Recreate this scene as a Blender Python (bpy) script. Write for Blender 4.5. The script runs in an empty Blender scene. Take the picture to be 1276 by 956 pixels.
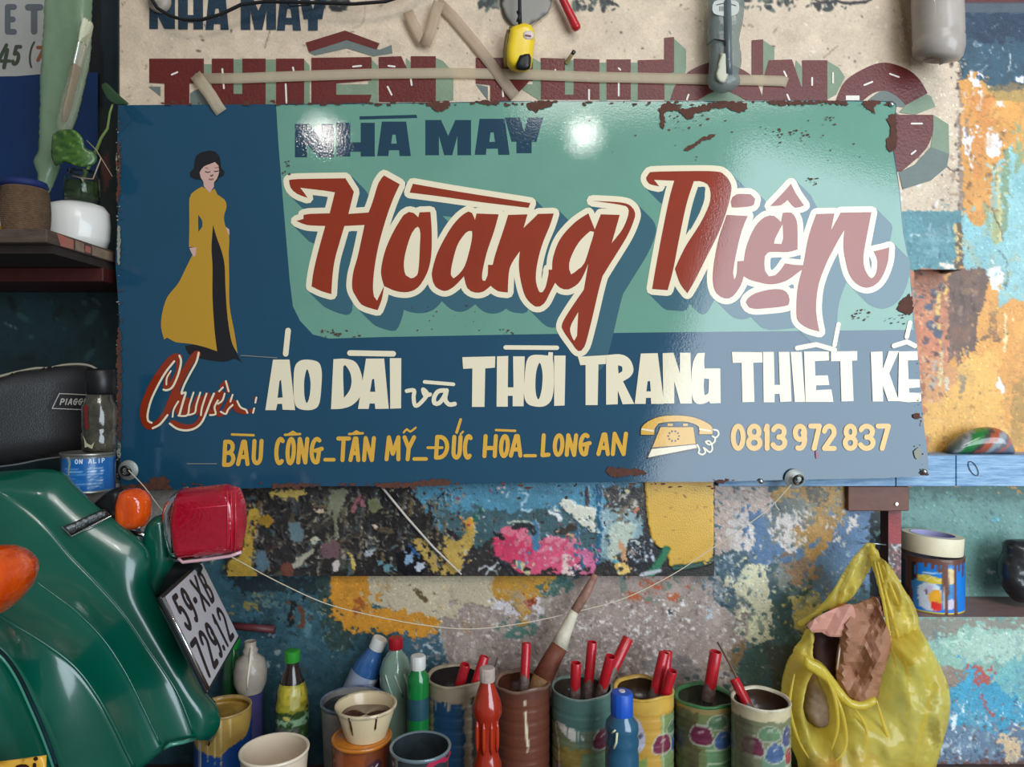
import bpy, math, random
import numpy as np
from mathutils import Vector, Matrix
from mathutils.geometry import delaunay_2d_cdt

# ---------------------------------------------------------------- camera, world, lights, exposure
F, D, ZC = 900.0, 1.35, 1.35            # focal length in px, camera distance from the wall, camera height
SC = bpy.context.scene
COL = SC.collection
cam = bpy.data.cameras.new('camera'); cam_o = bpy.data.objects.new('camera', cam); COL.objects.link(cam_o)
cam.lens = F / 1276 * 36; cam.sensor_width = 36; cam.clip_start = 0.02
cam_o.location = (0, -D, ZC); cam_o.rotation_euler = (math.pi / 2, 0, 0)
SC.camera = cam_o
SC.view_settings.view_transform = 'Standard'; SC.view_settings.look = 'None'
SC.view_settings.exposure = 0.0; SC.view_settings.gamma = 1.0; SC.view_settings.use_curve_mapping = False
world = bpy.data.worlds.new('world'); SC.world = world; world.use_nodes = True
world.node_tree.nodes['Background'].inputs[0].default_value = (0.86, 0.93, 1.0, 1)
world.node_tree.nodes['Background'].inputs[1].default_value = 0.20

def area_light(name, loc, target, sx, sy, power, col, roll=0.0):
    l = bpy.data.lights.new(name, 'AREA'); l.shape = 'RECTANGLE'; l.size = sx; l.size_y = sy
    l.energy = power; l.color = col
    o = bpy.data.objects.new(name, l); COL.objects.link(o)
    o.location = loc
    q = (Vector(target) - Vector(loc)).to_track_quat('-Z', 'Y')
    o.rotation_euler = (q.to_matrix().to_4x4() @ Matrix.Rotation(roll, 4, 'Z')).to_euler()
    return o
def bulb(name, loc, r, power, col):
    l = bpy.data.lights.new(name, 'POINT'); l.energy = power; l.color = col; l.shadow_soft_size = r
    o = bpy.data.objects.new(name, l); COL.objects.link(o); o.location = loc
area_light('daylight_doorway', (2.58, -3.0, ZC + 0.30), (2.58, 0, ZC + 0.30), 3.1, 2.25, 165, (0.78, 0.90, 1.0), math.radians(-17))
area_light('open_shop_front', (1.0, -3.3, ZC + 2.7), (0.3, 0, ZC - 0.1), 2.0, 1.0, 48, (1.0, 0.97, 0.92))
bulb('ceiling_bulb', (0.34, -2.0, ZC + 1.38), 0.035, 5, (1.0, 0.96, 0.9))
bulb('ceiling_bulb', (-0.886, -2.0, ZC + 1.38), 0.035, 5, (1.0, 0.96, 0.9))

random.seed(7); RNG = np.random.default_rng(7)
# ---------------------------------------------------------------- helpers
def W(px, py, Y=0.0):                    # a point seen at pixel (px, py), Y metres in front of the wall
    k = (D - Y) / F
    return Vector(((px - 638) * k, -Y, ZC - (py - 478) * k))
def XS(px, Y): return (px - 638) * (D - Y) / F
def ZS(py, Y): return ZC - (py - 478) * (D - Y) / F
def lin1(c):
    c = c / 255.0
    return c / 12.92 if c <= 0.04045 else ((c + 0.055) / 1.055) ** 2.4
def lin(c): return (lin1(c[0]), lin1(c[1]), lin1(c[2]), 1.0)

MATS = {}
def mat(name, rgb=(128, 128, 128), rough=0.5, metal=0.0, coat=0.0, bump=0.0, bs=60.0, var=0.0, vs=30.0, alt=None,
        trans=0.0, ior=1.45, alpha=1.0, vcol=False, spec=0.5, sss=0.0, thin=False, coat_rough=0.08, stretch=None):
    if name in MATS: return MATS[name]
    m = bpy.data.materials.new(name); m.use_nodes = True; MATS[name] = m
    nt = m.node_tree; N = nt.nodes; L = nt.links; b = N['Principled BSDF']
    b.inputs['Base Color'].default_value = lin(rgb)
    b.inputs['Roughness'].default_value = rough; b.inputs['Metallic'].default_value = metal
    b.inputs['Coat Weight'].default_value = coat; b.inputs['Coat Roughness'].default_value = coat_rough
    b.inputs['Transmission Weight'].default_value = trans; b.inputs['IOR'].default_value = ior
    b.inputs['Alpha'].default_value = alpha; b.inputs['Specular IOR Level'].default_value = spec
    if sss: b.inputs['Subsurface Weight'].default_value = sss; b.inputs['Subsurface Scale'].default_value = 0.01
    tc = N.new('ShaderNodeTexCoord')
    src = tc.outputs['Object']
    if stretch:
        mp = N.new('ShaderNodeMapping'); mp.inputs['Scale'].default_value = stretch; L.new(src, mp.inputs[0]); src = mp.outputs[0]
    base = None
    if vcol:
        a = N.new('ShaderNodeVertexColor'); a.layer_name = 'Col'; base = a.outputs[0]
    if var:
        nz = N.new('ShaderNodeTexNoise'); nz.inputs['Scale'].default_value = vs; nz.inputs['Detail'].default_value = 6
        nz.inputs['Roughness'].default_value = 0.65
        L.new(src, nz.inputs['Vector'])
        rp = N.new('ShaderNodeValToRGB'); rp.color_ramp.elements[0].position = 0.35; rp.color_ramp.elements[1].position = 0.68
        L.new(nz.outputs[0], rp.inputs[0])
        mx = N.new('ShaderNodeMix'); mx.data_type = 'RGBA'
        ml = N.new('ShaderNodeMath'); ml.operation = 'MULTIPLY'; ml.inputs[1].default_value = var
        L.new(rp.outputs[0], ml.inputs[0]); L.new(ml.outputs[0], mx.inputs[0])
        if base: L.new(base, mx.inputs[6])
        else: mx.inputs[6].default_value = lin(rgb)
        mx.inputs[7].default_value = lin(alt if alt else [c * 0.55 for c in rgb])
        base = mx.outputs[2]
    if base: L.new(base, b.inputs['Base Color'])
    if bump:
        nb = N.new('ShaderNodeTexNoise'); nb.inputs['Scale'].default_value = bs; nb.inputs['Detail'].default_value = 4
        L.new(src, nb.inputs['Vector'])
        bp = N.new('ShaderNodeBump'); bp.inputs['Strength'].default_value = bump; bp.inputs['Distance'].default_value = 0.002
        L.new(nb.outputs[0], bp.inputs['Height']); L.new(bp.outputs[0], b.inputs['Normal'])
        if coat: L.new(bp.outputs[0], b.inputs['Coat Normal'])
    if thin:                              # thin plastic film: glossy coat over diffuse + translucent + see-through
        tr = N.new('ShaderNodeBsdfTranslucent'); tr.inputs[0].default_value = lin(rgb)
        tp = N.new('ShaderNodeBsdfTransparent'); tp.inputs[0].default_value = lin([min(255, c * 0.35 + 168) for c in rgb])
        m1 = N.new('ShaderNodeMixShader'); m1.inputs[0].default_value = 0.35
        m2 = N.new('ShaderNodeMixShader'); m2.inputs[0].default_value = thin
        L.new(b.outputs[0], m1.inputs[1]); L.new(tr.outputs[0], m1.inputs[2])
        L.new(m1.outputs[0], m2.inputs[1]); L.new(tp.outputs[0], m2.inputs[2])
        L.new(m2.outputs[0], N['Material Output'].inputs[0])
    return m

ORG = {}                                  # world origin of every object
def tag(o, label=None, cat=None, group=None, kind=None):
    if label: o['label'] = label
    if cat: o['category'] = cat
    if group: o['group'] = group
    if kind: o['kind'] = kind
    return o
def thing(name, label, cat, loc, group=None):
    o = bpy.data.objects.new(name, None); COL.objects.link(o); o.location = loc; o.empty_display_size = 0.03
    ORG[o.name] = Vector(loc); return tag(o, label, cat, group)
def newobj(name, verts, faces, m, parent=None, smooth=False, cols=None, origin=None, bevel=0, solid=0, subsurf=0, edge_split=None):
    me = bpy.data.meshes.new(name)
    if parent is not None: og = ORG[parent.name]
    elif origin is not None: og = Vector(origin)
    else: og = Vector((0, 0, 0))
    V = np.array([tuple(v) for v in verts], dtype=np.float64) if not isinstance(verts, np.ndarray) else verts
    V = V - np.array(og)
    me.from_pydata(V.tolist() if len(V) < 200000 else V, [], faces if not isinstance(faces, np.ndarray) else faces.tolist())
    if cols is not None:
        ca = me.color_attributes.new('Col', 'FLOAT_COLOR', 'POINT')
        ca.data.foreach_set('color', np.asarray(cols, dtype=np.float32).ravel())
    me.materials.append(m)
    if smooth: me.polygons.foreach_set('use_smooth', [True] * len(me.polygons))
    me.update()
    o = bpy.data.objects.new(name, me); COL.objects.link(o)
    ORG[o.name] = og
    if parent is not None: o.parent = parent
    else: o.location = og
    if subsurf:
        s = o.modifiers.new('sub', 'SUBSURF'); s.levels = s.render_levels = subsurf
    if solid:
        s = o.modifiers.new('sol', 'SOLIDIFY'); s.thickness = solid; s.offset = 0
    if bevel:
        s = o.modifiers.new('bev', 'BEVEL'); s.width = bevel; s.segments = 2; s.limit_method = 'ANGLE'
    if edge_split:
        s = o.modifiers.new('es', 'EDGE_SPLIT'); s.split_angle = math.radians(edge_split)
    return o

class MB:
    def __init__(s): s.v = []; s.f = []
    def add(s, v, f):
        n = len(s.v); s.v += [Vector(p) for p in v]; s.f += [tuple(i + n for i in q) for q in f]; return s
    def box(s, x0, x1, y0, y1, z0, z1):
        return s.add([(x, y, z) for x in (x0, x1) for y in (y0, y1) for z in (z0, z1)],
                     [(0, 1, 3, 2), (4, 6, 7, 5), (0, 4, 5, 1), (2, 3, 7, 6), (0, 2, 6, 4), (1, 5, 7, 3)])
    def obox(s, c, ax, ay, az):           # oriented box from centre and half axes
        c, ax, ay, az = map(Vector, (c, ax, ay, az))
        return s.add([c + i * ax + j * ay + k * az for i in (-1, 1) for j in (-1, 1) for k in (-1, 1)],
                     [(0, 1, 3, 2), (4, 6, 7, 5), (0, 4, 5, 1), (2, 3, 7, 6), (0, 2, 6, 4), (1, 5, 7, 3)])
    def lathe(s, prof, seg=32, M=None, cap0=False, cap1=False, fn=None):
        V = []; Fc = []
        for (r, z) in prof:
            for k in range(seg):
                a = 2 * math.pi * k / seg
                p = Vector((r * math.cos(a), r * math.sin(a), z))
                if fn: p = Vector(fn(p, a, r, z))
                V.append(M @ p if M else p)
        for i in range(len(prof) - 1):
            for k in range(seg):
                a, b = i * seg + k, i * seg + (k + 1) % seg
                Fc.append((a, b, b + seg, a + seg))
        if cap0: Fc.append(tuple(range(seg - 1, -1, -1)))
        if cap1: Fc.append(tuple((len(prof) - 1) * seg + k for k in range(seg)))
        return s.add(V, Fc)
    def tube(s, path, r, seg=10, caps=True):
        path = [Vector(p) for p in path]; n = len(path); V = []; Fc = []
        rs = r if isinstance(r, (list, tuple)) else [r] * n
        t = (path[1] - path[0]).normalized()
        u = t.cross(Vector((0, 0, 1)))
        if u.length < 0.1: u = t.cross(Vector((1, 0, 0)))
        u.normalize()
        for i, p in enumerate(path):
            t = (path[min(i + 1, n - 1)] - path[max(i - 1, 0)]).normalized()
            u = (u - t * u.dot(t)).normalized(); w = t.cross(u)
            for k in range(seg):
                a = 2 * math.pi * k / seg
                V.append(p + (u * math.cos(a) + w * math.sin(a)) * rs[i])
        for i in range(n - 1):
            for k in range(seg):
                a, b = i * seg + k, i * seg + (k + 1) % seg
                Fc.append((a, b, b + seg, a + seg))
        if caps:
            Fc.append(tuple(range(seg - 1, -1, -1))); Fc.append(tuple((n - 1) * seg + k for k in range(seg)))
        return s.add(V, Fc)
    def build(s, name, m, parent=None, **kw): return newobj(name, s.v, s.f, m, parent, **kw)
def T(x, y, z): return Matrix.Translation((x, y, z))
def axisM(p0, p1):                        # local z from p0 to p1
    p0, p1 = Vector(p0), Vector(p1)
    return Matrix.Translation(p0) @ (p1 - p0).to_track_quat('Z', 'Y').to_matrix().to_4x4()

# ---- 2-D outlines
def cr(pts, step=4.0, closed=True):       # Catmull-Rom through points; a third item marks a corner
    n = len(pts); P = [np.array(p[:2], float) for p in pts]; K = [len(p) > 2 for p in pts]; out = []
    rng = range(n if closed else n - 1)
    for i in rng:
        p1, p2 = P[i], P[(i + 1) % n]
        p0 = p1 if (K[i] or (not closed and i == 0)) else P[i - 1]
        p3 = p2 if (K[(i + 1) % n] or (not closed and i + 1 == n - 1)) else P[(i + 2) % n]
        k = max(1, int(np.linalg.norm(p2 - p1) / step))
        if K[i] and K[(i + 1) % n]: k = 1
        for j in range(k):
            t = j / k
            out.append(tuple(0.5 * (2 * p1 + (p2 - p0) * t + (2 * p0 - 5 * p1 + 4 * p2 - p3) * t * t + (3 * p1 - p0 - 3 * p2 + p3) * t ** 3)))
    if not closed: out.append(tuple(P[-1]))
    return out
def S(txt, ox=0, oy=0, k=1.0, step=4.0, closed=True):   # "x,y x,y* ..." in crop pixels -> smooth outline in photo pixels
    pts = []
    for w in txt.split():
        c = w.endswith('*'); x, y = w.rstrip('*').split(',')
        pts.append((ox + float(x) * k, oy + float(y) * k, 1) if c else (ox + float(x) * k, oy + float(y) * k))
    return cr(pts, step, closed)
Q = 320 / 1275.0
def capsule(a, b, r0, r1=None, n=7):
    r1 = r0 if r1 is None else r1
    a = np.array(a, float); b = np.array(b, float); d = b - a; L = np.hypot(*d)
    th = math.atan2(d[1], d[0]) if L > 1e-6 else 0.0
    out = []
    for i in range(n): t = th - math.pi / 2 + math.pi * i / (n - 1); out.append((b[0] + r1 * math.cos(t), b[1] + r1 * math.sin(t)))
    for i in range(n): t = th + math.pi / 2 + math.pi * i / (n - 1); out.append((a[0] + r0 * math.cos(t), a[1] + r0 * math.sin(t)))
    return out
def quadseg(a, b, r):
    a = np.array(a, float); b = np.array(b, float); d = (b - a); d /= max(1e-9, np.hypot(*d)); n = np.array((-d[1], d[0])) * r
    return [tuple(a + n), tuple(a - n), tuple(b - n), tuple(b + n)]
def strokep(pts, w, taper=None):          # polyline -> union of capsules
    n = len(pts); r = [w / 2 * (1 if taper is None else (taper + (1 - taper) * math.sin(math.pi * min(1, max(0, i / (n - 1)))))) for i in range(n)]
    return [capsule(pts[i], pts[i + 1], r[i], r[i + 1]) for i in range(n - 1)]
def dilate(pts, r):
    n = len(pts); return [pts] + [capsule(pts[i], pts[(i + 1) % n], r, n=5) for i in range(n)]
def hull(P):
    P = sorted(set((round(x, 4), round(y, 4)) for x, y in P)); lo = []; up = []
    def cross(o, a, b): return (a[0] - o[0]) * (b[1] - o[1]) - (a[1] - o[1]) * (b[0] - o[0])
    for p in P:
        while len(lo) > 1 and cross(lo[-2], lo[-1], p) <= 0: lo.pop()
        lo.append(p)
    for p in reversed(P):
        while len(up) > 1 and cross(up[-2], up[-1], p) <= 0: up.pop()
        up.append(p)
    return lo[:-1] + up[:-1]
def sweep(pts, r, d):
    n = len(pts); out = [pts]
    for i in range(n):
        c = capsule(pts[i], pts[(i + 1) % n], r, n=5); out.append(hull(c + [(x + d[0], y + d[1]) for x, y in c]))
    return out
def rag(pts, amp, step=3.0, seed=0):
    rr = random.Random(seed + len(pts)); out = []; n = len(pts)
    for i in range(n):
        a, b = np.array(pts[i][:2], float), np.array(pts[(i + 1) % n][:2], float); k = max(1, int(np.hypot(*(b - a)) / step))
        for j in range(k): p = a + (b - a) * j / k; out.append((p[0] + rr.uniform(-amp, amp), p[1] + rr.uniform(-amp, amp)))
    return out
def mesh2d(polys, holes=(), grid=None):
    vs = []; fs = []
    for P in list(polys) + list(holes):
        n = len(vs); vs += [Vector((float(x), float(y))) for x, y in P]; fs.append(list(range(n, n + len(P))))
    nh = len(polys)
    if grid:
        A = np.array([tuple(v) for v in vs]); x0, y0 = A.min(0); x1, y1 = A.max(0)
        gx = np.arange(x0 + grid / 2, x1, grid); gy = np.arange(y0 + grid / 2, y1, grid)
        for j, y in enumerate(gy):
            for x in gx: vs.append(Vector((float(x + (j % 2) * grid / 2), float(y))))
    r = delaunay_2d_cdt(vs, [], fs, 0, 1e-4)
    VV = np.array([tuple(v) for v in r[0]]); TT = np.array([tuple(f) for f in r[2]]); cen = VV[TT].mean(1)
    def inside(P):                        # non-zero winding of every triangle centre about one outline
        P = np.array([p[:2] for p in P], float); lo, hi = P.min(0), P.max(0); res = np.zeros(len(cen), bool)
        ix = np.where(((cen >= lo) & (cen <= hi)).all(1))[0]
        if not len(ix): return res
        x, y = cen[ix, 0][:, None], cen[ix, 1][:, None]; a = P; b = np.roll(P, -1, 0)
        side = (b[:, 0] - a[:, 0]) * (y - a[:, 1]) - (x - a[:, 0]) * (b[:, 1] - a[:, 1])
        w = ((a[:, 1] <= y) & (b[:, 1] > y) & (side > 0)).sum(1) - ((a[:, 1] > y) & (b[:, 1] <= y) & (side < 0)).sum(1)
        res[ix] = w != 0; return res
    ins = np.zeros(len(cen), bool)
    for P in polys: ins |= inside(P)
    for P in holes: ins &= ~inside(P)
    keep = [tuple(int(q) for q in f) for f in TT[ins]]
    used = sorted({i for f in keep for i in f}); mp = {u: i for i, u in enumerate(used)}
    V = [tuple(r[0][u]) for u in used]; Fc = [tuple(mp[i] for i in f) for f in keep]
    Fc = [f if (V[f[1]][0] - V[f[0]][0]) * (V[f[2]][1] - V[f[0]][1]) - (V[f[1]][1] - V[f[0]][1]) * (V[f[2]][0] - V[f[0]][0]) > 0 else f[::-1] for f in Fc]
    return V, Fc
def decal(name, polys, m, parent, fmap, holes=(), grid=None, **kw):
    V, Fc = mesh2d(polys, holes, grid)
    return newobj(name, [fmap(x, y) for x, y in V], [f[::-1] for f in Fc], m, parent, **kw)

def inflate(name, outline, m, parent, Yc, dep, round_px=12.0, grid=6.0, back=1.0, ymap=None, holes=(), noise=0.0, colfn=None, prof=0.5, **kw):
    """a closed solid: outline (photo px at distance Yc) with rounded front and back; ymap(x,y) adds to the centre distance"""
    V, Fc = mesh2d([outline], holes, grid)
    loops = [outline] + list(holes)
    A = np.array(V); dist = np.full(len(A), 1e9)
    for Lp in loops:
        Pn = np.array([p[:2] for p in Lp], float)
        for i in range(len(Pn)):
            a, b = Pn[i], Pn[(i + 1) % len(Pn)]; d = b - a; q = max(1e-9, d @ d)
            t = np.clip(((A - a) @ d) / q, 0, 1); dd = np.hypot(*(A - (a + t[:, None] * d)).T); dist = np.minimum(dist, dd)
    h = np.clip(dist / round_px, 0, 1); pr = (1 - (1 - h) ** 2) ** prof
    n = len(V); vs = []; cl = []
    edge = dist < 1e-3
    yy = [Yc + (ymap(x, y) if ymap else 0) for x, y in V]
    nz = RNG.normal(0, noise, n) if noise else np.zeros(n)
    k = (D - Yc) / F
    def P(x, y, Yv, off):                 # true metric outline at Yc, moved along y
        return Vector(((x - 638) * (D - Yv) / F, -(Yv + off), ZC - (y - 478) * (D - Yv) / F))
    for i, (x, y) in enumerate(V): vs.append(P(x, y, yy[i], dep / 2 * pr[i] + nz[i] * (not edge[i])))
    bi = {}
    for i, (x, y) in enumerate(V):
        if edge[i]: bi[i] = i
        else: bi[i] = len(vs); vs.append(P(x, y, yy[i], -dep / 2 * pr[i] * back))
    fs = [f[::-1] for f in Fc] + [tuple(bi[j] for j in f) for f in Fc]
    fs2 = [f for f in fs if len(set(f)) == 3]
    cols = None
    if colfn:
        cols = [lin(colfn(x, y)) for x, y in V] + [lin(colfn(V[i][0], V[i][1])) for i in range(n) if not edge[i]]
    return newobj(name, vs, fs2, m, parent, smooth=True, cols=cols, **kw)

# ---- stroke letters in a unit box (x right, y down)
def arc(cx, cy, rx, ry, a0, a1, n=12):
    return [(cx + rx * math.cos(math.radians(a0 + (a1 - a0) * i / n)), cy + ry * math.sin(math.radians(a0 + (a1 - a0) * i / n))) for i in range(n + 1)]
GL = {
 '0': [arc(.5, .5, .5, .5, 0, 360, 20)], 'O': [arc(.5, .5, .5, .5, 0, 360, 20)],
 '1': [[(.1, .18), (.6, 0), (.6, 1)]],
 '2': [arc(.5, .28, .5, .28, 190, 380, 10) + [(0, 1), (1, 1)]],
 '3': [arc(.45, .25, .5, .25, 200, 450, 10), arc(.45, .74, .55, .26, -90, 160, 10)],
 '5': [[(.95, 0), (.15, 0), (.08, .42)] + arc(.45, .68, .52, .32, -120, 150, 12)],
 '7': [[(0, 0), (1, 0), (.4, 1)]],
 '8': [arc(.5, .25, .42, .25, 90, 450, 16), arc(.5, .75, .5, .25, -90, 270, 16)],
 '9': [arc(.5, .3, .48, .3, 0, 360, 16), arc(.45, .6, .53, .4, -50, 110, 8)],
 'X': [[(0, 0), (1, 1)], [(1, 0), (0, 1)]], '-': [[(.1, .52), (.9, .52)]], '.': [[(.4, .96), (.6, .96)]], '_': [[(0, 0.5), (1, 0.5)]],
 'A': [[(0, 1), (.42, 0), (.6, 0), (1, 1)], [(.2, .68), (.85, .68)]],
 'B': [[(.05, 0), (.05, 1)], [(.05, 0)] + arc(.45, .24, .42, .24, -90, 90, 8) + [(.05, .48)], [(.05, .48)] + arc(.5, .74, .5, .26, -90, 90, 8) + [(.05, 1)]],
 'C': [arc(.6, .5, .6, .5, -55, -305, 14)],
 'D': [[(.05, 0), (.05, 1)], [(.05, 0)] + arc(.3, .5, .7, .5, -80, 80, 10) + [(.05, 1)]],
 'E': [[(1, 0), (0, 0), (0, 1), (1, 1)], [(0, .5), (.8, .5)]],
 'G': [arc(.55, .5, .55, .5, -60, -290, 14) + [(.85, .55)], [(.45, .5), (1.15, .42)]],
 'H': [[(0, 0), (0, 1)], [(1, 0), (1, 1)], [(0, .6), (1, .6)]],
 'I': [[(.5, 0), (.5, 1)]], 'J': [[(.8, 0), (.8, .8), (.4, 1), (0, .85)]],
 'L': [[(.05, 0), (.05, 1), (1, .97)]],
 'M': [[(0, 1), (.1, 0), (.5, .75), (.9, 0), (1, 1)]],
 'N': [[(0, 1), (.05, 0), (.9, 1), (1, 0)]],
 'P': [[(.05, 1), (.05, 0)] + arc(.5, .27, .48, .27, -90, 90, 8) + [(.05, .54)]],
 'R': [[(.05, 1), (.05, 0)] + arc(.5, .25, .46, .25, -90, 90, 8) + [(.05, .5), (1, 1)]],
 'S': [arc(.5, .26, .46, .26, -30, -250, 10) + arc(.5, .74, .48, .26, -70, 150, 10)],
 'T': [[(0, 0), (1, 0)], [(.5, 0), (.5, 1)]],
 'U': [[(0, 0), (0, .7)] + arc(.5, .7, .5, .3, 180, 0, 8) + [(1, 0)]],
 'V': [[(0, 0), (.5, 1), (1, 0)]],
 'Y': [[(0, 0), (.5, .5), (1, 0)], [(.5, .5), (.45, 1)]],
 'K': [[(0, 0), (0, 1)], [(1, 0), (.1, .55), (1, 1)]],
 '(': [arc(1, .5, .6, .6, 130, 230, 8)], ')': [arc(0, .5, .6, .6, -50, 50, 8)],
}
def letter(ch, x0, x1, y0, y1, w, slant=0.0):   # slant: shift right at the top, px
    out = []; h = w / 2
    for st in GL[ch]:
        pts = []
        for (u, v) in st:
            y = y0 + h + v * (y1 - y0 - w); pts.append((x0 + h + u * (x1 - x0 - w) + slant * (1 - v), y))
        out += strokep(pts, w)
    return out
def word(txt, x0, x1, y0, y1, w, gap=0.25, slant=0, dy=0):
    n = len(txt); wd = (x1 - x0) / (n + gap * (n - 1)); out = []
    for i, c in enumerate(txt):
        if c == ' ': continue
        a = x0 + i * wd * (1 + gap)
        ww = 0.35 if c in '1I.-' else 1.0
        yy = dy * i
        out += letter(c, a + wd * (1 - ww) / 2, a + wd * (1 + ww) / 2, y0 + yy, y1 + yy, w, slant)
    return out

# ---- a paint buffer sampled by vertices (colour of the paint on the thing itself, plus a relief height)
def vnoise(h, w, s, seed):
    r = np.random.default_rng(seed); gh, gw = int(h / s) + 3, int(w / s) + 3; g = r.random((gh, gw))
    y = np.arange(h) / s; x = np.arange(w) / s; yi = y.astype(int); xi = x.astype(int); fy = (y - yi)[:, None]; fx = (x - xi)[None, :]
    fy = fy * fy * (3 - 2 * fy); fx = fx * fx * (3 - 2 * fx)
    a = g[np.ix_(yi, xi)]; b = g[np.ix_(yi, xi + 1)]; c = g[np.ix_(yi + 1, xi)]; d = g[np.ix_(yi + 1, xi + 1)]
    return (a * (1 - fx) + b * fx) * (1 - fy) + (c * (1 - fx) + d * fx) * fy
def fbm(h, w, s, seed, o=4):
    out = 0; amp = 1; tot = 0
    for i in range(o):
        if s < 1: break
        out = out + amp * vnoise(h, w, s, seed + i); tot += amp; amp *= 0.55; s /= 2
    return out / tot - 0.5
class Paint:
    def __init__(s, x0, y0, x1, y1, res=1.0, base=(128, 128, 128), seed=1):
        s.x0, s.y0, s.res = x0, y0, res; s.h = int((y1 - y0) / res) + 1; s.w = int((x1 - x0) / res) + 1
        s.C = np.ones((s.h, s.w, 3)) * np.array(base, float); s.H = np.zeros((s.h, s.w))
        s.n1 = fbm(s.h, s.w, 9, seed) * 2; s.n2 = fbm(s.h, s.w, 9, seed + 50) * 2; s.n3 = fbm(s.h, s.w, 28, seed + 90, 5) * 2
        s.k = 0
    def box(s, x0, y0, x1, y1):
        c0 = max(0, int((x0 - s.x0) / s.res)); c1 = min(s.w, int((x1 - s.x0) / s.res) + 2)
        r0 = max(0, int((y0 - s.y0) / s.res)); r1 = min(s.h, int((y1 - s.y0) / s.res) + 2)
        return (slice(r0, r1), slice(c0, c1)) if c1 > c0 and r1 > r0 else None
    def grid(s, b, rg):
        yy, xx = np.mgrid[b[0].start:b[0].stop, b[1].start:b[1].stop].astype(float)
        return s.x0 + xx * s.res + rg * (s.n1[b] + .6 * s.n3[b]), s.y0 + yy * s.res + rg * (s.n2[b] + .6 * np.roll(s.n3, 31, 1)[b])
    def put(s, b, m, col, a, h, var):
        s.k += 1
        c = np.array(col, float)
        if var:
            nz = np.roll(np.roll(s.n3 * .7 + s.n1 * .5, 37 * s.k, 0), 53 * s.k, 1)[b]; c = c * (1 + var * nz)[..., None]
        mm = (m * a)[..., None]
        s.C[b] = s.C[b] * (1 - mm) + c * mm
        if h is not None: s.H[b] = s.H[b] * (1 - m) + h * m
    def poly(s, pts, col, rg=3.0, a=1.0, h=None, var=0.12, dry=0.0):
        P = np.array([p[:2] for p in pts], float); e = rg * 2 + 2
        b = s.box(P[:, 0].min() - e, P[:, 1].min() - e, P[:, 0].max() + e, P[:, 1].max() + e)
        if not b: return
        X, Y = s.grid(b, rg); m = np.zeros(X.shape, bool)
        for i in range(len(P)):
            (ax, ay), (bx, by) = P[i], P[i - 1]
            if ay == by: continue
            m ^= ((ay > Y) != (by > Y)) & (X < (bx - ax) * (Y - ay) / (by - ay) + ax)
        m = m.astype(float)
        if dry: m *= (np.roll(s.n1, 91 * (s.k + 3), 1)[b] + .5 > dry)
        s.put(b, m, col, a, h, var)
    def stroke(s, pts, w, col, rg=1.0, a=1.0, h=None, var=0.1, taper=False, dry=0.0):
        P = [np.array(p[:2], float) for p in pts]; e = w + rg * 2 + 2; A = np.array(P)
        b = s.box(A[:, 0].min() - e, A[:, 1].min() - e, A[:, 0].max() + e, A[:, 1].max() + e)
        if not b: return
        X, Y = s.grid(b, rg); dm = np.full(X.shape, 1e9); n = len(P)
        for i in range(n - 1):
            p, q = P[i], P[i + 1]; d = q - p; L2 = max(1e-9, d @ d)
            t = np.clip(((X - p[0]) * d[0] + (Y - p[1]) * d[1]) / L2, 0, 1); dd = np.hypot(X - p[0] - t * d[0], Y - p[1] - t * d[1])
            if taper: dd = dd / np.maximum(.12, 1 - (i + t) / (n - 1))
            dm = np.minimum(dm, dd)
        m = np.clip((w / 2 - dm) / s.res + .5, 0, 1)
        if dry: m = m * (np.roll(s.n1, 91 * (s.k + 3), 1)[b] + .5 > dry)
        s.put(b, m, col, a, h, var)
    def specks(s, x0, y0, x1, y1, n, cols, r0=.6, r1=2.0, asp=1.6, a=1.0, vert=False, h=None, seed=None):
        rr = np.random.default_rng(seed if seed is not None else s.k * 13 + n); s.k += 1
        for i in range(n):
            x = rr.uniform(x0, x1); y = rr.uniform(y0, y1); r = r0 + (r1 - r0) * rr.random() ** 2.5
            q = rr.uniform(1, asp); th = math.pi / 2 if vert else rr.uniform(0, math.pi); c = cols[rr.integers(len(cols))]
            b = s.box(x - r * q - 1, y - r * q - 1, x + r * q + 1, y + r * q + 1)
            if not b: continue
            yy, xx = np.mgrid[b[0].start:b[0].stop, b[1].start:b[1].stop]; X = s.x0 + xx * s.res - x; Y = s.y0 + yy * s.res - y
            u = (X * math.cos(th) + Y * math.sin(th)) / q; v = -X * math.sin(th) + Y * math.cos(th)
            m = np.clip((r - np.hypot(u, v)) / s.res + .5, 0, 1)
            s.put(b, m, c, a, h, 0)
    def grime(s, x0, y0, x1, y1, n, cols, seed, a=.4, sz=18, asp=3.0, rg=5, h=None):
        rr = random.Random(seed)
        for _ in range(n):
            x, y = rr.uniform(x0, x1), rr.uniform(y0, y1); l = rr.uniform(.3, 1) * sz; w = l / rr.uniform(1.2, asp); th = rr.choice([0, 1.57, rr.uniform(0, 3)])
            c, q = math.cos(th), math.sin(th); P = [(x + c * u * l - q * v * w, y + q * u * l + c * v * w) for u, v in ((-.5, -.5), (.1, -.6), (.5, -.4), (.6, .3), (0, .5), (-.6, .4))]
            s.poly(P, rr.choice(cols), rg, a * rr.uniform(.4, 1), h, .25, dry=rr.choice([0, .35, .5]))
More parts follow.
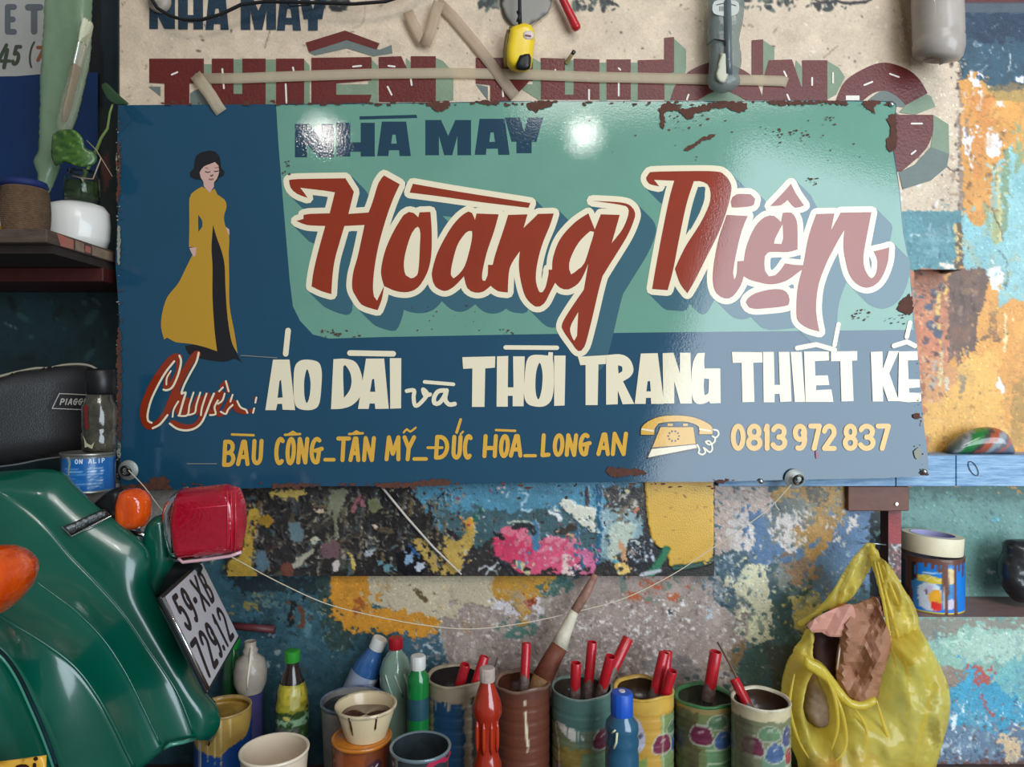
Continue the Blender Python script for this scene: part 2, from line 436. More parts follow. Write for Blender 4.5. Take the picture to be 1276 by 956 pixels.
    def distress(s, x0, y0, x1, y1, amp=2.6, jump=11, thr=.30):
        b = s.box(x0, y0, x1, y1); h, w = s.C.shape[:2]
        a1 = fbm(h, w, 5, 301 + s.k, 3) * 2; a2 = fbm(h, w, 5, 401 + s.k, 3) * 2; g = fbm(h, w, 7, 501 + s.k, 3) * 2; g2 = fbm(h, w, 40, 601 + s.k, 3) * 2
        yy, xx = np.mgrid[0:h, 0:w].astype(float); m = (g + .5 * g2 > thr) * 1.0
        yi = np.clip(yy + amp * a1 * 2 + m * jump * np.sign(g2 + .05), 0, h - 1).astype(int)[b]; xi = np.clip(xx + amp * a2 * 2 + m * jump * np.sign(a2), 0, w - 1).astype(int)[b]
        s.C[b] = s.C[yi, xi]; s.H[b] = s.H[yi, xi] + .35 * a1[b]; s.k += 1
        n = np.random.default_rng(s.k).random(s.C[b].shape[:2]); s.C[b] *= (1 + .35 * (n > .985) - .3 * (n < .02))[..., None]
    def mottle(s, x0, y0, x1, y1, amp=.12, fine=.08):
        b = s.box(x0, y0, x1, y1); g = np.random.default_rng(s.k).normal(0, 1, s.C[b].shape[:2]); s.k += 1
        s.C[b] *= np.clip(1 + amp * np.roll(s.n3, 17 * s.k, 1)[b] + fine * g, 0.2, 1.8)[..., None]
    def sample(s, x, y):
        u = np.clip((np.asarray(x) - s.x0) / s.res, 0, s.w - 1.001); v = np.clip((np.asarray(y) - s.y0) / s.res, 0, s.h - 1.001)
        i = v.astype(int); j = u.astype(int); fv = (v - i)[..., None]; fu = (u - j)[..., None]
        i1 = np.minimum(i + 1, s.h - 1); j1 = np.minimum(j + 1, s.w - 1)
        c = (s.C[i, j] * (1 - fu) + s.C[i, j1] * fu) * (1 - fv) + (s.C[i1, j] * (1 - fu) + s.C[i1, j1] * fu) * fv
        c = np.clip(c, 0, 255) / 255; cl = np.where(c <= .04045, c / 12.92, ((c + .055) / 1.055) ** 2.4)
        return np.concatenate([cl, np.ones(cl.shape[:-1] + (1,))], -1), s.H[i, j]
def painted_grid(P, tiles, Yfn, relief=1.0):   # tiles: (x0, x1, y0, y1, step)
    V = []; C = []; Fc = []; n = 0
    for (x0, x1, y0, y1, st) in tiles:
        nx = max(2, int(round((x1 - x0) / st)) + 1); ny = max(2, int(round((y1 - y0) / st)) + 1)
        X, Y = np.meshgrid(np.linspace(x0, x1, nx), np.linspace(y0, y1, ny)); c, hh = P.sample(X, Y)
        Yd = Yfn(X, Y); k = (D - Yd) / F
        V.append(np.stack([(X - 638) * k, -(Yd + hh * .001 * relief), ZC - (Y - 478) * k], -1).reshape(-1, 3)); C.append(c.reshape(-1, 4))
        i = np.arange(nx * ny).reshape(ny, nx) + n
        Fc.append(np.stack([i[:-1, :-1], i[1:, :-1], i[1:, 1:], i[:-1, 1:]], -1).reshape(-1, 4)); n += nx * ny
    return np.concatenate(V), np.concatenate(Fc), np.concatenate(C)
# ---------------------------------------------------------------- the painted wall
WP = Paint(-110, -120, 1390, 1060, 1.0, (52, 92, 104), 11)
CREAM = (214, 192, 166); CONC = (158, 140, 131); MAROON = (112, 38, 32); SAGE = (128, 146, 124); TEAL = (52, 96, 110)
def R4(x0, y0, x1, y1): return [(x0, y0), (x1, y0), (x1, y1), (x0, y1)]
def wall_paint(P):
    # top panel
    P.poly(R4(140, -120, 1200, 264), CREAM, 0, var=.06, h=.3)
    for (x, y, r) in [(240, 60, 60), (560, 50, 120), (980, 50, 130), (1080, 60, 70), (820, 60, 50)]:
        P.specks(x - r, y - 60, x + r, y + 60, 40, [(90, 75, 60), (170, 140, 110), (235, 220, 200)], .3, 1.6, 2.5)
    P.specks(1120, 150, 1200, 260, 150, [(235, 225, 215), (120, 100, 85), (180, 150, 125)], .4, 2.4, 3, h=.8)
    for (x0, x1) in [(395, 435), (598, 625), (715, 770), (915, 1060)]:
        P.specks(x0, -12, x1, 12, 90, [(50, 60, 55), (40, 40, 42), (90, 100, 90)], .8, 3.5, 3)
    P.stroke(S("330,60 336,40 342,10", closed=False), 1.2, (120, 100, 85)); P.stroke(S("440,35 452,28 456,0", closed=False), 2, (190, 168, 145))
    P.stroke(S("1012,4 1040,2 1068,4 1085,0", closed=False), 3, (35, 33, 35), 2)
    P.stroke(S("1026,72 1044,58", closed=False), 1.5, (160, 130, 105)); P.stroke(S("1176,205 1188,214 1196,210", closed=False), 2, (70, 55, 55), 1)
    P.stroke(S("1122,0 1132,60 1133,85", closed=False), 6, (175, 145, 105), 2, a=.5)
    P.stroke([(1196, -50), (1196, 262)], 5, (150, 128, 112), 2.5, h=1.2); P.specks(1190, 0, 1199, 262, 60, [(70, 55, 50), (220, 205, 190)], .6, 2, 2)
    P.grime(150, -10, 1195, 262, 130, [(196, 172, 146), (224, 206, 182), (180, 156, 130), (206, 178, 150)], 10, .3, 46, 4)
    P.specks(150, -10, 1195, 262, 260, [(150, 126, 104), (226, 214, 196), (96, 80, 68)], .3, 1.1, 4)
    P.mottle(140, -120, 1200, 264, .09, .03)
    # teal block and the right-hand recess
    P.poly(R4(1100, 263, 1199, 420), (88, 140, 148), 0, var=.22, h=.1)
    P.specks(1125, 270, 1195, 335, 60, [(150, 185, 190), (60, 110, 125)], .5, 1.8, 5, vert=True)
    P.stroke(S("1134,293 1160,292", closed=False), 1.4, (190, 210, 210)); P.stroke(S("1172,330 1195,331", closed=False), 6, (232, 215, 200), 1.5)
    P.stroke(S("1195,282 1195,330", closed=False), 10, (95, 75, 60), 2); P.specks(1189, 282, 1200, 330, 30, [(225, 190, 120)], .8, 2.2, 2)
    P.poly([(1180, -100), (1390, -100), (1390, 110), (1198, 110)], (50, 82, 100), 0, var=.25)
    P.poly([(1200, 17), (1390, 17), (1390, 60), (1200, 50)], (32, 55, 78), 6, var=.2)
    P.poly(R4(1180, -100, 1390, 4), (92, 38, 42), 0); P.poly(R4(1180, 5, 1390, 16), (78, 88, 98), 0)
    P.poly([(1196, 98), (1222, 100), (1232, 108), (1276, 104), (1390, 100), (1390, 620), (1120, 620), (1120, 400), (1200, 330)], (228, 160, 78), 3, var=.16, h=.5)
    P.poly([(1225, 106), (1276, 104), (1390, 108), (1390, 130), (1240, 124)], (160, 140, 82), 4, a=.7)
    P.poly([(1228, 110), (1240, 105), (1276, 103), (1276, 112), (1240, 114)], (98, 90, 80), 3, a=.7)
    P.poly([(1200, 265), (1212, 290), (1232, 270), (1238, 210), (1262, 180), (1276, 210), (1390, 190), (1390, 400), (1290, 380), (1262, 372), (1245, 380), (1238, 350), (1200, 335)], (150, 196, 198), 4, var=.1, h=.9)
    P.poly([(1198, 262), (1200, 335), (1240, 345), (1232, 285), (1215, 280)], (140, 190, 195), 3)
    for pts, w, c in [("1254,190 1252,240 1250,285", 9, (128, 150, 112)), ("1268,150 1270,190 1266,212", 8, (140, 160, 120)), ("1243,210 1246,300", 5, (225, 205, 140)), ("1240,262 1240,300", 8, (170, 175, 120)), ("1228,255 1232,285", 6, (150, 165, 130))]:
        P.stroke(S(pts, closed=False), w, c, 2, a=.85)
    P.poly([(1262, 225), (1276, 218), (1310, 225), (1310, 245), (1268, 240)], (140, 190, 190), 3)
    for pts in ["1209,94 1220,97 1222,108 1225,118 1223,130 1219,140 1215,134 1220,120 1213,106", "1200,158 1208,160 1211,168 1209,186 1213,212 1210,215 1206,196 1200,178",
                "1228,172 1240,163 1247,168 1246,190 1236,196 1226,184", "1266,94 1276,96 1274,103 1267,102", "1238,128 1248,126 1250,133 1240,132",
                "1232,335 1246,333 1250,356 1238,362 1232,350", "1192,503 1200,505 1198,530 1190,550 1178,556 1184,540 1190,530", "1240,468 1246,470 1252,486 1246,496 1238,488"]:
        P.poly(S(pts), (238, 236, 240), 1.2, h=-.8, var=.04)
    P.stroke(S("1258,62 1259,80 1256,90", closed=False), 1.6, (190, 200, 205)); P.specks(1205, 20, 1276, 100, 25, [(150, 165, 175)], .5, 1.6, 3)
    P.stroke(S("1236,256 1240,270 1246,285 1250,300", closed=False), 1.6, (95, 85, 60), 1); P.stroke(S("1244,312 1253,325 1254,345 1252,360", closed=False), 1.4, (70, 95, 105), 1)
    P.specks(1200, 110, 1250, 270, 90, [(150, 95, 40), (190, 120, 50), (120, 85, 50)], .6, 2.6, 2, a=.8)
    P.poly([(1205, 120), (1215, 150), (1212, 220), (1222, 225), (1230, 180), (1236, 150), (1240, 120)], (214, 132, 66), 5, a=.5)
    # brown painted sheet area under the teal block
    P.poly([(1132, 336), (1228, 335), (1232, 350), (1228, 372), (1218, 392), (1216, 430), (1206, 448), (1200, 430), (1195, 470), (1190, 440), (1182, 452), (1130, 560)], (112, 84, 70), 2.5, var=.2, h=.6)
    P.poly([(1132, 336), (1184, 336), (1178, 400), (1180, 450), (1172, 490), (1160, 580), (1130, 600)], (196, 122, 86), 5, var=.3)
    P.poly([(1150, 470), (1240, 440), (1260, 610), (1150, 610)], (236, 178, 90), 8, var=.08, h=.5)
    P.poly([(1150, 440), (1182, 450), (1196, 470), (1170, 500), (1150, 500)], (216, 150, 100), 5, a=.8)
    for pts, w, c in [("1180,340 1178,360", 6, (226, 156, 80)), ("1169,365 1168,400 1171,430", 4.5, (226, 190, 104)), ("1172,440 1171,478", 5, (222, 200, 150)), ("1165,450 1160,485", 6, (180, 165, 150)),
                      ("1180,470 1178,485", 4, (222, 205, 180)), ("1196,440 1194,480", 3, (225, 175, 100)), ("1204,438 1203,460", 3, (230, 190, 120))]:
        P.stroke(S(pts, closed=False), w, c, 1.5, dry=.25)
    for x, y, r in [(1163, 365, 4), (1155, 381, 5), (1160, 405, 6), (1167, 415, 5), (1153, 425, 4), (1166, 395, 4)]: P.stroke([(x, y), (x + 1, y + 1)], r * 2, (82, 88, 108), 2)
    P.specks(1140, 340, 1180, 500, 120, [(120, 70, 50), (90, 60, 60), (225, 185, 150)], .5, 2, 3)
    P.specks(1175, 350, 1215, 440, 60, [(150, 125, 110), (80, 60, 50)], .5, 1.8, 5, vert=True)
    P.stroke(S("1222,424 1230,419 1244,420 1246,424 1238,425", closed=False), 4, (130, 95, 60), 1)
    P.poly([(1232, 388), (1244, 385), (1240, 400), (1245, 418), (1232, 418)], (150, 108, 66), 2, a=.85)
    P.stroke(S("1252,390 1252,420 1250,438", closed=False), 3, (250, 228, 170), 1); P.specks(1160, 480, 1276, 560, 50, [(170, 120, 50), (110, 95, 50)], .5, 2, 2, a=.7)
    P.poly([(1262, 480), (1276, 470), (1276, 560), (1258, 560)], (150, 120, 58), 6, a=.55)
    P.stroke(S("1197,470 1200,478 1196,488", closed=False), 6, (120, 110, 105), 2, a=.7)
    # right recess under the blue board
    P.poly(R4(1040, 604, 1390, 775), (118, 160, 150), 0, var=.16)
    P.poly([(1120, 604), (1280, 604), (1390, 604), (1390, 625), (1130, 622)], (90, 120, 112), 5, a=.6)
    P.specks(1150, 620, 1276, 740, 40, [(205, 225, 220), (80, 120, 115), (110, 170, 190)], .5, 2.2, 3)
    P.stroke([(1233, 711), (1241, 713)], 4, (226, 236, 232), 1); P.stroke([(1232, 648), (1243, 648)], 2.4, (110, 190, 215)); P.stroke([(1080, 604), (1080, 780)], 44, (28, 34, 36), 0)  # last stroke: near-black strip painted in for the shaded gap beside the post
    # lower part
    P.poly(R4(-110, 600, 1084, 1060), (50, 86, 98), 0, var=.35)
    P.grime(280, 720, 560, 930, 110, [(36, 62, 72), (64, 108, 122), (84, 112, 116), (44, 60, 60), (30, 44, 50)], 1, .5, 34)
    P.specks(280, 730, 560, 930, 160, [(110, 134, 136), (28, 44, 50), (90, 70, 56)], .4, 1.6, 3)
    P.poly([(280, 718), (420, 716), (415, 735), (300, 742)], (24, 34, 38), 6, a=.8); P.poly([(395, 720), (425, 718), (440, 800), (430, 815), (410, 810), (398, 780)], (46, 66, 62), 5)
    P.specks(398, 728, 436, 812, 90, [(140, 150, 135), (80, 100, 95), (30, 45, 45)], .6, 1.9, 3)
    P.stroke(S("288,762 300,756 320,757", closed=False), 8, (140, 122, 72), 3, dry=.45); P.stroke(S("330,752 372,750", closed=False), 10, (90, 115, 112), 3, dry=.5)
    P.stroke(S("364,752 362,775 364,790", closed=False), 8, (22, 25, 26), 2); P.stroke(S("374,760 378,770 376,782", closed=False), 9, (98, 60, 44), 2); P.stroke(S("384,762 382,790", closed=False), 8, (84, 122, 134), 2)
    P.specks(320, 790, 352, 830, 8, [(150, 165, 165)], 1.5, 3.5, 1.6)
    P.poly([(548, 798), (549, 770), (566, 758), (592, 752), (612, 744), (628, 745), (645, 758), (650, 776), (662, 772), (655, 752), (682, 742), (700, 736), (718, 722), (722, 712), (890, 700), (900, 740), (905, 760), (925, 768), (932, 788), (928, 812), (914, 840), (905, 880), (640, 880), (560, 860), (552, 828)], CONC, 4, var=.2, h=-1.2)
    P.specks(556, 745, 925, 870, 1500, [(205, 192, 184), (226, 216, 210), (120, 104, 98), (180, 160, 150)], .4, 2.1, 2, h=-.7)
    P.specks(700, 770, 840, 860, 350, [(226, 218, 212)], .4, 1.8, 2, h=-.5)
    P.poly([(604, 752), (622, 746), (640, 752), (636, 764), (616, 760)], (196, 190, 192), 3, var=.2); P.poly([(660, 752), (672, 744), (678, 758), (672, 780), (664, 776), (670, 764)], (200, 192, 192), 3, var=.2)
    P.poly([(549, 772), (552, 800), (560, 830), (500, 840), (470, 800), (520, 795), (547, 786)], (62, 96, 112), 4); P.specks(512, 790, 556, 850, 110, [(190, 200, 205), (150, 140, 135)], .5, 2.2, 2.5)
    P.stroke(S("548,772 550,800 556,815 552,830", closed=False), 1.6, (205, 190, 170), 2)
    P.poly([(451, 700), (618, 700), (615, 755), (600, 757), (588, 752), (575, 758), (560, 770), (540, 771), (520, 763), (480, 759), (462, 752), (450, 740)], (190, 176, 148), 3, var=.06, h=.5)
    P.poly([(412, 700), (452, 700), (461, 738), (463, 758), (526, 763), (547, 773), (547, 786), (516, 796), (498, 790), (441, 789), (423, 781), (413, 763)], (206, 140, 44), 3, h=.8, var=.12)
    P.poly([(440, 746), (452, 742), (458, 750), (448, 762), (443, 770), (440, 758)], (150, 72, 34), 2.5, a=.8)
    P.stroke([(518, 737), (530, 748)], 4.5, (96, 78, 46), 1); P.stroke(S("486,728 484,745 490,760", closed=False), .9, (140, 124, 100))
    P.poly([(613, 700), (700, 700), (693, 731), (681, 741), (660, 751), (659, 776), (647, 779), (643, 758), (630, 748), (613, 746)], (186, 136, 46), 2.5, h=.7)
    P.poly([(666, 732), (684, 724), (700, 726), (717, 722), (712, 738), (692, 744), (676, 739)], (74, 108, 98), 3); P.poly([(622, 792), (640, 782), (660, 776), (668, 776), (668, 789), (636, 797)], (82, 118, 106), 3)
    P.poly([(652, 750), (660, 747), (668, 744), (666, 752), (658, 760), (652, 758)], (140, 60, 36), 2)
    for x, y, l in [(782, 722, 38), (776, 740, 30), (836, 742, 14)]: P.stroke([(x, y), (x + l, y + 6)], 9, (178, 92, 56), 3, dry=.35); P.stroke([(x + l, y + 4), (x + l + 12, y + 8)], 8, (104, 124, 108), 3, dry=.3)
    P.poly([(768, 716), (782, 720), (778, 738), (770, 742)], (96, 118, 104), 3, a=.7); P.stroke([(834, 762), (838, 763)], 7, (225, 220, 215), 2); P.stroke([(835, 762), (836, 762)], 4, (60, 56, 58), 1)
    P.specks(850, 835, 930, 880, 60, [(90, 96, 104), (60, 80, 70), (190, 180, 180)], 1, 4, 2); P.poly([(795, 828), (830, 812), (860, 820), (868, 840), (830, 850)], (104, 102, 104), 4, a=.5); P.poly([(905, 812), (925, 800), (935, 830), (930, 850), (912, 850)], (126, 94, 58), 4, a=.8)
    # right of the board
    P.poly([(888, 600), (975, 600), (975, 640), (936, 650), (932, 690), (890, 700)], (184, 162, 150), 3, var=.14, h=-.5); P.specks(890, 604, 972, 680, 150, [(110, 92, 88), (220, 205, 198)], .5, 2.1, 2)
    P.poly([(876, 708), (892, 690), (925, 684), (1010, 700), (1040, 720), (1084, 800), (1084, 1060), (905, 1060), (914, 840), (932, 800), (928, 776), (905, 760), (890, 745)], (62, 88, 84), 4, var=.25)
    P.poly([(880, 706), (898, 688), (930, 680), (960, 690), (965, 730), (940, 745), (905, 760), (888, 742)], (58, 82, 92), 3, var=.2); P.specks(878, 690, 935, 770, 130, [(190, 200, 205), (150, 160, 165)], .5, 2.2, 3)
    P.poly([(918, 648), (935, 638), (1084, 630), (1084, 720), (1050, 742), (1030, 760), (1010, 735), (985, 705), (935, 700), (928, 668)], (82, 112, 146), 4, var=.25, h=.2)
    P.poly([(960, 600), (1060, 600), (1058, 625), (1040, 660), (1022, 690), (1010, 702), (998, 690), (1000, 650), (970, 640)], (168, 128, 66), 5, var=.25, h=.4)
    P.poly([(963, 628), (985, 620), (1005, 625), (1003, 660), (985, 690), (962, 690), (958, 655)], (110, 112, 104), 5, var=.2)
    for pts in ["972,640 990,640 998,652 990,662 1000,668 994,685 972,684 966,674 978,664 970,655", "928,668 935,650 938,680 930,688 908,684", "905,650 932,640 928,660 910,680", "1056,645 1070,642 1066,655 1046,672 1038,672"]:
        P.poly(S(pts), (206, 196, 190), 3, h=-.7, var=.12)
    P.poly([(1003, 604), (1022, 602), (1030, 618), (1022, 634), (1008, 628)], (72, 74, 82), 4, a=.7); P.poly([(1006, 628), (1015, 625), (1018, 640), (1012, 655), (1006, 645)], (150, 140, 118), 2)
    P.poly([(980, 700), (1012, 695), (1016, 720), (1004, 735), (984, 730)], (136, 106, 80), 4, var=.2); P.poly([(968, 700), (984, 705), (986, 730), (978, 740), (965, 720)], (156, 152, 142), 4, a=.7)
    P.poly([(922, 710), (930, 702), (945, 703), (956, 712), (958, 740), (960, 765), (964, 795), (950, 798), (943, 806), (938, 798), (930, 800), (928, 775), (918, 750), (914, 735)], (206, 200, 166), 2.5, h=.8, var=.12); P.specks(916, 705, 960, 795, 120, [(226, 224, 200), (150, 160, 140)], .4, 1.4, 3)
    P.stroke(S("921,765 920,755 929,752", closed=False), 2, (50, 58, 52), 1)
    P.poly([(984, 745), (1000, 742), (1016, 736), (1024, 760), (1020, 790), (1000, 795), (990, 785)], (196, 176, 104), 3.5, h=.4); P.poly([(1000, 742), (1008, 741), (1007, 752), (1001, 752)], (110, 116, 112), 2, a=.7)
    P.poly([(1030, 750), (1050, 735), (1055, 755), (1040, 765)], (206, 112, 52), 3); P.poly([(960, 800), (1000, 810), (1010, 870), (960, 890)], (66, 62, 58), 8, a=.7)
    P.specks(900, 620, 1080, 860, 260, [(170, 185, 190), (60, 80, 90), (200, 195, 185)], .4, 1.6, 2.5)
    P.grime(895, 615, 1080, 880, 90, [(62, 92, 112), (104, 122, 128), (48, 70, 68), (150, 140, 120), (86, 76, 66), (120, 140, 160)], 2, .5, 26)
    P.grime(560, 720, 900, 870, 60, [(140, 122, 112), (176, 160, 150), (128, 112, 106), (196, 182, 174)], 3, .45, 30)
    P.grime(415, 720, 700, 790, 16, [(160, 150, 124), (176, 118, 40), (150, 104, 40)], 4, .25, 22)
    # lower right painted wall
    P.poly(R4(1060, 770, 1390, 1060), (150, 190, 176), 0, var=.18)
    P.poly([(1060, 770), (1390, 770), (1390, 778), (1200, 784), (1150, 800), (1100, 810)], (140, 128, 116), 3, a=.8); P.poly([(1170, 800), (1276, 785), (1390, 790), (1390, 815), (1200, 825)], (178, 208, 192), 5, var=.2)
    P.poly([(1165, 828), (1205, 835), (1202, 856), (1180, 865), (1160, 862)], (148, 132, 118), 4)
    P.poly([(1060, 870), (1176, 866), (1200, 850), (1204, 826), (1220, 832), (1232, 850), (1390, 860), (1390, 925), (1060, 930)], (72, 158, 190), 4, var=.16)
    P.poly([(1230, 835), (1276, 820), (1390, 820), (1390, 880), (1290, 885), (1245, 860)], (122, 184, 184), 5, var=.12)
    P.poly([(1060, 905), (1180, 900), (1240, 912), (1390, 900), (1390, 1060), (1060, 1060)], (112, 134, 158), 5, var=.25)
    P.specks(1150, 870, 1276, 955, 330, [(220, 230, 236), (180, 196, 206), (70, 96, 120), (110, 90, 90)], .5, 2.6, 2.5, vert=True)
    P.poly([(1250, 915), (1262, 912), (1272, 940), (1264, 956), (1252, 950)], (216, 188, 150), 2)
    P.poly([(1214, 830), (1222, 827), (1226, 842), (1236, 846), (1228, 852), (1212, 852)], (206, 86, 74), 2, a=.85); P.stroke(S("1219,850 1221,865 1230,880 1240,897", closed=False), 3, (198, 78, 78), .5)
    P.poly([(1184, 900), (1190, 886), (1194, 886), (1189, 900), (1192, 912), (1186, 910)], (224, 236, 240), 1); P.stroke([(1060, 956), (1390, 948)], 8, (110, 78, 74), 2)
    P.grime(1090, 785, 1290, 950, 60, [(120, 160, 176), (150, 170, 180), (92, 120, 140), (160, 190, 190), (96, 150, 180)], 5, .45, 26)
    P.grime(1140, 615, 1290, 740, 24, [(104, 146, 140), (134, 176, 168), (96, 130, 128)], 6, .35, 34)
    P.grime(1200, 110, 1290, 560, 60, [(214, 140, 60), (236, 184, 110), (196, 130, 66), (180, 150, 90)], 7, .3, 26)
    P.grime(1140, 340, 1215, 560, 50, [(150, 92, 66), (206, 140, 100), (110, 84, 74), (226, 180, 130)], 8, .4, 18)
    P.grime(1125, 266, 1196, 334, 24, [(110, 160, 166), (70, 120, 134), (140, 176, 180)], 9, .4, 24)
    # left niche: its shade is put into the dark base colours
    P.poly(R4(-110, -120, 150, 345), (22, 40, 48), 0, var=.3); P.poly(R4(-110, 340, 150, 600), (24, 52, 56), 0, var=.25); P.specks(10, 360, 140, 470, 30, [(44, 78, 82), (18, 34, 36)], 1, 5, 3)
    P.stroke(S("105,378 115,374 125,380", closed=False), 4, (66, 78, 78), 2, dry=.3); P.stroke([(5, 403), (22, 410)], 1, (110, 130, 130)); P.stroke([(112, -50), (118, 130)], 24, (8, 12, 14), 1)
    P.poly([(100, 130), (145, 140), (145, 280), (112, 280)], (36, 40, 34), 5, a=.8); P.poly([(98, 152), (108, 150), (122, 165), (120, 178), (104, 178)], (86, 24, 20), 3); P.poly([(126, 200), (135, 190), (140, 220), (132, 240)], (96, 52, 40), 3)
    P.poly(R4(60, 600, 300, 670), (176, 166, 156), 2, var=.2); P.specks(200, 608, 300, 715, 60, [(50, 46, 44), (200, 180, 100)], .6, 2.4, 2)
wall_paint(WP); WP.distress(150, 600, 1390, 1050); WP.distress(1120, 20, 1390, 600, 1.6, 8, .42); WP.mottle(-110, 264, 1390, 1060, .05, .035)
M_wall = mat('painted_plaster', vcol=True, rough=0.42, bump=0.35, bs=500, var=0.10, vs=160, spec=0.5)
v, f, c = painted_grid(WP, [(147, 1200, -110, 140, 1.5), (147, 1108, 140, 595, 8), (1108, 1200, 140, 336, 1.5), (1108, 1139, 336, 598, 2), (147, 1084, 595, 769, 1.4), (-110, 147, 595, 769, 6), (-110, 1390, 769, 1040, 1.4), (-900, -110, 595, 1040, 30), (1390, 2200, 769, 1040, 30)], lambda X, Y: 0 * X)
newobj('wall_back', v, f, M_wall, smooth=True, cols=c); bpy.data.objects['wall_back']['kind'] = 'structure'
def tile_wall(name, tiles, Y):
    v, f, c = painted_grid(WP, tiles, lambda X, Yv: 0 * X + Y); o = newobj(name, v, f, M_wall, smooth=True, cols=c); o['kind'] = 'structure'; return o
tile_wall('wall_recess_right', [(1060, 1390, 600, 765, 2), (1390, 2200, 600, 765, 30)], -0.13)
tile_wall('wall_recess_upper', [(1080, 1390, -110, 600, 1.6), (1390, 2200, -110, 600, 30)], -0.05)
tile_wall('wall_niche_left', [(-110, 200, -110, 640, 3), (-900, -110, -110, 640, 30)], -0.13)
M_edge = mat('plaster_edge', (120, 105, 92), 0.8, bump=.4, var=.4, vs=60)
def box(name, x0, x1, Y0, Y1, z0, z1, m, parent=None, **kw): return MB().box(x0, x1, -Y1, -Y0, z0, z1).build(name, m, parent, **kw)
for nm, px, pya, pyb in [('trim_1', 1199.3, -110, 336), ('trim_2', 1084, 604, 772), ('trim_3', 147, -110, 620)]:   # the thickness of the wall at the recesses
    x = XS(px, 0); s = -1 if px > 600 else 1
    tag(box(nm, min(x, x + s * .012), max(x, x + s * .012), -.13, -.001, ZS(pyb, 0), ZS(pya, 0), M_edge), kind='structure')
tag(box('trim_4', XS(1084, 0), XS(1390, 0), -.13, -.001, ZS(769, 0) - .012, ZS(769, 0), mat('ledge_paint', (146, 112, 104), .5, var=.6, vs=40, alt=(104, 84, 84), bump=.2)), kind='structure')
floor = box('floor', -3, 3, -0.2, 3.2, -0.02, 0.0, mat('concrete_floor', (120, 112, 104), .7, var=.3, vs=4)); floor['kind'] = 'structure'

# the old lettering painted on the wall's top panel
wb = bpy.data.objects['wall_back']
def wmap(off): return lambda x, y: W(x, y, off)
M_mar = mat('maroon_paint', (102, 32, 28), .38, bump=.35, bs=220, var=.25, vs=30); M_sage = mat('sage_paint', (128, 146, 120), .5, bump=.3, bs=200, var=.25, vs=30)
M_grey = mat('grey_green_paint', (108, 118, 112), .5, bump=.3, bs=200, var=.2, vs=30)
M_ink = mat('navy_paint', (34, 56, 72), .3, bump=.5, bs=260, var=.15, vs=40)
sg = [R4(254, 80, 268, 131), R4(290, 74, 303, 118), R4(331, 74, 344, 131), [(379, 74), (386, 82), (386, 131), (379, 131)], [(463, 74), (471, 82), (471, 131), (455, 131)], R4(419, 105, 469, 118), [(506, 72), (512, 78), (512, 92), (505, 100)],
      [(543, 72), (552, 76), (565, 90), (565, 125), (543, 127)], [(664, 72), (674, 78), (674, 126), (640, 105), (664, 105)], R4(704, 75, 716, 118), R4(747, 78, 757, 126), R4(786, 78, 796, 126), [(840, 48), (855, 62), (855, 85), (848, 126), (828, 126), (828, 74), (840, 72)],
      S("895,113 915,113 925,132 868,132 875,118"), [(951, 50), (965, 60), (965, 92), (951, 94)], [(992, 75), (1000, 84), (1001, 110), (990, 100)], [(1031, 76), (1045, 84), (1053, 96), (1042, 118), (1031, 124)],
      [(1154, 117), (1160, 120), (1166, 133), (1140, 143), (1120, 140), (1129, 131)], [(1163, 143), (1182, 155), (1183, 192), (1160, 183), (1163, 160)], R4(276, 74, 290, 80)]
decal('old_lettering_shadow', sg, M_sage, wb, wmap(.0012))
gsh = [[(268, 106), (272, 106), (277, 131), (237, 131), (237, 116), (244, 112)], [(185, 108), (200, 108), (200, 120)], [(593, 105), (608, 108), (608, 125)], S("1103,113 1090,118 1078,131 1100,131 1130,150 1140,165 1115,165 1112,135 1128,133 1120,120"), [(1160, 183), (1183, 192), (1180, 208), (1160, 225), (1125, 236), (1120, 215), (1140, 205)]]
decal('old_lettering_side', gsh, M_grey, wb, wmap(.0014))
mr = [[(186, 73), (254, 73), (254, 103), (236, 104), (236, 131), (205, 131), (205, 104), (186, 103)], [(264, 73), (291, 73), (291, 117), (302, 117), (302, 73), (331, 73), (331, 131), (264, 131)], R4(344, 73, 379, 131),
      [(388, 72), (463, 71), (463, 100), (419, 104), (419, 118), (463, 118), (460, 128), (388, 130)], [(472, 71), (500, 70), (512, 96), (512, 70), (543, 70), (543, 127), (472, 127)],
      [(381, 53), (430, 38), (473, 54), (469, 62), (432, 50), (385, 65)], [(593, 72), (664, 72), (664, 101), (660, 101), (636, 126), (611, 126), (611, 106), (593, 104)], [(674, 72), (704, 73), (704, 118), (715, 118), (715, 73), (747, 74), (747, 124), (674, 124)],
      R4(756, 74, 786, 124), [(795, 75), (828, 74), (828, 47), (840, 46), (840, 90), (828, 92), (828, 124), (795, 124)], S("835,125* 843,104 860,88 880,79 897,77 920,84 940,98 952,125* 930,125* 915,117 900,112 885,116 870,125*"),
      [(937, 50), (951, 49), (951, 93), (937, 93)], [(958, 75), (987, 74), (1000, 112), (1000, 75), (1031, 75), (1031, 125), (950, 125), (953, 92)],
      S("1042,125* 1052,103 1072,88 1100,78 1128,85 1145,98 1156,116* 1129,131* 1118,120 1103,113 1088,116 1076,125*"), S("1117,143* 1163,143* 1161,170 1150,190 1123,214* 1112,214* 1112,143*")]
decal('old_lettering', mr, M_mar, wb, wmap(.0018))
decal('old_hat_side', [[(385, 65), (432, 50), (473, 62), (488, 56), (489, 66), (465, 70), (432, 60), (392, 69)]], M_grey, wb, wmap(.0016))
M_wht = mat('chipped_white', (226, 218, 206), .5)
